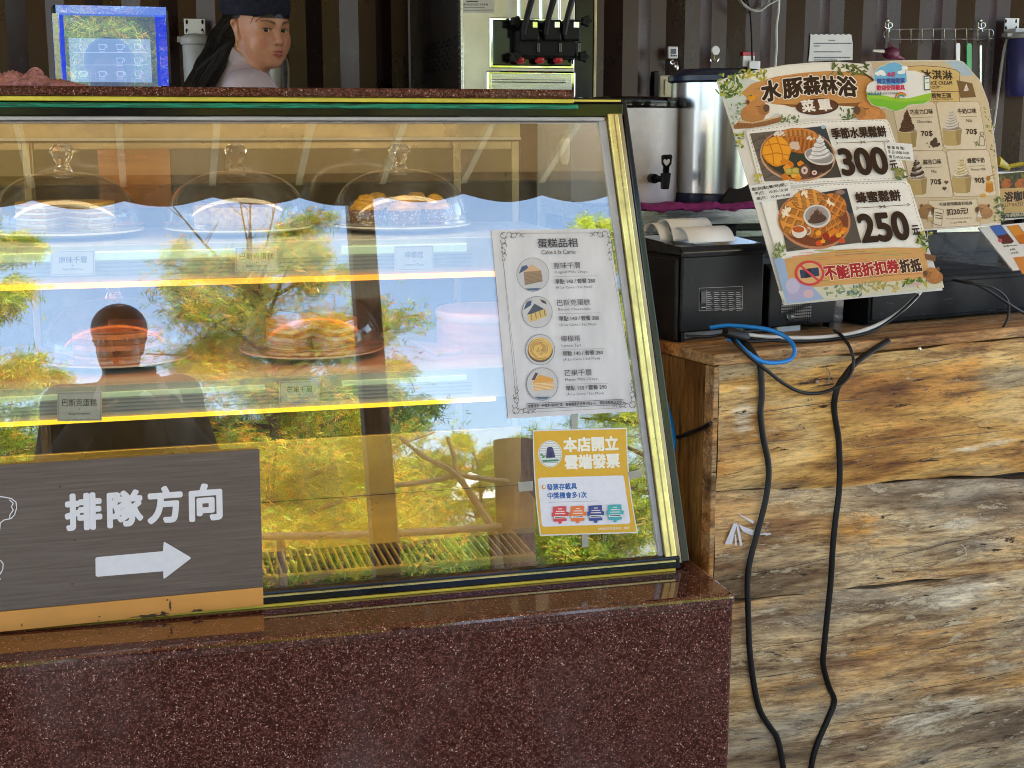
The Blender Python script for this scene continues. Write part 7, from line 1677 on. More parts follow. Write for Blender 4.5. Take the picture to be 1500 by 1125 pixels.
# ------------------------------------------------------------------ the woman
WYY = 4.2
H = V3(at(381, 46, WYY)); th = rad(30); S_ = 0.9
pt = rad(6)
fw = np.array([math.sin(th) * math.cos(pt), -math.cos(th) * math.cos(pt), -math.sin(pt)]); sw = np.array([math.cos(th), math.sin(th), 0.0]); uw = -np.cross(fw, sw) if np.cross(fw, sw)[2] < 0 else np.cross(fw, sw)
UQ = 0.87
hp = lambda f_, s_, u_: H + (fw * f_ + sw * s_ + uw * u_ * UQ) * S_
AX = [fw, sw, uw]
wom = thing('person', 'woman in a navy cap and pale pink shirt with long black hair', 'person', (H[0] - 0.1, WYY, 0))
hd = Field()
def head_ops(F_):
    F_.ell(hp(-0.012, 0, 0.045), np.array((0.098, 0.077, 0.088)) * S_, 0.02, AX)
    F_.ell(hp(0.03, 0, -0.02), np.array((0.066, 0.064, 0.09)) * S_, 0.04, AX)
    F_.ell(hp(0.052, 0, -0.088), np.array((0.04, 0.04, 0.03)) * S_, 0.035, AX)
    F_.cap(hp(-0.005, -0.05, -0.055), hp(0.05, -0.021, -0.095), 0.016 * S_, 0.014 * S_, 0.03); F_.cap(hp(-0.005, 0.05, -0.055), hp(0.05, 0.021, -0.095), 0.016 * S_, 0.014 * S_, 0.03)
    for s in (-1, 1):
        F_.ell(hp(0.06, s * 0.042, -0.026), np.array((0.028, 0.024, 0.026)) * S_, 0.03, AX)
        F_.cap(hp(0.0805, s * 0.014, 0.034), hp(0.066, s * 0.05, 0.031), 0.010 * S_, 0.009 * S_, 0.022)
        F_.ell(hp(0.046, s * 0.036, -0.056), np.array((0.03, 0.026, 0.03)) * S_, 0.03, AX)
    F_.ell(hp(0.075, 0, 0.07), np.array((0.02, 0.04, 0.035)) * S_, 0.03, AX)
    for s in (-1, 1): F_.ell(hp(0.1, s * 0.033, 0.01), np.array((0.018, 0.02, 0.013)) * S_, 0.014, AX, '-')
    for s in (-1, 1):
        F_.ell(hp(0.0735, s * 0.033, 0.0095), np.array((0.0165, 0.0175, 0.0155)) * S_, 0.006, AX)
        F_.ell(hp(0.094, s * 0.034, 0.0085), np.array((0.02, 0.0145, 0.0046)) * S_, 0.003, AX, '-')
    F_.cap(hp(0.09, 0, 0.016), hp(0.113, 0, -0.025), 0.007 * S_, 0.0098 * S_, 0.013)
    F_.ell(hp(0.113, 0, -0.0295), np.array((0.011, 0.0105, 0.0095)) * S_, 0.007, AX)
    for s in (-1, 1): F_.ell(hp(0.101, s * 0.0118, -0.0325), np.array((0.0105, 0.007, 0.0072)) * S_, 0.006, AX); F_.ell(hp(0.107, s * 0.0075, -0.0425), np.array((0.006, 0.0042, 0.004)) * S_, 0.003, AX, '-')
    F_.ell(hp(0.082, 0, -0.07), np.array((0.022, 0.032, 0.024)) * S_, 0.02, AX)
    for s in (-1, 1):
        F_.cap(hp(0.1055, s * 0.004, -0.064), hp(0.094, s * 0.023, -0.0715), 0.006 * S_, 0.0038 * S_, 0.005)
        F_.cap(hp(0.1035, s * 0.003, -0.0795), hp(0.0935, s * 0.021, -0.0735), 0.0068 * S_, 0.004 * S_, 0.005)
    F_.ell(hp(0.109, 0, -0.0725), np.array((0.011, 0.0135, 0.0025)) * S_, 0.003, AX, '-')
    F_.ell(hp(0.083, 0, -0.108), np.array((0.017, 0.022, 0.015)) * S_, 0.018, AX)
    for s in (-1, 1):
        F_.cap(hp(-0.012, s * 0.0775, -0.022), hp(-0.022, s * 0.086, 0.026), 0.0085 * S_, 0.0135 * S_, 0.006)
        F_.ell(hp(-0.012, s * 0.093, 0.004), np.array((0.011, 0.0075, 0.021)) * S_, 0.004, AX, '-')
        F_.ell(hp(-0.008, s * 0.0775, -0.031), np.array((0.009, 0.006, 0.009)) * S_, 0.005, AX)
head_ops(hd)
NB = V3(at(352, 98, WYY + 0.04))
hd.cap(hp(-0.02, 0, -0.05), NB, 0.05, 0.056, 0.03)
SR = V3(at(368, 141, WYY - 0.12)); SL = V3(at(340, 126, WYY + 0.2))
PE = np.array([NB[0] - 0.12, WYY + 0.06, 1.0])
CH = (SR + SL) / 2 + np.array([-0.02, 0, -0.12])
hd.cap(NB, CH, 0.06, 0.12, 0.06).cap(SR, SL, 0.062, 0.062, 0.05).cap(CH, PE + np.array([0, 0, 0.14]), 0.125, 0.11, 0.06).cap(PE + np.array([0, -0.07, 0]), PE + np.array([0, 0.07, 0]), 0.12, 0.12, 0.05)
arms = []
for sh, sg in ((SR, -1), (SL, 1)):
    el = sh + np.array([0.05, sg * 0.05, -0.29]); wr = el + np.array([0.22, -sg * 0.03, -0.06]); hd.cap(sh, el, 0.05, 0.04, 0.03); hd.cap(el, wr, 0.04, 0.027, 0.02); hand(hd, wr, np.array([0.9, -sg * 0.1, -0.3]), np.array([0.2, 0, 1.0])); arms.append((sh, el, wr))
for sg in (-1, 1):
    hp_ = PE + np.array([0, sg * 0.09, -0.04]); kn = hp_ + np.array([0.04, 0, -0.45]); an = np.array([hp_[0] - 0.01, hp_[1], 0.09]); hd.cap(hp_, kn, 0.085, 0.055, 0.03); hd.cap(kn, an, 0.055, 0.036, 0.02); hd.cap(np.array([an[0] - 0.03, an[1], 0.035]), np.array([an[0] + 0.16, an[1], 0.03]), 0.036, 0.028, 0.03)
def skin_col(V):
    L = (V - H) / S_; f_, s_, u_ = L @ fw, L @ sw, L @ uw / UQ
    c = np.tile(np.array(lin((205, 145, 112))), (len(V), 1))
    def mix(m, col): 
        m = np.clip(m, 0, 1)[:, None]; return c * (1 - m) + np.array(lin(col)) * m
    fr = (f_ > 0.03).astype(float)
    c = mix(fr * 0.45 * np.exp(-(((np.abs(s_) - 0.045) / 0.02) ** 2 + ((u_ + 0.03) / 0.022) ** 2)), (204, 112, 90))
    lipd = np.minimum(((s_ / 0.0215) ** 2 + ((u_ + 0.066) / 0.0062) ** 2), ((s_ / 0.0195) ** 2 + ((u_ + 0.0785) / 0.0075) ** 2))
    c = mix(fr * np.clip((1.25 - lipd) * 3, 0, 1) * 0.9, (176, 74, 66))
    c = mix((f_ > 0.09) * 0.7 * np.exp(-((s_ / 0.011) ** 2 + ((u_ + 0.0725) / 0.0022) ** 2)), (226, 214, 204))
    for s in (-1, 1):
        bx = (s_ * s - 0.014) / 0.042; by = u_ - (0.0335 + 0.0085 * np.sin(np.clip(bx, 0, 1) * 2.4))
        c = mix(fr * (bx > 0) * (bx < 1) * np.exp(-(by / (0.0052 - 0.0022 * np.clip(bx, 0, 1))) ** 2) * 0.95, (46, 30, 24))
        ex = (s_ * s - 0.034) / 0.0165; ly = u_ - (0.0095 + 0.0052 * np.sqrt(np.clip(1 - ex ** 2, 0, 1)))
        c = mix((f_ > 0.05) * (np.abs(ex) < 1.05) * np.exp(-(ly / 0.0027) ** 2), (26, 17, 15))
        c = mix((f_ > 0.05) * 0.5 * np.exp(-(((s_ * s - 0.032) / 0.02) ** 2 + ((u_ - 0.017) / 0.006) ** 2)), (140, 88, 70))
    c = mix((f_ > 0.05) * 0.5 * np.exp(-(((np.abs(s_) - 0.0085) / 0.006) ** 2 + ((u_ + 0.043) / 0.004) ** 2)), (96, 50, 40))
    hair_ = ((u_ > 0.052 - 0.6 * np.clip(f_ - 0.055, -1, 0)) | ((f_ < -0.028) & (u_ > -0.02))) & (np.abs(s_) < 0.083)
    c = np.where(hair_[:, None], np.array(lin((24, 17, 15))), c)
    return c
fx = (H[0] - 0.13, H[0] + 0.15, 0.0032); fy = (H[1] - 0.14, H[1] + 0.13, 0.0032); fz = (H[2] - 0.135, H[2] + 0.15, 0.0032)
skin_mesh('body', hd, (axis(PE[0] - 0.32, H[0] + 0.34, 0.014, [fx]), axis(WYY - 0.34, WYY + 0.52, 0.014, [fy]), axis(-0.02, H[2] + 0.17, 0.016, [fz])), M['skin'], wom, skin_col, 1)
for s in (-1, 1):
    c = Vector(hp(0.0725, s * 0.0335, 0.0088)); mb = MB(); mb.ball(c, 0.0155 * S_, 20, 14); e = mb.build('eye', M['eye_white'], wom)
    gz = Vector((-0.12 + 0.1, -1.0, -0.02)).normalized(); gz = (gz * 0.55 + Vector(fw) * 0.6).normalized()
    mb = MB(); mb.ball(c + gz * 0.0068, 0.0098 * S_, 16, 12); mb.build('iris', M['iris'], e)
mb = MB(); er = hp(-0.008, -0.08, -0.042); mb.tube(smooth_path([Vector(er) + Vector((0.004 * math.cos(a), -0.002, 0.009 * math.sin(a) - 0.007)) for a in [2 * math.pi * i / 8 for i in range(9)]], 4), 0.0014, 6); mb.ball(Vector(er) + Vector((0, -0.002, -0.02)), 0.003, 8, 6); mb.build('earring', M['gold_jewel'], wom)
basic('hair_brown', (0.011, 0.008, 0.007), 0.36, var=0.4, scale=90)
# hair: a close cap behind the ears and a long fall down the back
hr_ = Field()
hr_.ell(hp(-0.03, 0, 0.035), np.array((0.094, 0.082, 0.085)) * S_, 0.02, AX)
q0 = hp(-0.075, -0.03, 0.02); q1 = V3(at(327, 62, WYY + 0.02)); q2 = V3(at(306, 100, WYY - 0.02)); q3 = V3(at(286, 135, WYY - 0.06)); q4 = V3(at(268, 190, WYY - 0.08)); q5 = V3(at(262, 240, WYY - 0.08))
for a, b, r0, r1 in ((q0, q1, 0.055, 0.042), (q1, q2, 0.042, 0.038), (q2, q3, 0.038, 0.036), (q3, q4, 0.036, 0.03), (q4, q5, 0.03, 0.012)): hr_.cap(a, b, r0, r1, 0.02)
for k in range(9):
    t = k / 8 - 0.5; o_ = np.array([0.03 * t * 2, -0.04 - 0.008 * math.cos(k * 2), 0]); hr_.cap(q1 + o_ * 0.9, q2 + o_, 0.008, 0.008, 0.006); hr_.cap(q2 + o_, q3 + o_ * 0.95, 0.008, 0.006, 0.006)
ear = hp(-0.012, -0.08, 0.0)
def hair_cut(X, Y, Z):
    f_ = ((X - H[0]) * fw[0] + (Y - H[1]) * fw[1] + (Z - H[2]) * fw[2]) / S_; u_ = ((X - H[0]) * uw[0] + (Y - H[1]) * uw[1] + (Z - H[2]) * uw[2]) / S_ / UQ
    return (f_ + 0.02) * 0.8 - np.clip(u_ - 0.04, 0, 1) * 2.6
skin_mesh('hair', hr_, (axis(H[0] - 0.34, H[0] + 0.12, 0.006), axis(WYY - 0.2, WYY + 0.16, 0.006), axis(H[2] - 0.45, H[2] + 0.14, 0.006)), M['hair'], wom, None, 1, hair_cut)
rr_ = random.Random(8); mb = MB()
for k in range(60):
    t = rr_.random(); a = Vector(lerp(V3(hp(-0.045, -0.082, 0.01)), V3(hp(-0.1, -0.04, 0.02)), t)); w_ = rr_.uniform(-0.04, 0.042) + (rr_.uniform(0, 0.03) if k % 6 == 0 else 0); b = Vector(q1) + Vector((w_ * 0.8, -0.04 + 0.012 * abs(w_) / 0.04, w_ * 0.25)); c = Vector(q2) + Vector((w_, -0.038 + 0.012 * abs(w_) / 0.04, w_ * 0.3)); d_ = Vector(q3) + Vector((w_ * 0.95, -0.036, w_ * 0.3))
    mb.tube(smooth_path([a, b, c, d_], 6), [0.0018] * 18 + [0.0008], 5)
for k in range(14):
    s0_ = rr_.uniform(-0.06, 0.03); a = Vector(hp(0.078 - abs(s0_) * 0.35, s0_, 0.066)); b = Vector(hp(0.09 - abs(s0_) * 0.3, s0_ - 0.01 - rr_.uniform(0, 0.012), 0.055)); c = Vector(hp(0.074, s0_ - 0.03, 0.047 - rr_.uniform(0, 0.02)))
    mb.tube(smooth_path([a, b, c], 5), 0.0008, 4)
for k in range(0):
    a = Vector(hp(0.026, -0.0685, 0.045)); b = Vector(hp(0.022 + 0.001 * k, -0.072, 0.0)); c = Vector(hp(0.016 + 0.002 * k, -0.07, -0.045 - 0.002 * k)); mb.tube(smooth_path([a, b, c], 6), 0.001, 4)
mb.build('hair_strands', M['hair'], wom)
mb = MB()
cs_ = [V3(hp(-0.07, -0.055, 0.055)), q0, q1, q2, q3, q4]; rs_ = [0.04, 0.057, 0.0435, 0.039, 0.0375, 0.031]
for k in range(170):
    a_ = rr_.uniform(-2.6, 0.9); pts = []
    for j in range(6):
        tn = cs_[min(j + 1, 5)] - cs_[max(j - 1, 0)]; tn = tn / np.linalg.norm(tn); e1 = np.cross(tn, [0, 1, 0]); e1 = e1 / np.linalg.norm(e1); e2 = np.array([0, 1.0, 0]) - tn * tn[1]; e2 = e2 / np.linalg.norm(e2)
        r_k = rs_[j] * (1.0 + rr_.uniform(0.0, 0.1) + (0.25 * rr_.random() if k % 23 == 0 and j > 2 else 0)); pts.append(Vector(cs_[j] + (e1 * math.cos(a_) + e2 * math.sin(a_)) * r_k)); a_ += rr_.uniform(-0.09, 0.09)
    mb.tube(smooth_path(pts[(0 if k % 3 else 1):], 5), rr_.uniform(0.0007, 0.0016), 4)
mb.build('hair_wisps', M['hair_brown'], wom)
# cap
cp = Field(); cp.ell(hp(-0.018, 0.0, 0.092), np.array((0.122, 0.1, 0.075)) * S_, 0.02, AX); cp.ell(hp(-0.07, -0.01, 0.085), np.array((0.065, 0.085, 0.06)) * S_, 0.04, AX)
for a0_, a1_ in zip(np.linspace(-2.6, 2.6, 14)[:-1], np.linspace(-2.6, 2.6, 14)[1:]):
    cp.cap(hp(-0.012 + 0.106 * math.cos(a0_), 0.086 * math.sin(a0_), 0.062), hp(-0.012 + 0.106 * math.cos(a1_), 0.086 * math.sin(a1_), 0.062), 0.0085, 0.0085, 0.006)
def cap_cut(X, Y, Z):
    f_ = ((X - H[0]) * fw[0] + (Y - H[1]) * fw[1] + (Z - H[2]) * fw[2]) / S_; u_ = ((X - H[0]) * uw[0] + (Y - H[1]) * uw[1] + (Z - H[2]) * uw[2]) / S_ / UQ
    return (0.054 - u_ + 0.06 * np.clip(f_ * 0.5, -0.05, 0.08)) * 0.9
skin_mesh('cap', cp, (axis(H[0] - 0.2, H[0] + 0.16, 0.005), axis(H[1] - 0.18, H[1] + 0.16, 0.005), axis(H[2] + 0.02, H[2] + 0.19, 0.005)), M['fabric_navy'], wom, None, 1, cap_cut)
# shirt with a collar
sf = Field(); I_ = 0.013
sf.cap(lerp(NB, hp(-0.02, 0, -0.05), 0.12), CH, 0.072, 0.12 + I_, 0.06).cap(SR, SL, 0.062 + I_, 0.062 + I_, 0.05).cap(CH, PE + np.array([0, 0, 0.1]), 0.125 + I_, 0.12 + I_, 0.06)
for sh, el, wr in arms: sf.cap(sh, el, 0.052 + I_, 0.045 + I_, 0.03); sf.cap(el, lerp(el, wr, 0.6), 0.043 + I_, 0.04 + I_, 0.02)
for k in range(12):
    a = 2 * math.pi * k / 12; b = 2 * math.pi * (k + 1) / 12; ax_ = (hp(-0.02, 0, -0.05) - NB); ax_ = ax_ / np.linalg.norm(ax_); e1 = np.cross(ax_, [0, 1, 0]); e1 /= np.linalg.norm(e1); e2 = np.cross(ax_, e1)
    base_ = lerp(NB, hp(-0.02, 0, -0.05), 0.22)
    sf.cap(base_ + (e1 * math.cos(a) + e2 * math.sin(a)) * 0.066, base_ + (e1 * math.cos(b) + e2 * math.sin(b)) * 0.066, 0.013, 0.013, 0.012)
rs = random.Random(4)
for k in range(9):
    a = lerp(SR, NB, rs.random() * 0.9) + np.array([rs.uniform(-0.03, 0.03), -0.068, -0.02]); sf.cap(a, a + np.array([rs.uniform(-0.05, 0.06), -0.01, -0.1]), 0.006, 0.004, 0.012)
inner = Field(); ax2 = hp(-0.02, 0, -0.05) + (hp(-0.02, 0, -0.05) - NB) * 0.5; inner.cap(lerp(NB, hp(-0.02, 0, -0.05), 0.1), ax2, 0.056, 0.056)
mb = MB(); nb_ = 40; vs = []
cb = lerp(NB, hp(-0.02, 0, -0.05), 0.3)
for j, (rr1, up1) in enumerate(((0.067, -0.012), (0.07, 0.016), (0.074, 0.017), (0.083, -0.016))):
    for i in range(nb_):
        a_ = 2 * math.pi * i / nb_; vs.append(tuple(cb + (e1 * math.cos(a_) + e2 * math.sin(a_)) * rr1 + ax_ * up1))
mb.add(vs, [(j * nb_ + i, j * nb_ + (i + 1) % nb_, (j + 1) * nb_ + (i + 1) % nb_, (j + 1) * nb_ + i) for j in range(3) for i in range(nb_)], smooth=True); o = mb.build('collar', M['fabric_shirt'], wom); sd = o.modifiers.new('thick', 'SOLIDIFY'); sd.thickness = 0.002
skin_mesh('shirt', sf, (axis(PE[0] - 0.3, H[0] + 0.26, 0.008), axis(WYY - 0.34, WYY + 0.46, 0.008), axis(1.0, H[2] + 0.02, 0.007)), M['fabric_shirt'], wom, None, 1, lambda X, Y, Z: -inner(X, Y, Z))
tf = Field(); tf.cap(PE + np.array([0, -0.07, 0]), PE + np.array([0, 0.07, 0]), 0.13, 0.13, 0.05)
for sg in (-1, 1):
    hp_ = PE + np.array([0, sg * 0.09, -0.04]); kn = hp_ + np.array([0.04, 0, -0.45]); an = np.array([hp_[0] - 0.01, hp_[1], 0.12]); tf.cap(hp_, kn, 0.1, 0.07, 0.03); tf.cap(kn, an, 0.07, 0.055, 0.02)
skin_mesh('trousers', tf, (axis(PE[0] - 0.25, PE[0] + 0.25, 0.015), axis(WYY - 0.3, WYY + 0.4, 0.015), axis(0.06, 1.15, 0.015)), M['fabric_dark'], wom, None, 1)

UQ = 1.0
# ------------------------------------------------------------------ the photographer, standing behind the camera, mirrored in the glass
H = V3(refl_y(175, 506, -0.5)); S_ = 0.98; th = rad(180 - 8); fw = np.array([-math.sin(th), -math.cos(th), -0.08]); fw = fw / np.linalg.norm(fw); sw = np.array([math.cos(th), -math.sin(th), 0.0]); uw = np.cross(fw, sw); uw = uw if uw[2] > 0 else -uw; AX = [fw, sw, uw]
pho = thing('person', 'photographer holding up a phone, mirrored as a dark figure in the glass', 'person', (H[0], -0.55, 0))
ph_ = Field(); head_ops(ph_)
NB = H + np.array([0, -0.04, -0.17]); ph_.cap(hp(-0.02, 0, -0.05), NB, 0.055, 0.062, 0.03)
SLf, SRt = H + np.array([-0.2, -0.06, -0.2]), H + np.array([0.2, -0.05, -0.185]); PE = np.array([H[0] + 0.02, -0.56, 0.96])
CH = (SLf + SRt) / 2 + np.array([0, 0.0, -0.1]); ph_.cap(NB, CH, 0.07, 0.13, 0.06).cap(SLf, SRt, 0.062, 0.062, 0.05)
ph_.cap(CH + np.array([-0.07, 0, 0]), PE + np.array([-0.05, 0, 0.1]), 0.115, 0.11, 0.05).cap(CH + np.array([0.07, 0, 0]), PE + np.array([0.05, 0, 0.1]), 0.115, 0.11, 0.05).cap(PE + np.array([-0.08, 0, 0]), PE + np.array([0.08, 0, 0]), 0.125, 0.125, 0.05)
WR = (np.array([0.045, -0.14, 1.355]), np.array([-0.165, -0.14, 1.355])); EL = (np.array([H[0] + 0.27, -0.4, 1.17]), np.array([H[0] - 0.24, -0.4, 1.17]))
for sh, el, wr, sg in ((SRt, EL[0], WR[0], 1), (SLf, EL[1], WR[1], -1)):
    ph_.cap(sh, el, 0.055, 0.045, 0.03).cap(el, wr, 0.044, 0.029, 0.02); hand(ph_, wr, np.array([-sg * 0.25, 0.75, 0.55]), np.array([sg * 0.9, 0.2, -0.2]))
for sg in (-1, 1):
    a = PE + np.array([sg * 0.1, 0, -0.04]); kn = a + np.array([0.01 * sg, 0.03, -0.42]); an = np.array([a[0] + sg * 0.02, a[1] - 0.02, 0.09]); ph_.cap(a, kn, 0.09, 0.06, 0.03).cap(kn, an, 0.06, 0.04, 0.02).cap(np.array([an[0], an[1] - 0.03, 0.036]), np.array([an[0], an[1] + 0.17, 0.032]), 0.038, 0.03, 0.03)
def pskin(V): return np.tile(np.array(lin((128, 84, 62))), (len(V), 1))
skin_mesh('body', ph_, (axis(H[0] - 0.42, H[0] + 0.46, 0.016, [(H[0] - 0.11, H[0] + 0.11, 0.006)]), axis(-0.85, 0.02, 0.016, [(H[1] - 0.12, H[1] + 0.14, 0.007), (-0.15, -0.01, 0.006)]), axis(-0.02, H[2] + 0.16, 0.016, [(1.32, H[2] + 0.15, 0.007)])), M['skin'], pho, pskin, 1)
for s in (-1, 1):
    c = Vector(hp(0.0725, s * 0.0335, 0.0088)); mb = MB(); mb.ball(c, 0.0155 * S_, 14, 10); e = mb.build('eye', M['eye_white'], pho); mb = MB(); mb.ball(c + Vector(fw) * 0.0068, 0.0095, 10, 8); mb.build('iris', M['iris'], e)
ha = Field(); ha.ell(hp(-0.016, 0, 0.062), np.array((0.115, 0.1, 0.092)) * S_, 0.02, AX)
skin_mesh('hair', ha, (axis(H[0] - 0.14, H[0] + 0.14, 0.008), axis(H[1] - 0.16, H[1] + 0.14, 0.008), axis(H[2] - 0.06, H[2] + 0.18, 0.008)), M['hair'], pho, None, 1, lambda X, Y, Z: (((Y - H[1]) - 0.066 - 1.6 * np.clip(Z - H[2] - 0.035, 0, 1)) + 0 * X))
sh_ = Field(); sh_.cap(NB + np.array([0, 0, -0.03]), CH, 0.08, 0.145, 0.06).cap(SLf, SRt, 0.076, 0.076, 0.05).cap(CH + np.array([-0.07, 0, 0]), PE + np.array([-0.06, 0, 0.02]), 0.13, 0.13, 0.05).cap(CH + np.array([0.07, 0, 0]), PE + np.array([0.06, 0, 0.02]), 0.13, 0.13, 0.05)
for sh, el, wr in ((SRt, EL[0], WR[0]), (SLf, EL[1], WR[1])): sh_.cap(sh, el, 0.072, 0.062, 0.03); sh_.cap(el, lerp(el, wr, 0.95), 0.06, 0.045, 0.02)
skin_mesh('jacket', sh_, (axis(H[0] - 0.45, H[0] + 0.5, 0.014), axis(-0.85, -0.05, 0.014), axis(0.75, H[2] - 0.05, 0.014)), M['fabric_dark'], pho, None, 1)
q = [Vector(refl_y(x, y, -0.34)) for x, y in ((203, 578), (214, 571), (238, 572), (262, 570), (268, 586), (264, 592), (250, 584), (228, 582), (212, 580))]
mb = MB(); mb.prism(q, (0, -0.05, 0)); mb.build('chest_patch', M['white_paper'], pho)
tr_ = Field()
for sg in (-1, 1):
    a = PE + np.array([sg * 0.1, 0, -0.04]); kn = a + np.array([0.01 * sg, 0.03, -0.42]); an = np.array([a[0] + sg * 0.02, a[1] - 0.02, 0.11]); tr_.cap(a, kn, 0.11, 0.08, 0.03).cap(kn, an, 0.08, 0.06, 0.02)
tr_.cap(PE + np.array([-0.08, 0, 0]), PE + np.array([0.08, 0, 0]), 0.135, 0.135, 0.05)
skin_mesh('trousers', tr_, (axis(PE[0] - 0.35, PE[0] + 0.35, 0.016), axis(-0.85, -0.3, 0.016), axis(0.05, 1.1, 0.016)), M['fabric_dark'], pho, None, 1)
sp = thing('smartphone', 'black smartphone held level by the photographer', 'phone', (-0.06, -0.032, 1.42)); mb = MB(); mb.mm(-0.138, 0.022, -0.036, -0.028, 1.382, 1.458); mb.build('body', M['black_gloss'], sp, 0.003)
mb = MB(); mb.mm(-0.132, 0.016, -0.0375, -0.0362, 1.388, 1.452); mb.build('screen', M['screen_sky'], sp)
# ================================================================== park across the path, seen in the glass
CY = [(150, 176, 44), (120, 150, 36), (186, 186, 56), (96, 126, 34), (196, 160, 50)]
CYO = [(214, 156, 40), (206, 132, 36), (200, 170, 40), (210, 150, 36), (160, 176, 44), (120, 150, 40), (190, 124, 30), (140, 164, 40)]
DG = [(70, 100, 34), (94, 124, 40), (54, 82, 28), (120, 146, 50)]
def tree(name, label, cat, base, h, spread, seed, cols, nl, trunk_r, z_low=0.35, leaf=0.07, group='trees in the park', droop=0.5, nlimb=16, lean=0.0, bare=0):
    r = random.Random(seed); t = thing(name, label, cat, base, group); base = Vector(base)
    tk = [base + Vector((lean * h * k / 8 + 0.03 * h * math.sin(k * 0.9 + seed) * k / 8, 0.02 * h * math.sin(k * 1.3 + seed * 2), h * 0.97 * k / 8)) for k in range(9)]
    mb = MB(); mb.tube(smooth_path(tk, 4), [trunk_r * (1 - 0.88 * i / 32) for i in range(33)], 10); ends = []
    for k in range(nlimb):
        q = z_low + (0.97 - z_low) * (k + r.random()) / nlimb; i = min(7, int(q * 8)); p = tk[i].lerp(tk[i + 1], q * 8 - i)
        a = k * 2.4 + r.uniform(-0.5, 0.5); L = spread * (1.1 - q) ** 0.6 * r.uniform(0.6, 1.1) + 0.15 * spread
        d = Vector((math.cos(a), math.sin(a), r.uniform(0.15, 0.55)))
        p1 = p + d * L * 0.5; p2 = p1 + Vector((d.x * 0.5, d.y * 0.5, r.uniform(-0.1, 0.25) * 0.6)) * L
        pts = smooth_path([p, p1, p2], 5); mb.tube(pts, [trunk_r * 0.32 * (1 - q * 0.5) * (1 - 0.85 * j / 10) + 0.004 for j in range(11)], 6)
        for j in range(2, 11): ends.append((pts[j], L * 0.3, d))
        for s in range(4):
            p3 = pts[r.randint(3, 10)]; d2 = Vector((r.uniform(-1, 1), r.uniform(-1, 1), r.uniform(-0.2, 0.7))); pp = smooth_path([p3, p3 + d2 * L * 0.22, p3 + d2 * L * 0.4 + Vector((0, 0, -0.06 * L))], 3)
            mb.tube(pp, [0.008, 0.007, 0.006, 0.005, 0.004, 0.003, 0.003], 5)
            for e in pp[1:]: ends.append((e, L * 0.16, d2))
    for k in range(bare):
        p = tk[7].lerp(tk[8], r.random()); d = Vector((r.uniform(-0.9, 0.9), r.uniform(-0.4, 0.4), r.uniform(0.6, 1.1))) * h * 0.22
        pts = smooth_path([p, p + d * 0.5 + Vector((0, 0, -0.02 * h)), p + d], 4); mb.tube(pts, [0.013 - 0.0012 * j for j in range(9)], 5)
        for s in range(3): a_ = pts[3 + s * 2]; mb.tube([a_, a_ + Vector((r.uniform(-1, 1), r.uniform(-0.5, 0.5), 0.9)) * h * 0.05], [0.005, 0.002], 4)
    mb.build('trunk', M['bark'], t)
    vs = []; fs = []; cs = []
    ng = np.random.default_rng(seed)
    for _ in range(nl):
        e, sp_2, d = ends[r.randrange(len(ends))]
        c = e + Vector((r.gauss(0, 0.4), r.gauss(0, 0.4), r.gauss(-0.12 * droop, 0.3))) * sp_2
        ax = Vector((r.uniform(-1, 1), r.uniform(-1, 1), r.uniform(-0.9, 0.25) * droop + r.uniform(-0.3, 0.3))).normalized(); cc = lin(r.choice(cols)); f_ = r.uniform(0.7, 1.15); cc = tuple(k * f_ * 1.5 for k in cc)
        L = leaf * r.uniform(0.7, 1.5); n_ = ax.orthogonal().normalized(); n_ = Matrix.Rotation(r.uniform(0, 6.28), 3, ax) @ n_
        for m_ in range(4):
            b = c + ax * L * m_ / 4; sd = n_ * (1 if m_ % 2 else -1); tip = b + ax * L * 0.45 + sd * L * 0.5
            w = ax.cross(sd).normalized() * L * 0.03 + ax * L * 0.075
            i0 = len(vs); vs += [tuple(b - w), tuple(b + w), tuple(tip)]; fs.append((i0, i0 + 1, i0 + 2)); cs.append(cc)
    me = MB(); me.v = vs; me.f = fs; me.m = [0] * len(fs); me.c = cs; me.s = [False] * len(fs); me.build('crown', M['leaf'], t, color=True)
    return t
def gx(px, py, Y): v = refl_y(px, py, Y); return v
a = gx(395, 640, -7.0); tree('cypress_tree', 'small golden cypress tree mirrored in the middle of the glass', 'tree', (a.x, -7.0, 0), gx(390, 345, -7.0).z, 1.6, 3, CYO + CY + CY + DG, 50000, 0.085, 0.2, 0.056, nlimb=40, bare=7)
a = gx(10, 640, -6.0); tree('cypress_tree', 'feathery light green cypress mirrored at the left end of the glass', 'tree', (a.x - 0.35, -6.0, 0), gx(0, 330, -6).z + 0.3, 1.1, 5, CY, 46000, 0.09, 0.2, 0.062, droop=1.0, nlimb=24)
a = gx(870, 400, -9.0); tree('cypress_tree', 'bright yellow green cypress mirrored near the gold upright', 'tree', (a.x + 0.5, -9.0, 0), gx(860, 285, -9).z, 1.4, 7, [(190, 200, 50), (160, 186, 44), (206, 200, 70)], 20000, 0.1, 0.3, 0.07, nlimb=28)
a = gx(690, 640, -10.0); tree('cypress_tree', 'young yellow green tree mirrored beside the wooden stump', 'tree', (a.x, -10.0, 0), gx(655, 625, -10).z, 0.9, 9, CY, 8000, 0.05, 0.3, 0.06)
a = gx(470, 640, -10.0); tree('leafy_tree', 'dark green bushy tree mirrored behind the golden cypress', 'tree', (a.x, -10.0, 0), gx(470, 545, -10.0).z, 1.7, 33, DG, 34000, 0.09, 0.15, 0.1, nlimb=26)
rt = random.Random(12)
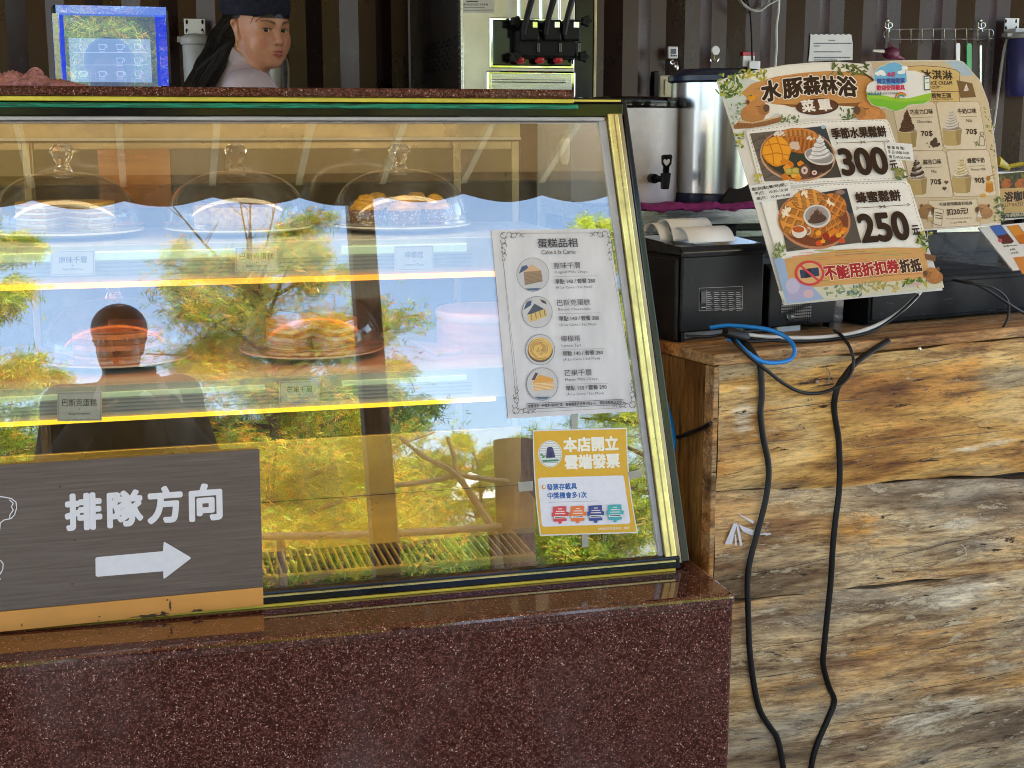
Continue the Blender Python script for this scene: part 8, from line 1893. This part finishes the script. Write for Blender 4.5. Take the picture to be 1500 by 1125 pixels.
for k in range(13):
    px = -160 + k * 85; Y = -14.0 - rt.uniform(0, 5); a = gx(px, 600, Y); hh = gx(px, rt.uniform(560, 640) if px < 600 else rt.uniform(640, 700), Y).z
    tree('leafy_tree', 'dense green tree in the row at the back of the park', 'tree', (a.x, Y, 0), hh, 1.5, 20 + k, DG if k % 4 else CY, 9000, 0.14, 0.08, 0.13, 'trees at the back of the park', nlimb=18)
# timber rail, stump, driftwood, tent
a, b = gx(60, 800, -3.4), gx(735, 772, -3.4); mb = MB(); mb.tube(smooth_path([Vector(a), Vector(a).lerp(b, 0.3) + Vector((0, 0, 0.01)), Vector(a).lerp(b, 0.7) - Vector((0, 0, 0.012)), Vector(b)], 5), 0.022, 10)
t = thing('log_rail', 'rough log rail along the path mirrored low in the glass', 'rail', (a.x, -3.4, 0)); mb.build('log', M['dark_bark'], t)
for k in range(3): p = Vector(a).lerp(b, 0.02 + 0.48 * k); mb = MB(); mb.tube([Vector((p.x, -3.44, 0)), Vector((p.x, -3.44, p.z))], 0.025, 10); mb.build('post', M['dark_bark'], t)
a = gx(752, 645, -4.0); c = gx(752, 770, -4.0); mb = MB(); mb.tube([Vector((c.x - 0.01, -4, 0)), Vector((c.x, -4, a.z * 0.5)), Vector((a.x, -4, a.z))], [0.15, 0.12, 0.13], 14); o = mb.build('tree_stump', M['stump_wood']); tag(o, 'tall sawn brown tree stump mirrored beside the yellow poster', 'stump')
mb = MB(); q = [gx(x, y, -3.7) for x, y in ((585, 640), (620, 668), (665, 692), (690, 725), (720, 770))]; mb.tube(smooth_path(q, 5), [0.012 + 0.014 * (i / 20) + 0.003 * math.sin(i * 1.7) for i in range(21)], 8)
q = [gx(x, y, -3.72) for x, y in ((655, 640), (665, 668), (672, 694), (715, 702), (745, 706))]; mb.tube(smooth_path(q, 5), [0.011 + 0.0004 * i + 0.002 * math.sin(i * 2.1) for i in range(21)], 8)
q = [gx(x, y, -3.72) for x, y in ((560, 712), (610, 708), (672, 696))]; mb.tube(smooth_path(q, 5), 0.015, 8)
e_ = gx(720, 770, -3.7); mb.tube([e_, Vector((e_.x + 0.1, e_.y, 0))], 0.034, 8); o = mb.build('dead_branch', M['dark_bark']); tag(o, 'forked dead branch standing by the stump, mirrored in the glass', 'branch')
a, b = gx(645, 725, -13), gx(740, 725, -13); zt_t = gx(690, 690, -13).z; ze = gx(690, 735, -13).z
t = thing('garden_tent', 'white pitched garden tent mirrored far back in the park', 'tent', ((a.x + b.x) / 2, -13, 0)); cx = (a.x + b.x) / 2; w = (b.x - a.x) / 2 * 1.1
mb = MB(); mb.add([(cx - w, -13 - w, ze), (cx + w, -13 - w, ze), (cx + w, -13 + w, ze), (cx - w, -13 + w, ze), (cx, -13, zt_t)], [(0, 1, 4), (1, 2, 4), (2, 3, 4), (3, 0, 4)]); mb.build('roof', M['tent_cloth'], t)
for sx in (-1, 1):
    for sy in (-1, 1): mb = MB(); mb.tube([(cx + sx * w * 0.97, -13 + sy * w * 0.97, 0), (cx + sx * w * 0.97, -13 + sy * w * 0.97, ze)], 0.03, 8); mb.build('leg', M['steel'], t)
